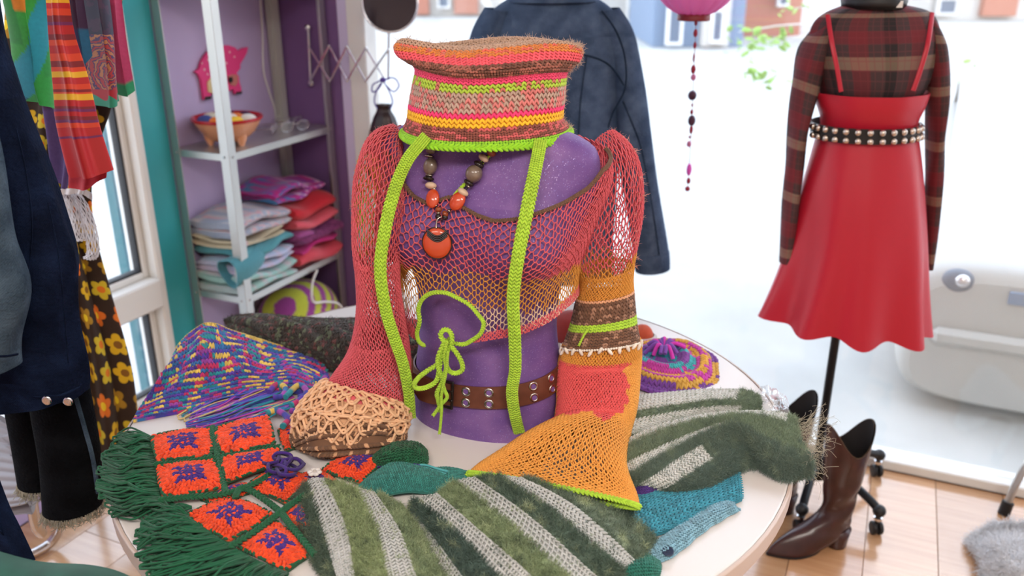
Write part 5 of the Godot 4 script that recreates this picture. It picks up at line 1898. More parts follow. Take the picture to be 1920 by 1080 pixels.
func shelf_goods() -> void:
	var mint := L(176, 214, 206); var pink := L(232, 196, 208); var lav := L(196, 192, 226); var cream := L(214, 200, 170)
	var G := "folded jumpers in the pastel pile"
	var y := 0.481
	folded("folded_blanket", "mint and pink checked wool folded lowest in the pastel pile", "blanket", Vector3(0.145, y, 0.44), Vector3(0.24, 0.062, 0.27), 2, func(v, u, k): return plaid(v + k * 0.3, u, mint, pink, L(150, 200, 196), 5.0), G)
	folded("folded_blanket", "pale blue and lavender checked wool folded second lowest in the pastel pile", "blanket", Vector3(0.145, y + 0.064, 0.435), Vector3(0.24, 0.052, 0.26), 2, func(v, u, k): return plaid(v + k * 0.2, u, L(190, 206, 230), pink, lav, 4.0), G)
	var t := folded("folded_jumper", "teal wool jumper with a drooping sleeve in the pastel pile", "jumper", Vector3(0.145, y + 0.118, 0.43), Vector3(0.24, 0.042, 0.26), 1, func(_v, _u, _k): return L(88, 158, 170), G)
	var sl := ring_patch([[rp(0.20, y + 0.085, 0.44), rp(0.20, y + 0.155, 0.44), 0.03], [rp(0.215, y + 0.07, 0.50), rp(0.215, y + 0.152, 0.50), 0.04], [rp(0.215, y + 0.052, 0.555), rp(0.215, y + 0.146, 0.56), 0.045], [rp(0.205, y + 0.046, 0.60), rp(0.205, y + 0.14, 0.61), 0.05]], 41, 30, func(w, t): return 1.0 + 0.12 * t * sin(w * 3 + 0.8))
	var b := B.new()
	skin(b, sl, 0.004, Vector2.ONE, func(_u, _v): return L(84, 152, 166))
	part("sleeve", b, mats.cloth, t)
	folded("folded_jumper", "cream jumper with a pink line folded under the patchwork jumper", "jumper", Vector3(0.135, y + 0.162, 0.455), Vector3(0.22, 0.028, 0.24), 2, func(v, u, k): return pink if (v > 0.82 and v < 0.86) else cream, G)
	folded("folded_jumper", "pale grey blue patchwork jumper folded topmost in the pastel pile", "jumper", Vector3(0.14, y + 0.192, 0.43), Vector3(0.23, 0.072, 0.265), 2, func(v, u, k):
		var n := noise.get_noise_2d(v * 9 + k * 3, u * 9)
		return L(224, 170, 178) if n > 0.22 else L(206, 200, 204) if n > -0.05 else L(168, 178, 200), G)
	G = "folded garments in the red pile"
	folded("folded_jumper", "coral red jumper folded lowest in the red pile", "jumper", Vector3(0.15, y, 0.165), Vector3(0.26, 0.066, 0.25), 1, func(_v, _u, _k): return L(222, 76, 92), G)
	folded("folded_scarf", "magenta scarf with fringe between the coral jumper and the fluffy boa", "scarf", Vector3(0.15, y + 0.067, 0.165), Vector3(0.25, 0.024, 0.24), 1, func(_v, _u, _k): return L(214, 36, 130), G)
	var boa := folded("feather_boa", "fluffy violet pink boa wound into the middle of the red pile", "boa", Vector3(0.15, y + 0.092, 0.16), Vector3(0.25, 0.05, 0.25), 1, func(_v, _u, _k): return L(172, 84, 150), G)
	var bp := Patch.new()
	bp.nu = 33; bp.nv = 17; bp.closed = true
	for j in 17:
		for a in 33:
			var w := TAU * a / 32.0
			bp.p.append(rp(0.15 + cos(w) * 0.13, y + 0.117 + sin(w) * 0.028, 0.035 + 0.25 * j / 16.0))
	bp.finish()
	many("feathers", fuzz(bp, 3600, 0.026, func(_u, _v): return vary(L(196, 104, 172) if rng.randf() < 0.7 else L(120, 70, 110), 0.2)), mats.fibre, boa)
	folded("folded_jumper", "salmon pink jumper folded above the fluffy boa", "jumper", Vector3(0.15, y + 0.144, 0.17), Vector3(0.25, 0.044, 0.25), 1, func(_v, _u, _k): return L(232, 92, 108), G)
	folded("folded_jumper", "bright red jumper folded above the salmon pink one", "jumper", Vector3(0.155, y + 0.19, 0.175), Vector3(0.25, 0.06, 0.25), 1, func(_v, _u, _k): return L(206, 26, 44), G)
	folded("folded_scarf", "crumpled magenta and violet printed scarf topmost in the red pile", "scarf", Vector3(0.135, y + 0.252, 0.20), Vector3(0.21, 0.058, 0.27), 2, func(v, u, k):
		var n := noise.get_noise_2d(v * 8, u * 7 + k * 5)
		return L(200, 40, 140) if n > 0.05 else L(150, 60, 170) if n > -0.2 else L(70, 130, 180) if v > 0.55 else L(236, 190, 226), G, null, 0.014)
	# fringe ends hanging over the shelf edge
	# bottom: striped cushion, dark cloth
	var cc := rp(0.155, 0.062, 0.17)
	var cu := thing("striped_cushion", "lime and violet striped round cushion on the lowest shelf", "cushion", cc)
	b = B.new()
	var p := PackedVector3Array()
	var cl := []
	for j in 81:
		var v := j / 80.0
		for a in 161:
			var w := TAU * a / 160.0
			var h := -PI / 2 + PI * v
			var q := Vector3(cos(h) * cos(w), sin(h), cos(h) * sin(w))
			q = Vector3(signf(q.x) * pow(absf(q.x), 0.8), q.y, signf(q.z) * pow(absf(q.z), 0.8))
			p.append(Vector3(0.155 + q.x * 0.135, 0.062 + 0.165 + q.y * 0.165, 0.20 + q.z * 0.18))
			var d := q.z * 0.8 + q.y * 0.75 + q.x * 0.25
			cl.append(L(206, 216, 72) if fmod(d * 3.1 + 20.0, 1.0) < 0.52 else L(164, 70, 156))
	b.grid(p, 161, 81, true, false, cl)
	part("cover", b, mats.cloth, cu, true)
	b = B.new()
	b.tube(curve([rp(0.262, 0.46, 0.20), rp(0.272, 0.42, 0.25), rp(0.285, 0.36, 0.27), rp(0.292, 0.335, 0.2), rp(0.30, 0.30, 0.13), rp(0.30, 0.23, 0.09)], 30), 0.0045, 8)
	var cab := thing("white_cable", "white power cable looped over the striped cushion", "cable", rp(0.29, 0.36, 0.27))
	part("wire", b, mats.white_paint, cab)
	folded("folded_cloth", "dark plum cloth lying beside the striped cushion on the lowest shelf", "cloth", Vector3(0.15, 0.061, 0.47), Vector3(0.25, 0.18, 0.2), 3, func(v, u, k): return L(84, 30, 64) if noise.get_noise_2d(v * 8, u * 6 + k) > 0.0 else L(34, 24, 34), "", null, 0.012)
	bowl()
	var GG := "reading glasses beside the painted bowl"
	eyeglasses(Vector3(0.14, 0.978, 0.235), 0.5, GG, "wire-framed reading glasses lying right beside the painted bowl")
	eyeglasses(Vector3(0.19, 0.978, 0.17), -0.4, GG, "wire-framed reading glasses lying along the shelf's front lip")
	eyeglasses(Vector3(0.12, 0.978, 0.09), 0.2, GG, "wire-framed reading glasses lying deepest in the shelf corner")

func bowl() -> void:
	var c := rp(0.13, 0.977, 0.44)
	var o := thing("footed_bowl", "painted clay bowl on three stub feet, filled with odds and ends", "bowl", c)
	var clay := mat("painted_clay", 214, 142, 96, 0.3)
	clay.clearcoat_enabled = true
	var red := mat("red_glaze", 178, 22, 32, 0.25)
	var tf := Transform3D(Basis.IDENTITY, c)
	var b := B.new()
	b.lathe([Vector2(0.0, 0.010), Vector2(0.03, 0.010), Vector2(0.055, 0.016), Vector2(0.085, 0.040), Vector2(0.107, 0.074), Vector2(0.113, 0.088)], 40, tf)
	part("body", b, clay, o)
	b = B.new()
	b.lathe([Vector2(0.113, 0.082), Vector2(0.118, 0.090), Vector2(0.115, 0.094), Vector2(0.107, 0.088), Vector2(0.085, 0.060), Vector2(0.05, 0.050), Vector2(0.0, 0.048)], 40, tf)
	part("glazed_rim", b, red, o)
	for k in 3:
		var a := 0.6 + TAU * k / 3.0
		b = B.new()
		var d := Vector3(cos(a), 0, sin(a))
		b.tube(PackedVector3Array([c + d * 0.062 + Vector3(0, 0.040, 0), c + d * 0.062 + Vector3(0, 0.022, 0), c + d * 0.062 + Vector3(0, 0.007, 0), c + d * 0.062]), PackedFloat32Array([0.022, 0.018, 0.011, 0.007]), 12)
		part("foot", b, clay, o)
	# a painted motif on the outside: red crescent with green leaves
	b = B.new()
	for k in 13:
		var t := k / 12.0 - 0.5
		var a := 1.25 + t * 0.9
		var r := lerpf(0.058, 0.088, 0.35 + t * t * 2.2)
		var h := lerpf(0.033, 0.06, 0.35 + t * t * 2.2)
		b.ball(c + Vector3(cos(a) * r, h, sin(a) * r), Vector3(0.008, 0.007, 0.006), 8, L(30, 96, 50) if absf(t) > 0.28 else L(150, 20, 30))
	part("painted_leaves", b, mats.tint, o)
	var cols := [L(230, 226, 220), L(238, 196, 50), L(236, 130, 50), L(60, 80, 150), L(226, 220, 200), L(70, 30, 80), L(60, 28, 70), L(220, 120, 60), L(232, 220, 214), L(90, 60, 120)]
	for k in 10:
		var a := TAU * k / 7.0
		var r := 0.07 if k < 7 else 0.03
		var e := thing("trinket", ["white shell trinket", "yellow wooden trinket", "orange felt trinket", "blue glass trinket", "ivory button trinket", "plum ribbon trinket", "dark plum trinket", "amber wooden trinket", "pale shell trinket", "violet bead trinket"][k] + " lying in the painted clay bowl", "trinket", c + Vector3(cos(a) * r, 0.066, sin(a) * r), "trinkets in the painted bowl")
		b = B.new()
		b.ball(c + Vector3(cos(a) * r, 0.084 if k < 7 else 0.088, sin(a) * r), Vector3(0.030, 0.018, 0.024), 14, cols[k], Basis(Vector3.UP, a))
		part("bead", b, mats.tint, e)

func eyeglasses(c: Vector3, turn: float, group: String, label: String) -> void:
	var o := thing("eyeglasses", label, "glasses", rp(c.x, c.y, c.z), group)
	var bs := Basis(Vector3.UP, turn)
	var at_ := func(x: float, y: float, z: float) -> Vector3: return rp(0, 0, 0) + RT.basis * (c + bs * Vector3(x, y, z))
	for s in [-1.0, 1.0]:
		var ring := PackedVector3Array()
		for k in 25:
			var a := TAU * k / 24.0
			ring.append(at_.call(0.012 + 0.004 * sin(a), 0.021 + 0.018 * sin(a), s * 0.032 + 0.024 * cos(a)))
		var b := B.new()
		b.tube(ring, 0.0013, 6)
		var rim := part("rim", b, mats.chrome, o)
		b = B.new()
		var f := []
		for k in 24: f.append(ring[k])
		b.poly(f, at_.call(-0.2, 0.02, 0))
		part("lens", b, mats.pane, rim)
		b = B.new()
		b.tube(curve([at_.call(0.012, 0.026, s * 0.056), at_.call(-0.03, 0.022, s * 0.06), at_.call(-0.09, 0.014, s * 0.056), at_.call(-0.115, 0.003, s * 0.054)], 14), 0.0013, 6)
		part("temple", b, mats.chrome, o)
	var b := B.new()
	b.tube(curve([at_.call(0.014, 0.026, -0.009), at_.call(0.017, 0.030, 0), at_.call(0.014, 0.026, 0.009)], 8), 0.0012, 6)
	part("bridge", b, mats.chrome, o)

# ---------------------------------------------------------------- on the walls
func on_wall(px: float, py: float, axis: int, val: float) -> Vector3:       # a point of the room's own axes on the plane x = val (axis 0) or z = val (axis 2)
	var inv := RT.affine_inverse()
	var e := inv * EYE
	var d := inv.basis * ray(px, py)
	return e + d * ((val - e[axis]) / d[axis])
func slab(b: B, outline: Array, depth: Vector3, col := Color.WHITE) -> void:      # an outline of points given some thickness
	var n := outline.size()
	var ax := ((outline[1] - outline[0]) as Vector3)
	var nm := depth.normalized()
	var e1 := (ax - nm * ax.dot(nm)).normalized()
	var e2 := nm.cross(e1)
	var flat := PackedVector2Array()
	for p in outline: flat.append(Vector2((p - outline[0]).dot(e1), (p - outline[0]).dot(e2)))
	var tri := Geometry2D.triangulate_polygon(flat)
	var mid := Vector3.ZERO
	for p in outline: mid += p / n
	for k in range(0, tri.size(), 3):
		b.poly([outline[tri[k]] + depth, outline[tri[k + 1]] + depth, outline[tri[k + 2]] + depth], mid, col)
		b.poly([outline[tri[k]], outline[tri[k + 1]], outline[tri[k + 2]]], mid + depth, col)
	for k in n:
		var p: Vector3 = outline[k]
		var q: Vector3 = outline[(k + 1) % n]
		var m := (p + q) / 2
		b.poly([p, q, q + depth, p + depth], m + depth / 2 - (q - p).cross(depth).normalized() * (1.0 if Geometry2D.is_polygon_clockwise(flat) else -1.0), col)

func wall_things() -> void:
	# flat wooden pig on the lilac wall
	var o := thing("pig_plaque", "flat pink wooden pig with spots hung on the lilac wall", "wall ornament", RT * on_wall(405, 140, 0, 0.0))
	var zo := func(l: Array, x: float) -> Array:
		var r := []
		for q in l: r.append(on_wall(300 + q[0] / 3.374, q[1] / 3.374, 0, x))
		return r
	var b := B.new()
	slab(b, zo.call([[208, 455], [238, 432], [250, 390], [275, 345], [310, 312], [315, 285], [330, 300], [370, 288], [420, 286], [460, 300], [485, 325], [510, 305], [542, 298], [536, 330], [518, 365], [492, 405], [494, 430], [470, 462], [484, 480], [488, 520], [500, 560], [498, 590], [462, 594], [452, 560], [420, 575], [350, 605], [308, 590], [304, 622], [266, 630], [256, 560], [246, 500], [230, 468]], 0.004), Vector3(0.011, 0, 0), L(232, 60, 128))
	var bd := part("body", b, mats.tint, o, true)
	b = B.new()
	for q in [[280, 440, 9], [305, 380, 9], [265, 400, 6], [300, 470, 7], [440, 330, 8], [420, 400, 8], [470, 360, 7]]:
		b = B.new()
		b.ball(on_wall(300 + q[0] / 3.374, q[1] / 3.374, 0, 0.0145), Vector3(0.003, q[2] * 0.00055, q[2] * 0.00055), 10, L(240, 190, 200))
		part("spot", b, mats.tint, bd, true)
	b = B.new()
	slab(b, zo.call([[295, 520], [320, 485], [345, 500], [350, 560], [330, 592], [300, 580]], 0.014), Vector3(0.005, 0, 0), L(232, 206, 150))
	part("wing", b, mats.tint, bd, true)
	b = B.new()
	slab(b, zo.call([[425, 480], [455, 470], [485, 475], [486, 520], [470, 545], [440, 535]], 0.014), Vector3(0.005, 0, 0), L(200, 120, 110))
	slab(b, zo.call([[433, 490], [452, 486], [458, 510], [446, 525], [434, 515]], 0.018), Vector3(0.004, 0, 0), L(20, 18, 20))
	part("face", b, mats.tint, bd, true)
	b = B.new()
	slab(b, zo.call([[262, 612], [306, 605], [304, 626], [266, 632]], 0.002), Vector3(0.014, 0, 0), L(30, 24, 28))
	slab(b, zo.call([[460, 582], [500, 575], [499, 594], [463, 597]], 0.002), Vector3(0.014, 0, 0), L(30, 24, 28))
	part("hooves", b, mats.tint, bd, true)
	# the lining seam and the cable by the corner
	o = thing("wall_cable", "thin white cable running down the lilac wall by the corner", "cable", rp(0.006, 1.0, 0.07))
	b = B.new()
	var pts := []
	for q in [[486, -60], [488, 0], [492, 60], [494, 130], [504, 170], [515, 205], [518, 240]]: pts.append(RT * on_wall(q[0], q[1], 0, 0.006))
	b.tube(curve(pts, 40), 0.0035, 8)
	part("wire", b, mats.white_paint, o)
	# scissor arm with a round mirror
	var wp := RT * on_wall(580, 105, 2, 0.0)
	o = thing("scissor_mirror", "round shaving mirror on a chrome scissor arm fixed to the purple wall", "mirror", wp)
	var d0 := -(RT * on_wall(580, 105, 2, 0.02)).z
	b = B.new()
	b.tube(PackedVector3Array([at(578, 52, d0 - 0.01), at(583, 158, d0 - 0.01)]), 0.006, 10)
	b.ball(at(577, 52, d0 - 0.008), Vector3(0.012, 0.012, 0.006), 12)
	b.ball(at(583, 156, d0 - 0.008), Vector3(0.012, 0.012, 0.006), 12)
	part("bracket", b, mats.chrome, o)
	var up := [[579, 88], [617, 86], [650, 88], [686, 90], [728, 93]]
	var dn := [[582, 150], [618, 152], [651, 152], [686, 153], [722, 150]]
	var dd := func(k: int) -> float: return d0 - 0.02 - 0.05 * k
	for k in 4:
		for z in 2:
			b = B.new()
			var p0: Vector3 = at(up[k][0], up[k][1], dd.call(k) - z * 0.004) if z == 0 else at(dn[k][0], dn[k][1], dd.call(k) - 0.006)
			var p1: Vector3 = at(dn[k + 1][0], dn[k + 1][1], dd.call(k + 1)) if z == 0 else at(up[k + 1][0], up[k + 1][1], dd.call(k + 1) - 0.006)
			b.tube(PackedVector3Array([p0, p1]), 0.0045, 6, Color.WHITE, true, 0.4)
			part("bar", b, mats.chrome, o)
	b = B.new()
	for k in 5:
		b.ball(at(up[k][0], up[k][1], dd.call(k) - 0.006), Vector3(0.005, 0.005, 0.005), 8)
		b.ball(at(dn[k][0], dn[k][1], dd.call(k) - 0.006), Vector3(0.005, 0.005, 0.005), 8)
	part("rivets", b, mats.chrome, o)
	var ed: float = dd.call(4)
	b = B.new()
	b.tube(PackedVector3Array([at(728, 150, ed), at(729, 60, ed)]), 0.004, 8)
	part("stem", b, mats.chrome, o)
	var mc := at(731, 6, ed)
	var mt := Transform3D(Basis(Vector3.RIGHT, PI / 2 - 0.1), mc)
	b = B.new()
	b.lathe([Vector2(0.0, 0.0), Vector2(0.090, 0.0), Vector2(0.092, 0.002), Vector2(0.0, 0.0021)], 48, mt)
	part("glass", b, mats.get("mirror_dark_reflection", mat("mirror_dark_reflection", 58, 48, 54, 0.08, 0.3)), o)  # the dim room it would reflect is put into the glass colour
	b = B.new()
	var ring := PackedVector3Array()
	for k in 49: ring.append(mt * Vector3(0.0935 * cos(TAU * k / 48), 0.001, 0.0935 * sin(TAU * k / 48)))
	b.tube(ring, 0.004, 8)
	part("rim", b, mats.chrome, o)
	# drawstring pouch on the arm
	o = thing("drawstring_pouch", "dark patchwork leather pouch hung by purple cord from the scissor arm", "pouch", at(722, 290, ed))
	var dk := mat("pouch_leather", 46, 30, 34, 0.35)
	dk.albedo_texture = noise_tex(0.02, [[0.0, Color(0.35, 0.3, 0.4)], [0.5, Color(0.9, 0.7, 0.72)], [0.56, Color(1.0, 0.35, 0.35)], [1.0, Color(0.7, 0.66, 0.8)]], 44, 256)
	dk.uv1_triplanar = true
	dk.uv1_scale = Vector3.ONE * 5
	var pp := ring_patch([[at(703, 196, ed), at(736, 196, ed), 0.02], [at(707, 206, ed), at(733, 206, ed), 0.016], [at(700, 222, ed), at(742, 222, ed), 0.03], [at(692, 255, ed), at(752, 255, ed), 0.042], [at(688, 300, ed), at(757, 300, ed), 0.045], [at(690, 330, ed), at(755, 330, ed), 0.04], [at(708, 345, ed), at(738, 345, ed), 0.015]], 41, 36, func(w, t): return 1.0 + 0.06 * sin(w * 9) * (1.0 - t))
	b = B.new()
	skin(b, pp, 0.003)
	part("bag", b, dk, o)
	for l in [[[718, 150], [706, 170], [702, 190], [708, 204]], [[718, 150], [730, 172], [736, 190], [732, 204]], [[718, 150], [738, 146], [748, 160], [738, 172], [724, 160]], [[718, 150], [700, 158], [698, 172], [708, 168], [716, 156]]]:
		b = B.new()
		var c := []
		for q in l: c.append(at(q[0], q[1], ed - 0.012))
		b.tube(curve(c, 20), 0.0025, 6, L(84, 60, 150))
		part("cord", b, mats.tint, o)
	b = B.new()
	b.ball(at(718, 150, ed - 0.012), Vector3(0.012, 0.009, 0.009), 10, L(84, 60, 150))
	part("knot", b, mats.tint, o)

# ---------------------------------------------------------------- hanging in the window
func denim_mat(called: String, lo: Color, hi: Color, sd: int) -> StandardMaterial3D:
	if not mats.has("twill"): mats.twill = noise_tex(0.12, [], 33, 512, Vector3.ONE, 3, true)
	var f := FastNoiseLite.new()
	f.seed = sd
	f.frequency = 1.0
	f.fractal_octaves = 3
	var im := Image.create(512, 512, false, Image.FORMAT_RGB8)
	for y in 512:
		for x in 512:
			var k := 0.5 + 0.6 * f.get_noise_2d(x * 0.012, y * 0.012) + 0.34 * f.get_noise_2d(x * 0.9, y * 0.25 + 40) + (0.10 if (x + y) % 4 < 2 else -0.10)
			im.set_pixel(x, y, lo.lerp(hi, clampf(k, 0, 1)))
	var m := tex_mat(called, im, 0.85)
	m.uv1_triplanar = true
	m.uv1_scale = Vector3.ONE * 2.2
	m.metallic_specular = 0.15
	m.normal_enabled = true
	m.normal_texture = mats.twill
	m.normal_scale = 0.8
	return m
func seam(o: Node3D, l: Array, d: float, r := 0.0035, m: Material = null, called := "seam") -> void:
	var c := []
	for q in l: c.append(at(q[0], q[1], q[2] if q.size() > 2 else d))
	var b := B.new()
	b.tube(curve(c, 40), r, 6, Color.WHITE, true, 0.5, Vector3.UP)
	part(called, b, m if m else mats.denim_seam, o)

func window_things() -> void:
	denim_mat("denim_mid", Color(0.175, 0.235, 0.33), Color(0.37, 0.44, 0.54), 61)
	denim_mat("denim_seam", Color(0.09, 0.135, 0.20), Color(0.17, 0.23, 0.31), 62)
	var d := 2.5
	var o := thing("denim_jacket", "mid blue denim jacket hung in the shop window behind the torso", "jacket", at(1045, 500, d))
	var body_ := ring_patch([[at(985, -34, d), at(1075, -34, d), 0.05], [at(960, -8, d), at(1110, -10, d), 0.06], [at(925, 18, d), at(1145, 14, d), 0.075], [at(908, 50, d), at(1168, 48, d), 0.09], [at(905, 110, d), at(1168, 110, d), 0.11], [at(910, 200, d), at(1160, 200, d), 0.12], [at(912, 330, d), at(1158, 330, d), 0.12], [at(918, 440, d), at(1150, 440, d), 0.115], [at(920, 490, d), at(1148, 490, d), 0.11]], 61, 60, func(w, t): return 1.0 + 0.025 * t * sin(w * 7 + 1))
	var b := B.new()
	skin(b, body_, 0.004)
	part("body", b, mats.denim_mid, o)
	var wav := func(w: float, t: float) -> float: return 1.0 + 0.05 * sin(w * 3 + t * 12) * sin(PI * t)
	for s in [[[1105, 22, 1162, 14, 0.06], [1128, 90, 1190, 62, 0.07], [1138, 160, 1205, 140, 0.068], [1150, 250, 1218, 236, 0.062], [1168, 350, 1234, 340, 0.055], [1182, 440, 1248, 434, 0.048], [1188, 478, 1254, 472, 0.046]], [[968, 22, 908, 14, 0.06], [945, 90, 884, 62, 0.07], [935, 160, 868, 140, 0.068], [922, 250, 855, 236, 0.062], [905, 350, 838, 340, 0.055], [890, 440, 826, 434, 0.048], [886, 478, 820, 472, 0.046]]]:
		var r := []
		for q in s:
			r.append([at(minf(q[0], q[2]), q[1] if q[0] < q[2] else q[3], d + 0.0), at(maxf(q[0], q[2]), q[3] if q[0] < q[2] else q[1], d + 0.0), q[4]])
		b = B.new()
		skin(b, ring_patch(r, 41, 50, wav), 0.003)
		var sl := part("sleeve", b, mats.denim_mid, o)
		var e: Array = s[-1]
		var x0 := minf(e[0], e[2])
		var x1 := maxf(e[0], e[2])
		b = B.new()
		skin(b, ring_patch([[at(x0 - 1, 476, d), at(x1 + 1, 470, d), 0.049], [at(x0, 492, d), at(x1 + 2, 486, d), 0.050], [at(x0 + 3, 509, d), at(x1 + 2, 502, d), 0.048]], 41, 14), 0.005)
		part("cuff", b, mats.denim_mid, sl)
	b = B.new()
	skin(b, ring_patch([[at(975, -50, d), at(1088, -52, d), 0.07], [at(958, -14, d), at(1108, -16, d), 0.085], [at(950, 4, d), at(1122, 2, d), 0.09]], 41, 14), 0.006)
	part("collar", b, mats.denim_mid, o)
	b = B.new()
	skin(b, ring_patch([[at(918, 480, d), at(1150, 480, d), 0.118], [at(919, 512, d), at(1150, 512, d), 0.118]], 41, 8), 0.005)
	part("waistband", b, mats.denim_mid, o)
	var f := d - 0.105
	seam(o, [[960, 96, f], [1030, 94, f - 0.008], [1092, 102, f], [1140, 120, f + 0.03], [1170, 160, d - 0.07]], f, 0.0022)
	seam(o, [[1128, 20, d - 0.06], [1156, 60, d - 0.07], [1172, 110, d - 0.073], [1172, 165, d - 0.072], [1150, 210, d - 0.075], [1140, 240, d - 0.07]], d - 0.07, 0.0022)
	seam(o, [[1168, 190, d - 0.066], [1200, 270, d - 0.06], [1216, 350, d - 0.054], [1228, 420, d - 0.048], [1236, 478, d - 0.046]], d - 0.06, 0.002)
	seam(o, [[1100, 105, f], [1088, 200, f - 0.012], [1082, 330, f - 0.012]], f, 0.002)
	var hg := thing("jacket_hanger", "dark metal hanger holding the denim jacket", "hanger", at(1040, -60, d))
	b = B.new()
	b.tube(curve([at(960, 0, d), at(1035, -60, d), at(1110, 0, d)], 20), 0.004, 8)
	b.tube(curve([at(1035, -62, d), at(1035, -100, d), at(1045, -125, d), at(1035, -140, d), at(1022, -130, d)], 20), 0.003, 8)
	part("wire", b, mats.black_metal, hg)
	# paper lantern and its bead string
	var ld := 2.55
	o = thing("paper_lantern", "pink paper lantern with a dark red collar and a hanging bead string", "lantern", at(1307, 30, ld))
	var pk := mat("lantern_paper", 255, 255, 255, 0.7)
	pk.vertex_color_use_as_albedo = true
	pk.backlight_enabled = true
	pk.backlight = Color(0.8, 0.55, 0.75)
	var c := at(1307, -54, ld)
	var R := 0.124
	for k in 16:
		b = B.new()
		var p := PackedVector3Array()
		for j in 17:
			var h := -1.22 + 2.44 * j / 16.0
			for a in 5:
				var w := TAU * (k + a / 4.0) / 16.0
				var rr := R * (1.0 - 0.03 * (1.0 - pow(sin(PI * a / 4.0), 1.0)))
				p.append(c + Vector3(cos(w) * cos(h) * rr, sin(h) * rr, sin(w) * cos(h) * rr))
		var cols := []
		for q in p: cols.append(Color(0.80, 0.24, 0.58))
		b.grid(p, 5, 17, false, false, cols)
		part("panel", b, pk, o)
	var redp := mat("lantern_collar", 120, 16, 26, 0.5)
	b = B.new()
	var y0 := c.y - R * sin(1.22)
	b.lathe([Vector2(0.036, 0.004), Vector2(0.046, 0.002), Vector2(0.047, -0.014), Vector2(0.044, -0.016), Vector2(0.036, -0.014)], 28, Transform3D(Basis.IDENTITY, Vector3(c.x, y0, c.z)))
	part("collar", b, redp, o)
	b = B.new()
	b.tube(PackedVector3Array([at(1306, 20, ld), at(1301, 130, ld), at(1297, 240, ld), at(1289, 356, ld)]), 0.0009, 5)
	part("string", b, redp, o)
	for q in [[1305, 42, 3, 6, 0], [1304, 62, 4, 7, 0], [1303, 85, 3, 6, 0], [1301, 108, 2, 8, 0], [1300, 130, 4.5, 8, 0], [1300, 145, 5, 6, 2], [1298, 179, 8, 9, 1], [1298, 197, 2, 3, 0], [1297, 210, 3, 5, 0], [1297, 226, 7, 10, 1], [1296, 243, 3.5, 8, 0], [1293, 257, 2, 3, 0], [1292, 270, 4.5, 6, 2], [1292, 318, 5, 12, 3], [1291, 339, 4, 6, 0], [1289, 354, 5, 5, 0]]:
		b = B.new()
		b.ball(at(q[0], q[1], ld), Vector3(q[2], q[3], q[2]) * ld / F * 1.03, 12, [L(150, 30, 56), L(70, 36, 60), L(196, 120, 160), L(226, 90, 200)][q[4]])
		part("bead", b, mats.tint, o)

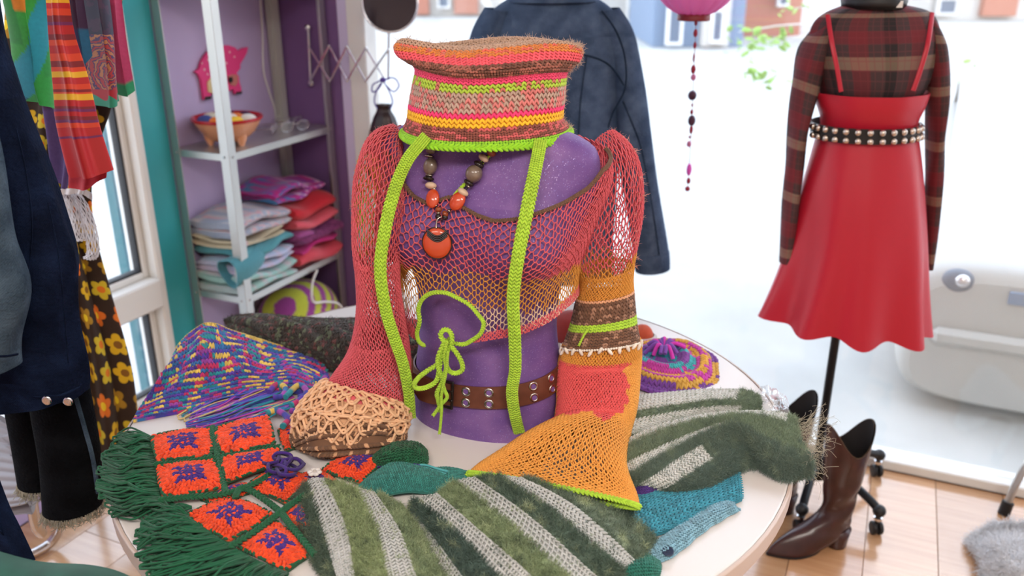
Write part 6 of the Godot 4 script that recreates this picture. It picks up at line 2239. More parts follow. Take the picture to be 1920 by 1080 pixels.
# ---------------------------------------------------------------- the dress form by the window
func dressed_form() -> void:
	var d := 2.25
	var foot := Vector3(0.935, 0, -2.25)
	var o := thing("dress_form", "black dressmaker's form on a castor stand wearing the red slip dress", "mannequin", foot)
	var b := B.new()
	var core := ring_patch([[at(1596, -40, d), at(1678, -40, d), 0.05], [at(1590, 4, d), at(1685, 4, d), 0.05], [at(1545, 30, d), at(1732, 26, d), 0.06], [at(1530, 70, d), at(1746, 66, d), 0.075], [at(1540, 140, d), at(1736, 136, d), 0.09], [at(1550, 210, d), at(1712, 210, d), 0.08], [at(1548, 250, d), at(1705, 250, d), 0.075], [at(1535, 330, d), at(1712, 330, d), 0.09], [at(1530, 420, d), at(1708, 420, d), 0.10]], 41, 40)
	skin(b, core, 0.004)
	part("torso", b, mats.black_plastic, o)
	b = B.new()
	b.lathe([Vector2(0.0, -0.03), Vector2(0.075, -0.03), Vector2(0.08, -0.01), Vector2(0.06, 0.02), Vector2(0.0, 0.04)], 24, Transform3D(Basis.IDENTITY, at(1640, -8, d)))
	part("neck_cap", b, mats.black_plastic, o)
	b = B.new()
	b.tube(PackedVector3Array([Vector3(foot.x, 0.75, foot.z), Vector3(foot.x, 0.10, foot.z)]), 0.0125, 14)
	part("pole", b, mats.black_metal, o)
	b = B.new()
	b.lathe([Vector2(0.0, 0.08), Vector2(0.035, 0.08), Vector2(0.04, 0.1), Vector2(0.03, 0.15), Vector2(0.0, 0.16)], 20, Transform3D(Basis.IDENTITY, foot))
	part("hub", b, mats.black_metal, o)
	var tips := [ground(1641, 1000), ground(1642, 892)]
	var base_a := atan2(tips[0].z - foot.z, tips[0].x - foot.x)
	for k in 3: tips.append(foot + Vector3(cos(base_a + 1.1 + k * 1.15), 0, sin(base_a + 1.1 + k * 1.15)) * 0.2)
	for tp in tips:
		var e: Vector3 = tp
		b = B.new()
		b.tube(curve([foot + Vector3(0, 0.12, 0), foot.lerp(e, 0.4) + Vector3(0, 0.125, 0), foot.lerp(e, 0.8) + Vector3(0, 0.10, 0), e + Vector3(0, 0.078, 0)], 16), 0.0125, 10)
		var lg := part("leg", b, mats.black_metal, o)
		b = B.new()
		b.ball(e + Vector3(0, 0.078, 0), Vector3(0.019, 0.019, 0.019), 14)
		b.tube(PackedVector3Array([e + Vector3(0, 0.065, 0), e + Vector3(0, 0.03, 0)]), 0.008, 8)
		for s in [-1, 1]:
			b.lathe([Vector2(0.0, -0.006), Vector2(0.018, -0.006), Vector2(0.02, -0.003), Vector2(0.02, 0.003), Vector2(0.018, 0.006), Vector2(0.0, 0.006)], 18, Transform3D(Basis(Vector3.BACK, PI / 2), e + Vector3(s * 0.009, 0.02, 0)))
		part("castor", b, mats.black_plastic, lg)
		b = B.new()
		b.tube(PackedVector3Array([e + Vector3(0, 0.056, 0), e + Vector3(0, 0.048, 0)]), 0.012, 12)
		part("collar", b, mats.chrome, lg)
	# sheer checked shirt
	var im := Image.create(256, 256, false, Image.FORMAT_RGB8)
	for y in 256:
		for x in 256:
			var c := Color(0.25, 0.17, 0.18)
			var fx := fmod(x / 256.0 * 2.0, 1.0)
			var fy := fmod(y / 256.0 * 2.0, 1.0)
			if fx < 0.3: c = c.lerp(Color(0.45, 0.09, 0.13), 0.55)
			if fx > 0.55 and fx < 0.75: c = c.lerp(Color(0.07, 0.06, 0.07), 0.7)
			if fy < 0.25: c = c.lerp(Color(0.50, 0.08, 0.13), 0.5)
			if fy > 0.45 and fy < 0.62: c = c.lerp(Color(0.60, 0.52, 0.42), 0.6)
			if fmod(fx * 8.0, 1.0) < 0.12 or fmod(fy * 8.0, 1.0) < 0.12: c = c.lerp(Color(0.5, 0.2, 0.22), 0.35)
			im.set_pixel(x, y, c)
	var ch := tex_mat("sheer_check", im, 0.8)
	ch.backlight_enabled = true
	ch.backlight = Color(0.2, 0.12, 0.12)
	ch.uv1_scale = Vector3(1, 1, 1)
	o = thing("checked_shirt", "sheer dark red and black checked shirt under the red slip dress", "shirt", at(1640, 480, d))
	var tor := ring_patch([[at(1592, 8, d), at(1690, 8, d), 0.055], [at(1548, 24, d), at(1738, 20, d), 0.065], [at(1524, 48, d), at(1756, 44, d), 0.075], [at(1518, 90, d), at(1758, 84, d), 0.09], [at(1534, 150, d), at(1738, 150, d), 0.095], [at(1550, 215, d), at(1708, 215, d), 0.078], [at(1552, 300, d), at(1704, 300, d), 0.075]], 61, 40, func(w, t): return 1.0 + 0.012 * sin(w * 11 + t * 4))
	b = B.new()
	skin(b, tor, 0.002, Vector2(3.2, 1.35))
	part("body", b, ch, o)
	for s in [[[1536, 46, 1560, 26, 0.04], [1500, 90, 1552, 96, 0.055], [1486, 160, 1530, 176, 0.05], [1478, 250, 1512, 258, 0.042], [1472, 330, 1502, 336, 0.038], [1466, 410, 1494, 414, 0.036], [1462, 492, 1484, 488, 0.03]], [[1722, 24, 1752, 44, 0.04], [1728, 96, 1772, 92, 0.055], [1738, 176, 1774, 170, 0.05], [1740, 258, 1768, 252, 0.042], [1738, 340, 1764, 336, 0.038], [1734, 420, 1758, 416, 0.036], [1730, 502, 1746, 500, 0.03]]]:
		var r := []
		for q in s: r.append([at(q[0], q[1], d), at(q[2], q[3], d), q[4]])
		b = B.new()
		skin(b, ring_patch(r, 41, 50, func(w, t): return 1.0 + 0.06 * sin(w * 3 + t * 20) * sin(PI * t)), 0.002, Vector2(0.8, 2.4))
		part("sleeve", b, ch, o)
	b = B.new()
	skin(b, ring_patch([[at(1590, 0, d), at(1692, 0, d), 0.062], [at(1586, 14, d), at(1696, 14, d), 0.066]], 33, 8), 0.003, Vector2(2, 0.2))
	part("collar", b, ch, o)
	b = B.new()
	b.box(at(1683, 8, d - 0.07), Vector3(0.026, 0.016, 0.001), 0.0002)
	part("tag", b, mats.white_paint, o)
	# red slip dress
	var sat := mat("red_satin", 184, 20, 46, 0.42)
	sat.rim_enabled = true
	sat.rim = 0.35
	sat.backlight_enabled = true
	sat.backlight = Color(0.30, 0.03, 0.07)
	o = thing("red_slip_dress", "red satin slip dress with thin straps hung over the checked shirt", "dress", at(1590, 640, d))
	b = B.new()
	var bod := ring_patch([[at(1526, 172, d), at(1738, 170, d), 0.115], [at(1532, 196, d), at(1730, 194, d), 0.112], [at(1540, 222, d), at(1718, 222, d), 0.10], [at(1540, 245, d), at(1714, 245, d), 0.094]], 61, 20, func(w, t): return 1.0 + 0.02 * sin(w * 8) * (1 - t))
	skin(b, bod, 0.002)
	part("bodice", b, sat, o)
	var sk := ring_patch([[at(1537, 240, d), at(1716, 240, d), 0.095], [at(1524, 290, d), at(1722, 290, d), 0.11], [at(1505, 360, d), at(1727, 360, d), 0.13], [at(1484, 450, d), at(1730, 450, d), 0.15], [at(1458, 530, d), at(1731, 540, d), 0.165], [at(1434, 590, d), at(1734, 615, d), 0.175]], 141, 60, func(w, t): return 1.0 + 0.075 * t * t * sin(w * 9 + 0.6) + 0.03 * t * sin(w * 5 + 2) + 0.012 * sin(w * 14 + 1.0) * t)
	for k in 60:
		for a in 141:
			var w := TAU * a / 140.0
			var t := k / 59.0
			sk.p[k * 141 + a].y += -0.012 * t * t * sin(w * 9 + 0.6) * maxf(0, sin(w))
	sk.finish()
	b = B.new()
	skin(b, sk, 0.002)
	part("skirt", b, sat, o)
	for l in [[[1552, 28, 2.20], [1560, 80, 2.155], [1570, 130, 2.14], [1577, 172, 2.135]], [[1748, 24, 2.22], [1740, 80, 2.16], [1726, 130, 2.145], [1712, 170, 2.14]]]:
		var pts := []
		for q in l: pts.append(at(q[0], q[1], q[2]))
		b = B.new()
		b.tube(curve(pts, 20), 0.006, 8, Color.WHITE, true, 0.35, Vector3.RIGHT)
		part("strap", b, sat, o)
	# studded belt
	o = thing("studded_belt", "black belt with two rows of silver studs round the red dress", "belt", at(1620, 262, d))
	var bl := ring_patch([[at(1522, 229, d), at(1722, 228, d), 0.112], [at(1522, 257, d), at(1721, 255, d), 0.112]], 81, 8)
	b = B.new()
	skin(b, bl, 0.003)
	part("strap", b, mats.black_plastic, o)
	var stud := mat("stud_silver", 206, 196, 186, 0.25, 1.0)
	for k in 15:
		for j in 2:
			var u := (k + 0.5) / 30.0
			var p := bl.pos(u, 0.26 + 0.48 * j)
			var n := bl.nrm(u, 0.5)
			if n.dot(EYE - p) < 0: n = -n
			b = B.new()
			b.ball(p + n * 0.002, Vector3(0.0092, 0.0092, 0.0092), 12)
			part("stud", b, stud, o)

# ---------------------------------------------------------------- boots
func boots() -> void:
	var lea := mat("boot_leather", 66, 30, 30, 0.26)
	lea.albedo_texture = noise_tex(0.015, [[0.0, Color(0.72, 0.68, 0.68)], [1.0, Color(1, 1, 1)]], 71, 256)
	lea.uv1_triplanar = true
	lea.uv1_scale = Vector3.ONE * 4
	lea.clearcoat_enabled = true
	lea.clearcoat = 0.3
	mat("boot_lining", 132, 110, 88, 0.8)
	mat("boot_black", 26, 22, 24, 0.7)
	var toe := Vector3(-0.974, 0, 0.226)
	boot(ground(1560, 1020), toe, "dark brown leather western boot standing before the red dress")
	boot(ground(1560, 1020) + Vector3(-0.10, 0, -0.16), toe.rotated(Vector3.UP, 0.12), "dark brown leather western boot half hidden behind the table edge")
func boot(heel: Vector3, f: Vector3, label: String) -> void:
	var o := thing("western_boot", label, "boot", heel, "pair of western boots")
	var sd := f.cross(Vector3.UP).normalized()
	# height, rear, front along the foot, half width, toe sharpness
	var R := [[0.345, -0.066, 0.066, 0.056, 0.0], [0.30, -0.062, 0.062, 0.054, 0.0], [0.24, -0.056, 0.055, 0.048, 0.0], [0.18, -0.048, 0.048, 0.042, 0.0], [0.135, -0.044, 0.048, 0.037, 0.0], [0.105, -0.045, 0.060, 0.036, 0.05], [0.082, -0.046, 0.095, 0.037, 0.2], [0.064, -0.044, 0.135, 0.039, 0.4], [0.046, -0.038, 0.168, 0.040, 0.55], [0.030, -0.02, 0.190, 0.040, 0.65], [0.016, 0.01, 0.202, 0.040, 0.7], [0.006, 0.03, 0.205, 0.039, 0.7], [0.0, 0.04, 0.203, 0.037, 0.7]]
	var pt := Patch.new()
	pt.nu = 49; pt.nv = 70; pt.closed = true
	for k in 70:
		var t := k / 69.0
		var q := spline_rows(R, t)
		for a in 49:
			var w := TAU * a / 48.0
			var c := cos(w)
			var s := sin(w)
			var mid: float = (q[1] + q[2]) / 2
			var half: float = (q[2] - q[1]) / 2
			var wd: float = q[3] * (1.0 - q[4] * pow(maxf(0.0, c), 2.0) * 0.75)
			var y: float = q[0]
			if q[0] > 0.24: y += (0.052 * absf(c) * absf(c) - 0.028 * pow(absf(s), 3.0)) * smoothstep(0.24, 0.345, q[0])
			pt.p.append(heel + f * (mid + half * c) + sd * (wd * s + 0.004 * sin(y * 70 + w * 2) * smoothstep(0.05, 0.14, y) * smoothstep(0.26, 0.14, y)) + Vector3(0, maxf(y, 0.003), 0))
	pt.finish()
	var fl := pt.nrm(0.0, 0.3).dot(f) < 0
	var b := B.new()
	b.grid(pt.p, 49, 70, true, fl)
	part("upper", b, mats.boot_leather, o)
	b = B.new()
	var inn := PackedVector3Array()
	for k in 30:
		for a in 49:
			var p := pt.p[k * 49 + a]
			var n := pt.nn[k * 49 + a] * (-1.0 if fl else 1.0)
			inn.append(p - n * 0.003)
	b.grid(inn, 49, 30, true, not fl)
	part("lining", b, mats.boot_lining if label.contains("standing") else mats.boot_black, o)
	# dark inlay on the rear lobe
	b = B.new()
	var ip := PackedVector3Array()
	for k in 16:
		for a in 13:
			var u := 0.5 + (a / 12.0 - 0.5) * 0.44
			ip.append(pt.pos(u, k / 15.0 * 0.30 * (1.0 - 0.9 * pow(absf(a / 12.0 - 0.5) * 2, 2.0))) - pt.nrm(u, 0.05) * 0.0045 * (-1.0 if fl else 1.0))
	b.grid(ip, 13, 16, false, not fl)
	part("inlay", b, mats.boot_black, o)
	var sole := B.new()
	var p2 := []
	for a in 32:
		var w := TAU * a / 32.0
		var c := cos(w)
		p2.append(heel + f * (0.1225 + 0.085 * c) + sd * 0.041 * sin(w) * (1.0 - 0.6 * pow(maxf(0, c), 2.0)))
	slab(sole, p2, Vector3(0, 0.006, 0))
	part("sole", sole, mats.boot_black, o)
	b = B.new()
	b.lathe([Vector2(0.0, 0.0), Vector2(0.030, 0.0), Vector2(0.0305, 0.004), Vector2(0.033, 0.03), Vector2(0.037, 0.058), Vector2(0.0, 0.064)], 24, Transform3D(Basis.IDENTITY, heel - f * 0.010))
	part("heel", b, mats.boot_leather, o)

# ---------------------------------------------------------------- clothes rack at the left
func drape(rows: Array, nu: int, nv: int, folds: float, amp: float, ph := 0.0) -> Patch:       # rows of [px, py, depth]
	var rr := []
	for r in rows:
		var l := []
		for q in r: l.append(at(q[0], q[1], q[2]))
		rr.append(l)
	var pt := patch(rr, nu, nv)
	if pt.nrm(0.5, 0.5).dot(EYE - pt.pos(0.5, 0.5)) < 0:
		for r in rr: r.reverse()
		pt = patch(rr, nu, nv)
	if amp > 0: pt.lift(func(u: float, v: float) -> float: return amp * sin(u * folds * TAU + ph + v * 1.5))
	return pt
func cloth_sheet(called: String, pt: Patch, m: Material, parent: Node3D, uvs := Vector2.ONE, thick := 0.003, colfn = null) -> MeshInstance3D:
	var b := B.new()
	skin(b, pt, thick, uvs, colfn)
	return part(called, b, m, parent)
func flower_image() -> Image:
	var im := Image.create(512, 512, false, Image.FORMAT_RGB8)
	for y in 512:
		for x in 512:
			im.set_pixel(x, y, Color(0.185, 0.115, 0.070))
	var k := 0
	for gy in 5:
		for gx in 5:
			var c := Vector2((gx + (0.5 if gy % 2 else 0.0)) * 102.4 + 12, gy * 102.4 + 40)
			var a0 := gx * 1.7 + gy
			var pet: Color = [Color(0.85, 0.68, 0.10), Color(0.86, 0.44, 0.12), Color(0.80, 0.70, 0.16), Color(0.66, 0.50, 0.12)][(gx * 2 + gy * 3) % 4]
			var cen: Color = [Color(0.52, 0.34, 0.08), Color(0.90, 0.76, 0.14), Color(0.86, 0.46, 0.10), Color(0.92, 0.80, 0.12)][(gx * 2 + gy * 3) % 4]
			for dy in range(-46, 47):
				for dx in range(-46, 47):
					var r := Vector2(dx, dy).length()
					var a := atan2(dy, dx) + a0
					var edge := 26.0 + 16.0 * absf(cos(a * 2.5 + 0.2))
					if r < edge:
						var col := pet if r > 14 else cen
						im.set_pixel(posmod(int(c.x) + dx, 512), posmod(int(c.y) + dy, 512), col.darkened(0.12 if r > edge - 3 else 0.0))
			k += 1
	return im
func stripes_image() -> Image:
	var im := Image.create(64, 512, false, Image.FORMAT_RGB8)
	var red := Color(0.72, 0.06, 0.08)
	var dk := Color(0.50, 0.04, 0.10)
	var or_ := Color(0.84, 0.24, 0.08)
	var ye := Color(0.90, 0.68, 0.10)
	var pu := Color(0.44, 0.08, 0.34)
	var st := [[0.0, or_], [0.03, red], [0.08, ye], [0.115, red], [0.14, or_], [0.17, dk], [0.20, pu], [0.215, red], [0.26, dk], [0.29, or_], [0.32, red], [0.36, or_], [0.40, dk], [0.43, or_], [0.455, ye], [0.485, red], [0.52, or_], [0.55, dk], [0.565, or_], [0.575, ye], [0.61, red], [0.645, dk], [0.66, pu], [0.675, red], [0.70, dk], [0.72, pu], [0.735, or_], [0.76, red], [0.80, pu], [0.81, red], [1.0, red]]
	for y in 512:
		var c := red
		for s in st:
			if y / 512.0 >= s[0]: c = s[1]
		for x in 64: im.set_pixel(x, y, c.lightened(0.08) if (x % 22 < 3) else c)
	return im
func paisley_image() -> Image:
	var im := Image.create(256, 512, false, Image.FORMAT_RGB8)
	var f := FastNoiseLite.new()
	f.seed = 5
	f.frequency = 0.02
	for y in 512:
		for x in 256:
			var p := Vector2(x - 128, y - 330)
			var n := f.get_noise_2d(x, y)
			var ring := sin(p.length() * 0.22 + atan2(p.y, p.x) * 2.0 + n * 4.0)
			var c := Color(0.24, 0.14, 0.34)
			if y < 180: c = Color(0.13, 0.11, 0.22) if n < 0.1 else Color(0.22, 0.12, 0.24)
			elif ring > 0.45: c = Color(0.62, 0.16, 0.18)
			elif ring < -0.6: c = Color(0.66, 0.42, 0.26)
			if y > 408: c = Color(0.62, 0.10, 0.16)
			if y > 450 - 16 * sin(x * 0.06): c = Color(0.13, 0.52, 0.40)
			im.set_pixel(x, y, c)
	return im
func rack() -> void:
	var rail := thing("clothes_rail", "chrome clothes rail along the left windows holding jackets and scarves", "rack", ground(100, 700, 0.0))
	var b := B.new()
	var r0 := Vector3(-1.33, 1.86, -2.3)
	var r1 := Vector3(-0.92, 1.86, -0.9)
	b.tube(PackedVector3Array([r0, r1]), 0.014, 14)
	part("rail", b, mats.chrome, rail)
	for e in [r0, r1]:
		b = B.new()
		b.tube(PackedVector3Array([e, Vector3(e.x, 0.02, e.z)]), 0.014, 14)
		part("upright", b, mats.chrome, rail)
		b = B.new()
		b.box(Vector3(e.x, 0.012, e.z), Vector3(0.4, 0.024, 0.04), 0.006)
		part("foot", b, mats.chrome, rail)
	# long flowered skirt
	var fm := tex_mat("flower_print", flower_image(), 0.85)
	var o := thing("flowered_skirt", "long brown skirt printed with yellow and orange daisies", "skirt", at(180, 860, 1.95))
	var pt := drape([[[18, -30, 1.85], [60, -30, 1.82], [120, -30, 1.84], [180, -30, 1.86], [226, -30, 1.9]], [[10, 160, 1.86], [70, 160, 1.82], [120, 160, 1.86], [170, 160, 1.86], [214, 160, 1.9]], [[10, 300, 1.86], [60, 300, 1.82], [100, 300, 1.84], [140, 300, 1.87], [176, 300, 1.9]], [[20, 420, 1.86], [70, 420, 1.82], [110, 420, 1.84], [145, 420, 1.87], [174, 420, 1.9]], [[30, 540, 1.86], [90, 540, 1.82], [135, 540, 1.84], [172, 540, 1.86], [204, 540, 1.9]], [[70, 700, 1.88], [120, 700, 1.84], [170, 700, 1.84], [215, 700, 1.86], [246, 700, 1.92]], [[90, 850, 1.9], [140, 855, 1.85], [190, 860, 1.85], [235, 850, 1.88], [262, 835, 1.94]]], 71, 60, 3.4, 0.016)
	cloth_sheet("panel", pt, fm, o, Vector2(-1.15, 3.7), 0.004)
	var pb := drape([[[18, -30, 1.93], [120, -30, 1.94], [226, -30, 1.94]], [[10, 330, 1.94], [90, 330, 1.96], [165, 330, 1.96]], [[90, 850, 1.98], [180, 855, 2.0], [262, 835, 1.98]]], 31, 30, 3.0, 0.01)
	cloth_sheet("back_panel", pb, fm, o, Vector2(-1.0, 3.1), 0.004)
	# white lace slip edge
	o = thing("lace_trim", "white lace edging hanging over the flowered skirt", "lace", at(140, 420, 1.76))
	b = B.new()
	for l in [[[112, 360], [122, 380], [132, 410], [136, 440], [142, 450]], [[128, 362], [146, 390], [160, 430], [165, 470], [158, 485]]]:
		var rows := []
		for q in l: rows.append([[q[0] - 2, q[1], 1.765], [q[0] + 10, q[1] + 2, 1.755], [q[0] + 22, q[1], 1.765]])
		var lp := drape(rows, 21, 41, 0, 0)
		net(b, lp, 15, 5, 0.0015, func(_u, _v): return L(222, 220, 224), 0, 1, 0.4)
	part("lace", b, mats.thin_yarn, o)
	b = B.new()
	skin(b, drape([[[108, 356, 1.74], [150, 352, 1.72], [172, 362, 1.74]], [[112, 366, 1.74], [150, 364, 1.72], [170, 374, 1.74]]], 21, 8, 4, 0.004), 0.002, Vector2.ONE, func(_u, _v): return L(226, 224, 226))
	part("ruffle", b, mats.thin_yarn, o)
	# scarves
	var sm := tex_mat("striped_scarf_print", stripes_image(), 0.6)
	sm.backlight_enabled = true
	sm.backlight = Color(0.25, 0.05, 0.04)
	o = thing("striped_scarf", "sheer red scarf with yellow and orange cross stripes", "scarf", at(150, 340, 1.6))
	pt = drape([[[80, -30, 1.64], [98, -30, 1.6], [120, -30, 1.62]], [[86, 60, 1.63], [106, 60, 1.59], [134, 60, 1.62]], [[100, 150, 1.62], [126, 150, 1.58], [162, 150, 1.62]], [[112, 235, 1.61], [140, 235, 1.57], [184, 235, 1.61]], [[136, 332, 1.6], [168, 334, 1.56], [212, 318, 1.6]]], 41, 60, 2.2, 0.007)
	cloth_sheet("cloth", pt, sm, o, Vector2(1, 1), 0.002)
	b = B.new()
	skin(b, drape([[[130, 300, 1.63], [160, 305, 1.61], [200, 300, 1.63]], [[132, 352, 1.63], [160, 356, 1.61], [198, 332, 1.63]]], 21, 10, 2, 0.004), 0.002, Vector2.ONE, func(_u, _v): return L(206, 44, 60))
	part("under_layer", b, mats.cloth, o)
	o = thing("paisley_scarf", "purple and red paisley scarf with a jade green border", "scarf", at(205, 200, 1.72))
	var pm := tex_mat("paisley_print", paisley_image(), 0.6)
	pt = drape([[[146, -30, 1.74], [175, -30, 1.70], [204, -30, 1.74]], [[158, 60, 1.74], [190, 60, 1.69], [216, 60, 1.74]], [[168, 140, 1.74], [200, 140, 1.69], [222, 140, 1.73]], [[178, 196, 1.74], [205, 202, 1.69], [228, 190, 1.73]]], 41, 50, 1.6, 0.006)
	cloth_sheet("cloth", pt, pm, o, Vector2(1, 1), 0.002)
	o = thing("rose_scarf", "rose pink scarf with a jade green tip behind the paisley scarf", "scarf", at(235, 180, 1.8))
	cloth_sheet("cloth", drape([[[196, -30, 1.80], [212, -30, 1.78], [224, -30, 1.8]], [[206, 80, 1.8], [222, 80, 1.78], [236, 80, 1.8]], [[222, 176, 1.8], [238, 182, 1.78], [250, 170, 1.8]]], 21, 30, 1.0, 0.004), mats.cloth, o, Vector2.ONE, 0.002, func(_u, v): return L(40, 150, 100) if v > 0.86 else L(190, 60, 104))
	o = thing("silk_scarf", "green, turquoise and orange silk scarf hanging in points", "scarf", at(80, 200, 1.5))
	cloth_sheet("cloth", drape([[[0, -30, 1.52], [36, -30, 1.5], [80, -30, 1.52]], [[18, 40, 1.52], [48, 45, 1.48], [80, 30, 1.52]], [[28, 100, 1.52], [58, 110, 1.48], [84, 80, 1.52]], [[30, 150, 1.52], [62, 160, 1.48], [92, 150, 1.52]], [[34, 186, 1.52], [72, 196, 1.48], [97, 204, 1.52]]], 41, 50, 1.2, 0.008), mats.cloth, o, Vector2.ONE, 0.002, func(u, v):
		var a: float = u + v * 1.6
		if v < 0.18 and u > 0.3 and u < 0.6: return L(214, 130, 40)
		if v < 0.40 and u < 0.35: return L(40, 140, 60)
		if a < 1.05: return L(54, 160, 66)
		if a < 1.75: return L(34, 150, 170)
		if u > 0.75 and v < 0.7: return L(44, 150, 70)
		return L(48, 158, 70) if u + v > 1.2 else L(30, 60, 120))
	o = thing("blue_check_scarf", "teal and navy checked scarf behind the striped red scarf", "scarf", at(160, 130, 1.68))
	cloth_sheet("cloth", drape([[[118, -30, 1.68], [136, -30, 1.66], [152, -30, 1.68]], [[132, 60, 1.68], [148, 60, 1.66], [164, 60, 1.68]], [[146, 120, 1.68], [158, 126, 1.66], [170, 104, 1.68]]], 21, 30, 1.0, 0.004), mats.cloth, o, Vector2.ONE, 0.002, func(u, v): return L(56, 24, 60) if v < 0.45 else L(30, 96, 130) if u > 0.4 else L(40, 40, 90))
	o = thing("plum_velvet_dress", "dark plum dress hanging behind the striped red scarf", "dress", at(125, 380, 1.78))
	cloth_sheet("cloth", drape([[[60, -30, 1.76], [110, -30, 1.74], [170, -30, 1.78]], [[70, 120, 1.76], [120, 120, 1.74], [176, 120, 1.78]], [[92, 250, 1.76], [130, 250, 1.74], [172, 250, 1.78]], [[104, 340, 1.76], [120, 352, 1.74], [140, 340, 1.78]]], 31, 30, 2.0, 0.008), mats.cloth, o, Vector2.ONE, 0.003, func(_u, v): return L(64, 20, 40) if v < 0.55 else L(86, 64, 120))
	# dark denim jacket nearest on the rail
	denim_mat("denim_dark", Color(0.032, 0.052, 0.105), Color(0.115, 0.165, 0.275), 81)
	denim_mat("denim_black", Color(0.028, 0.032, 0.042), Color(0.085, 0.094, 0.11), 82)
	denim_mat("denim_grey", Color(0.15, 0.20, 0.25), Color(0.34, 0.41, 0.47), 83)
	o = thing("dark_denim_jacket", "dark indigo denim jacket at the near end of the clothes rail", "jacket", at(60, 760, 1.3))
	var jk := ring_patch([[at(-75, -190, 1.34), at(-45, -190, 1.34), 0.03], [at(-100, -120, 1.34), at(-34, -110, 1.34), 0.05], [at(-110, -20, 1.34), at(-18, -20, 1.34), 0.06], [at(-120, 60, 1.34), at(0, 90, 1.34), 0.07], [at(-130, 180, 1.34), at(38, 190, 1.34), 0.075], [at(-140, 300, 1.33), at(84, 300, 1.33), 0.075], [at(-140, 400, 1.33), at(118, 400, 1.33), 0.075], [at(-130, 500, 1.32), at(143, 490, 1.32), 0.07], [at(-120, 600, 1.32), at(142, 600, 1.32), 0.07], [at(-110, 680, 1.32), at(156, 690, 1.32), 0.065], [at(-60, 752, 1.32), at(158, 736, 1.32), 0.06]], 91, 80, func(w, t): return 1.0 + 0.035 * sin(w * 4 + t * 7) + 0.03 * sin(w * 9 - t * 11) * t)
	cloth_sheet("body", jk, mats.denim_dark, o, Vector2.ONE, 0.004)
	for l in [[[30, 240, 1.262], [50, 330, 1.258], [60, 430, 1.256], [50, 540, 1.256]], [[90, 380, 1.264], [110, 480, 1.262], [120, 580, 1.262], [128, 680, 1.262]], [[60, 745, 1.262], [110, 742, 1.262], [150, 725, 1.28]]]:
		seam(o, l, 1.26, 0.0022, mats.denim_dark)
	for q in [[88, 750, 1.262], [128, 752, 1.268]]:
		b = B.new()
		b.lathe([Vector2(0.0, 0.0), Vector2(0.008, 0.0), Vector2(0.0085, 0.002), Vector2(0.006, 0.0035), Vector2(0.0, 0.003)], 16, Transform3D(Basis(Vector3.RIGHT, PI / 2), at(q[0], q[1], q[2] - 0.006)))
		part("button", b, mats.chrome, o)
	var gj := thing("grey_denim_jacket", "faded grey blue denim jacket in front of the dark indigo one", "jacket", at(10, 690, 1.18))
	cloth_sheet("body", ring_patch([[at(-105, -30, 1.2), at(-80, -30, 1.2), 0.02], [at(-125, 40, 1.2), at(-62, 50, 1.2), 0.045], [at(-130, 120, 1.2), at(-44, 140, 1.2), 0.05], [at(-140, 300, 1.2), at(-4, 300, 1.2), 0.055], [at(-140, 440, 1.2), at(22, 440, 1.2), 0.055], [at(-140, 540, 1.2), at(56, 545, 1.2), 0.055], [at(-130, 640, 1.2), at(34, 640, 1.2), 0.05], [at(-120, 690, 1.2), at(34, 686, 1.2), 0.045]], 51, 50, func(w, t): return 1.0 + 0.04 * sin(w * 5 + t * 9)), mats.denim_grey, gj, Vector2.ONE, 0.004)
	seam(gj, [[-20, 668, 1.152], [10, 668, 1.152], [34, 664, 1.17]], 1.15, 0.002, mats.denim_dark)
	for q in [[-60, -190, 1.34, "dark metal hanger holding the dark indigo jacket"], [-92, -30, 1.2, "dark metal hanger holding the faded grey blue jacket"]]:
		var hp := at(q[0], q[1], q[2])
		var k := (hp.z - r0.z) / (r1.z - r0.z)
		var rp_ := r0.lerp(r1, k) + Vector3(0, 0.017, 0)
		var hh := thing("clothes_hanger", q[3], "hanger", hp)
		b = B.new()
		b.tube(curve([hp + Vector3(0, -0.03, 0), hp.lerp(rp_, 0.5), rp_ + Vector3(0.03, -0.02, 0), rp_ + Vector3(0.012, 0.008, 0), rp_ + Vector3(-0.02, -0.01, 0)], 24), 0.003, 8)
		part("hook", b, mats.black_metal, hh)
	# black cropped jeans with frayed hems
	o = thing("black_jeans", "black denim jeans with frayed hems hanging below the jackets", "jeans", at(110, 945, 1.42))
	for l in [[[[40, 640, 1.42], [150, 640, 1.42], 0.03], [[58, 760, 1.42], [170, 750, 1.42], 0.04], [[76, 860, 1.42], [186, 850, 1.42], 0.045], [[84, 952, 1.42], [190, 948, 1.42], 0.05]], [[[-10, 640, 1.47], [90, 640, 1.47], 0.03], [[8, 740, 1.47], [100, 740, 1.47], 0.04], [[26, 830, 1.47], [112, 835, 1.47], 0.045], [[38, 900, 1.47], [118, 906, 1.47], 0.045]]]:
		var r := []
		for q in l: r.append([at(q[0][0], q[0][1], q[0][2]), at(q[1][0], q[1][1], q[1][2]), q[2]])
		var jp := ring_patch(r, 41, 40)
		var lg := cloth_sheet("leg", jp, mats.denim_black, o, Vector2.ONE, 0.003)
		b = B.new()
		for k in 420:
			var u := rng.randf()
			var e := jp.pos(u, 1.0)
			var ln := rng.randf_range(0.006, 0.018)
			b.tube(PackedVector3Array([e + Vector3(0, 0.003, 0), e + Vector3(rng.randf_range(-0.4, 0.4), -0.6, rng.randf_range(-0.4, 0.4)) * ln, e + Vector3(rng.randf_range(-0.7, 0.7), -1, rng.randf_range(-0.7, 0.7)) * ln]), 0.0007, 3, vary(L(158, 154, 138), 0.2), false)
		mark(part("frayed_hem", b, mats.fibre, lg), "", "", "", "stuff")
	seam(o, [[142, 745, 1.376], [158, 800, 1.374], [174, 860, 1.374], [184, 925, 1.376]], 1.37, 0.006, mats.denim_grey, "side_seam")

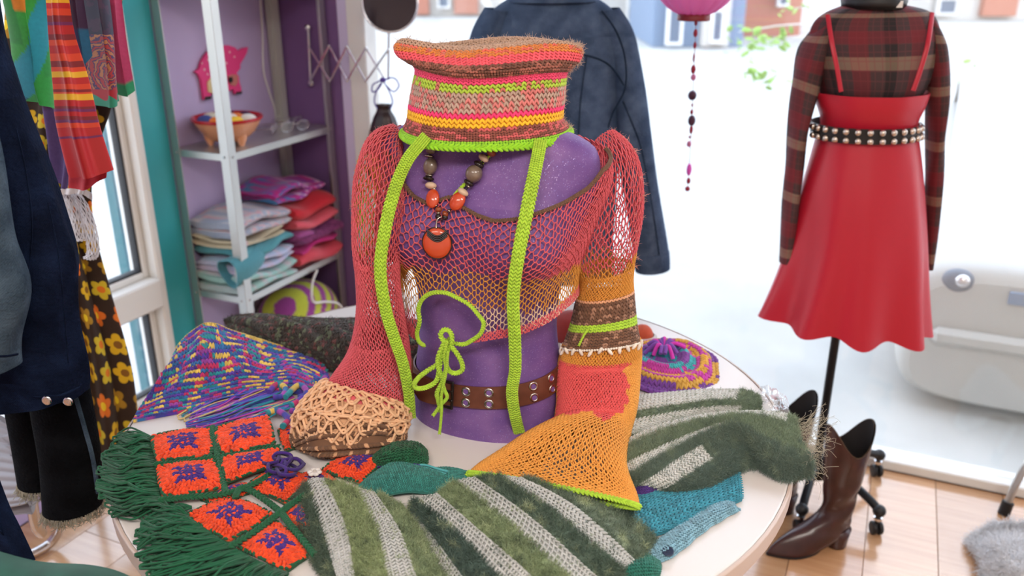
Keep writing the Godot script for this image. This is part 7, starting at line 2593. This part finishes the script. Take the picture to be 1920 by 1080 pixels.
# ---------------------------------------------------------------- chair and cloth at the left, chair and sheepskin at the right
func left_floor() -> void:
	var o := thing("tubular_chair", "chrome tubular chair with a ribbed grey seat under the hanging jeans", "chair", ground(20, 1000))
	var b := B.new()
	var gm := mat("ribbed_vinyl", 150, 148, 154, 0.45)
	var pt := drape([[[-120, 760, 1.72], [-40, 770, 1.7], [20, 800, 1.68], [40, 830, 1.66]], [[-120, 860, 1.64], [-30, 870, 1.62], [40, 880, 1.6], [64, 890, 1.6]], [[-120, 960, 1.56], [-30, 960, 1.55], [30, 950, 1.55], [52, 945, 1.55]]], 30, 90, 0, 0)
	pt.lift(func(_u: float, v: float) -> float: return 0.004 * absf(sin(v * 34.0)))
	cloth_sheet("seat", pt, gm, o, Vector2.ONE, 0.03)
	b = B.new()
	b.tube(curve([at(60, 860, 1.62), at(58, 920, 1.62), at(66, 980, 1.66), at(78, 1000, 1.7)], 20), 0.0125, 12)
	part("front_leg", b, mats.chrome, o)
	b = B.new()
	var q := [at(100, 850, 1.76), ground(118, 905, 0.35), ground(116, 975, 0.12), ground(100, 1012, 0.03), ground(66, 1036, 0.016), ground(0, 1062, 0.016), ground(-80, 1095, 0.016)]
	b.tube(curve(q, 50), 0.0135, 14)
	part("runner", b, mats.chrome, o)
	b = B.new()
	b.tube(PackedVector3Array([at(30, 884, 1.70), at(60, 880, 1.72), at(110, 860, 1.76)]), 0.0125, 12)
	part("seat_rail", b, mats.chrome, o)
	# blue jeans thrown over the chair
	o = thing("blue_jeans", "blue denim trouser leg hanging down at the chrome chair", "jeans", at(30, 1060, 1.2))
	cloth_sheet("leg", drape([[[-150, 560, 1.28], [-120, 560, 1.26], [-90, 570, 1.28]], [[-120, 740, 1.24], [-80, 740, 1.22], [-50, 760, 1.24]], [[-60, 900, 1.2], [-20, 915, 1.18], [6, 930, 1.2]], [[-60, 980, 1.18], [0, 985, 1.15], [32, 990, 1.18]], [[-60, 1060, 1.17], [20, 1060, 1.13], [62, 1052, 1.16]]], 30, 30, 1.0, 0.006), mats.denim_dark, o, Vector2.ONE, 0.012)
	# green velvet pouffe at the very front
	o = thing("velvet_armchair", "top of a dark green velvet armchair before the clothes rail", "armchair", Vector3(-0.55, 0.05, -0.92))
	var gv := mat("green_velvet", 40, 92, 78, 0.85)
	gv.albedo_texture = noise_tex(0.012, [[0.0, Color(0.75, 0.75, 0.75)], [1.0, Color(1, 1, 1)]], 91, 256)
	gv.uv1_triplanar = true
	gv.uv1_scale = Vector3.ONE * 5
	gv.rim_enabled = true
	gv.rim = 0.7
	cloth_sheet("back", drape([[[-120, 1020, 1.0], [0, 1034, 0.98], [120, 1056, 0.97], [235, 1076, 0.96], [300, 1100, 0.96]], [[-120, 1060, 0.94], [0, 1075, 0.93], [120, 1092, 0.92], [230, 1105, 0.92], [300, 1130, 0.92]], [[-120, 1150, 0.88], [0, 1160, 0.88], [120, 1170, 0.88], [230, 1180, 0.88], [300, 1190, 0.88]]], 40, 20, 2.0, 0.004), gv, o, Vector2.ONE, 0.55)

func right_floor() -> void:
	var o := thing("tubular_stool", "pale tubular stool leg with a black rubber foot by the shop window", "stool", ground(1888, 965))
	var b := B.new()
	var e := ground(1884, 962)
	b.tube(curve([e + Vector3(0.0, 0.015, 0), e + Vector3(0.015, 0.1, -0.005), e + Vector3(0.05, 0.19, -0.01), e + Vector3(0.16, 0.25, -0.02), e + Vector3(0.34, 0.27, -0.02)], 30), 0.011, 12)
	part("leg", b, mats.alu, o)
	b = B.new()
	b.tube(PackedVector3Array([e + Vector3(-0.006, 0.0, 0.004), e + Vector3(0.002, 0.04, 0)]), 0.017, 12)
	part("rubber_foot", b, mats.black_plastic, o)
	b = B.new()
	b.tube(curve([e + Vector3(0.30, 0.015, 0.12), e + Vector3(0.31, 0.1, 0.12), e + Vector3(0.33, 0.27, 0.1)], 20), 0.011, 12)
	part("leg", b, mats.alu, o)
	b = B.new()
	b.lathe([Vector2(0.0, 0.27), Vector2(0.2, 0.27), Vector2(0.21, 0.29), Vector2(0.2, 0.32), Vector2(0.0, 0.325)], 32, Transform3D(Basis.IDENTITY, e + Vector3(0.33, 0, 0.02)))
	part("seat", b, mats.white_paint, o)
	# white fleece rug heaped in the corner
	o = thing("white_fleece", "white fleece heaped on the floor by the stool", "fleece", ground(1890, 1050))
	var rows := []
	for r in [[[1830, 1012, 0.01], [1862, 985, 0.05], [1900, 980, 0.09], [1960, 985, 0.08], [2040, 1000, 0.02]], [[1815, 1022, 0.004], [1850, 1012, 0.03], [1895, 1005, 0.07], [1960, 1010, 0.08], [2040, 1020, 0.03]], [[1838, 1042, 0.02], [1872, 1030, 0.10], [1910, 1025, 0.12], [1960, 1030, 0.10], [2040, 1040, 0.04]], [[1842, 1090, 0.01], [1880, 1085, 0.08], [1920, 1085, 0.12], [1960, 1090, 0.1], [2040, 1100, 0.04]], [[1850, 1150, 0.002], [1890, 1150, 0.004], [1930, 1150, 0.006], [1970, 1150, 0.006], [2040, 1150, 0.002]]]:
		var l := []
		for q in r: l.append(ground(q[0], q[1], q[2]))
		rows.append(l)
	var pt := facing_up(rows, 31, 31)
	b = B.new()
	skin(b, pt, 0.01, Vector2.ONE, func(_u, _v): return Color(0.80, 0.80, 0.82))
	var m := part("hide", b, mats.cloth, o)
	many("pile", fuzz(pt, 4000, 0.03, func(_u, _v): return vary(Color(0.82, 0.82, 0.84), 0.1)), mats.fibre, m)
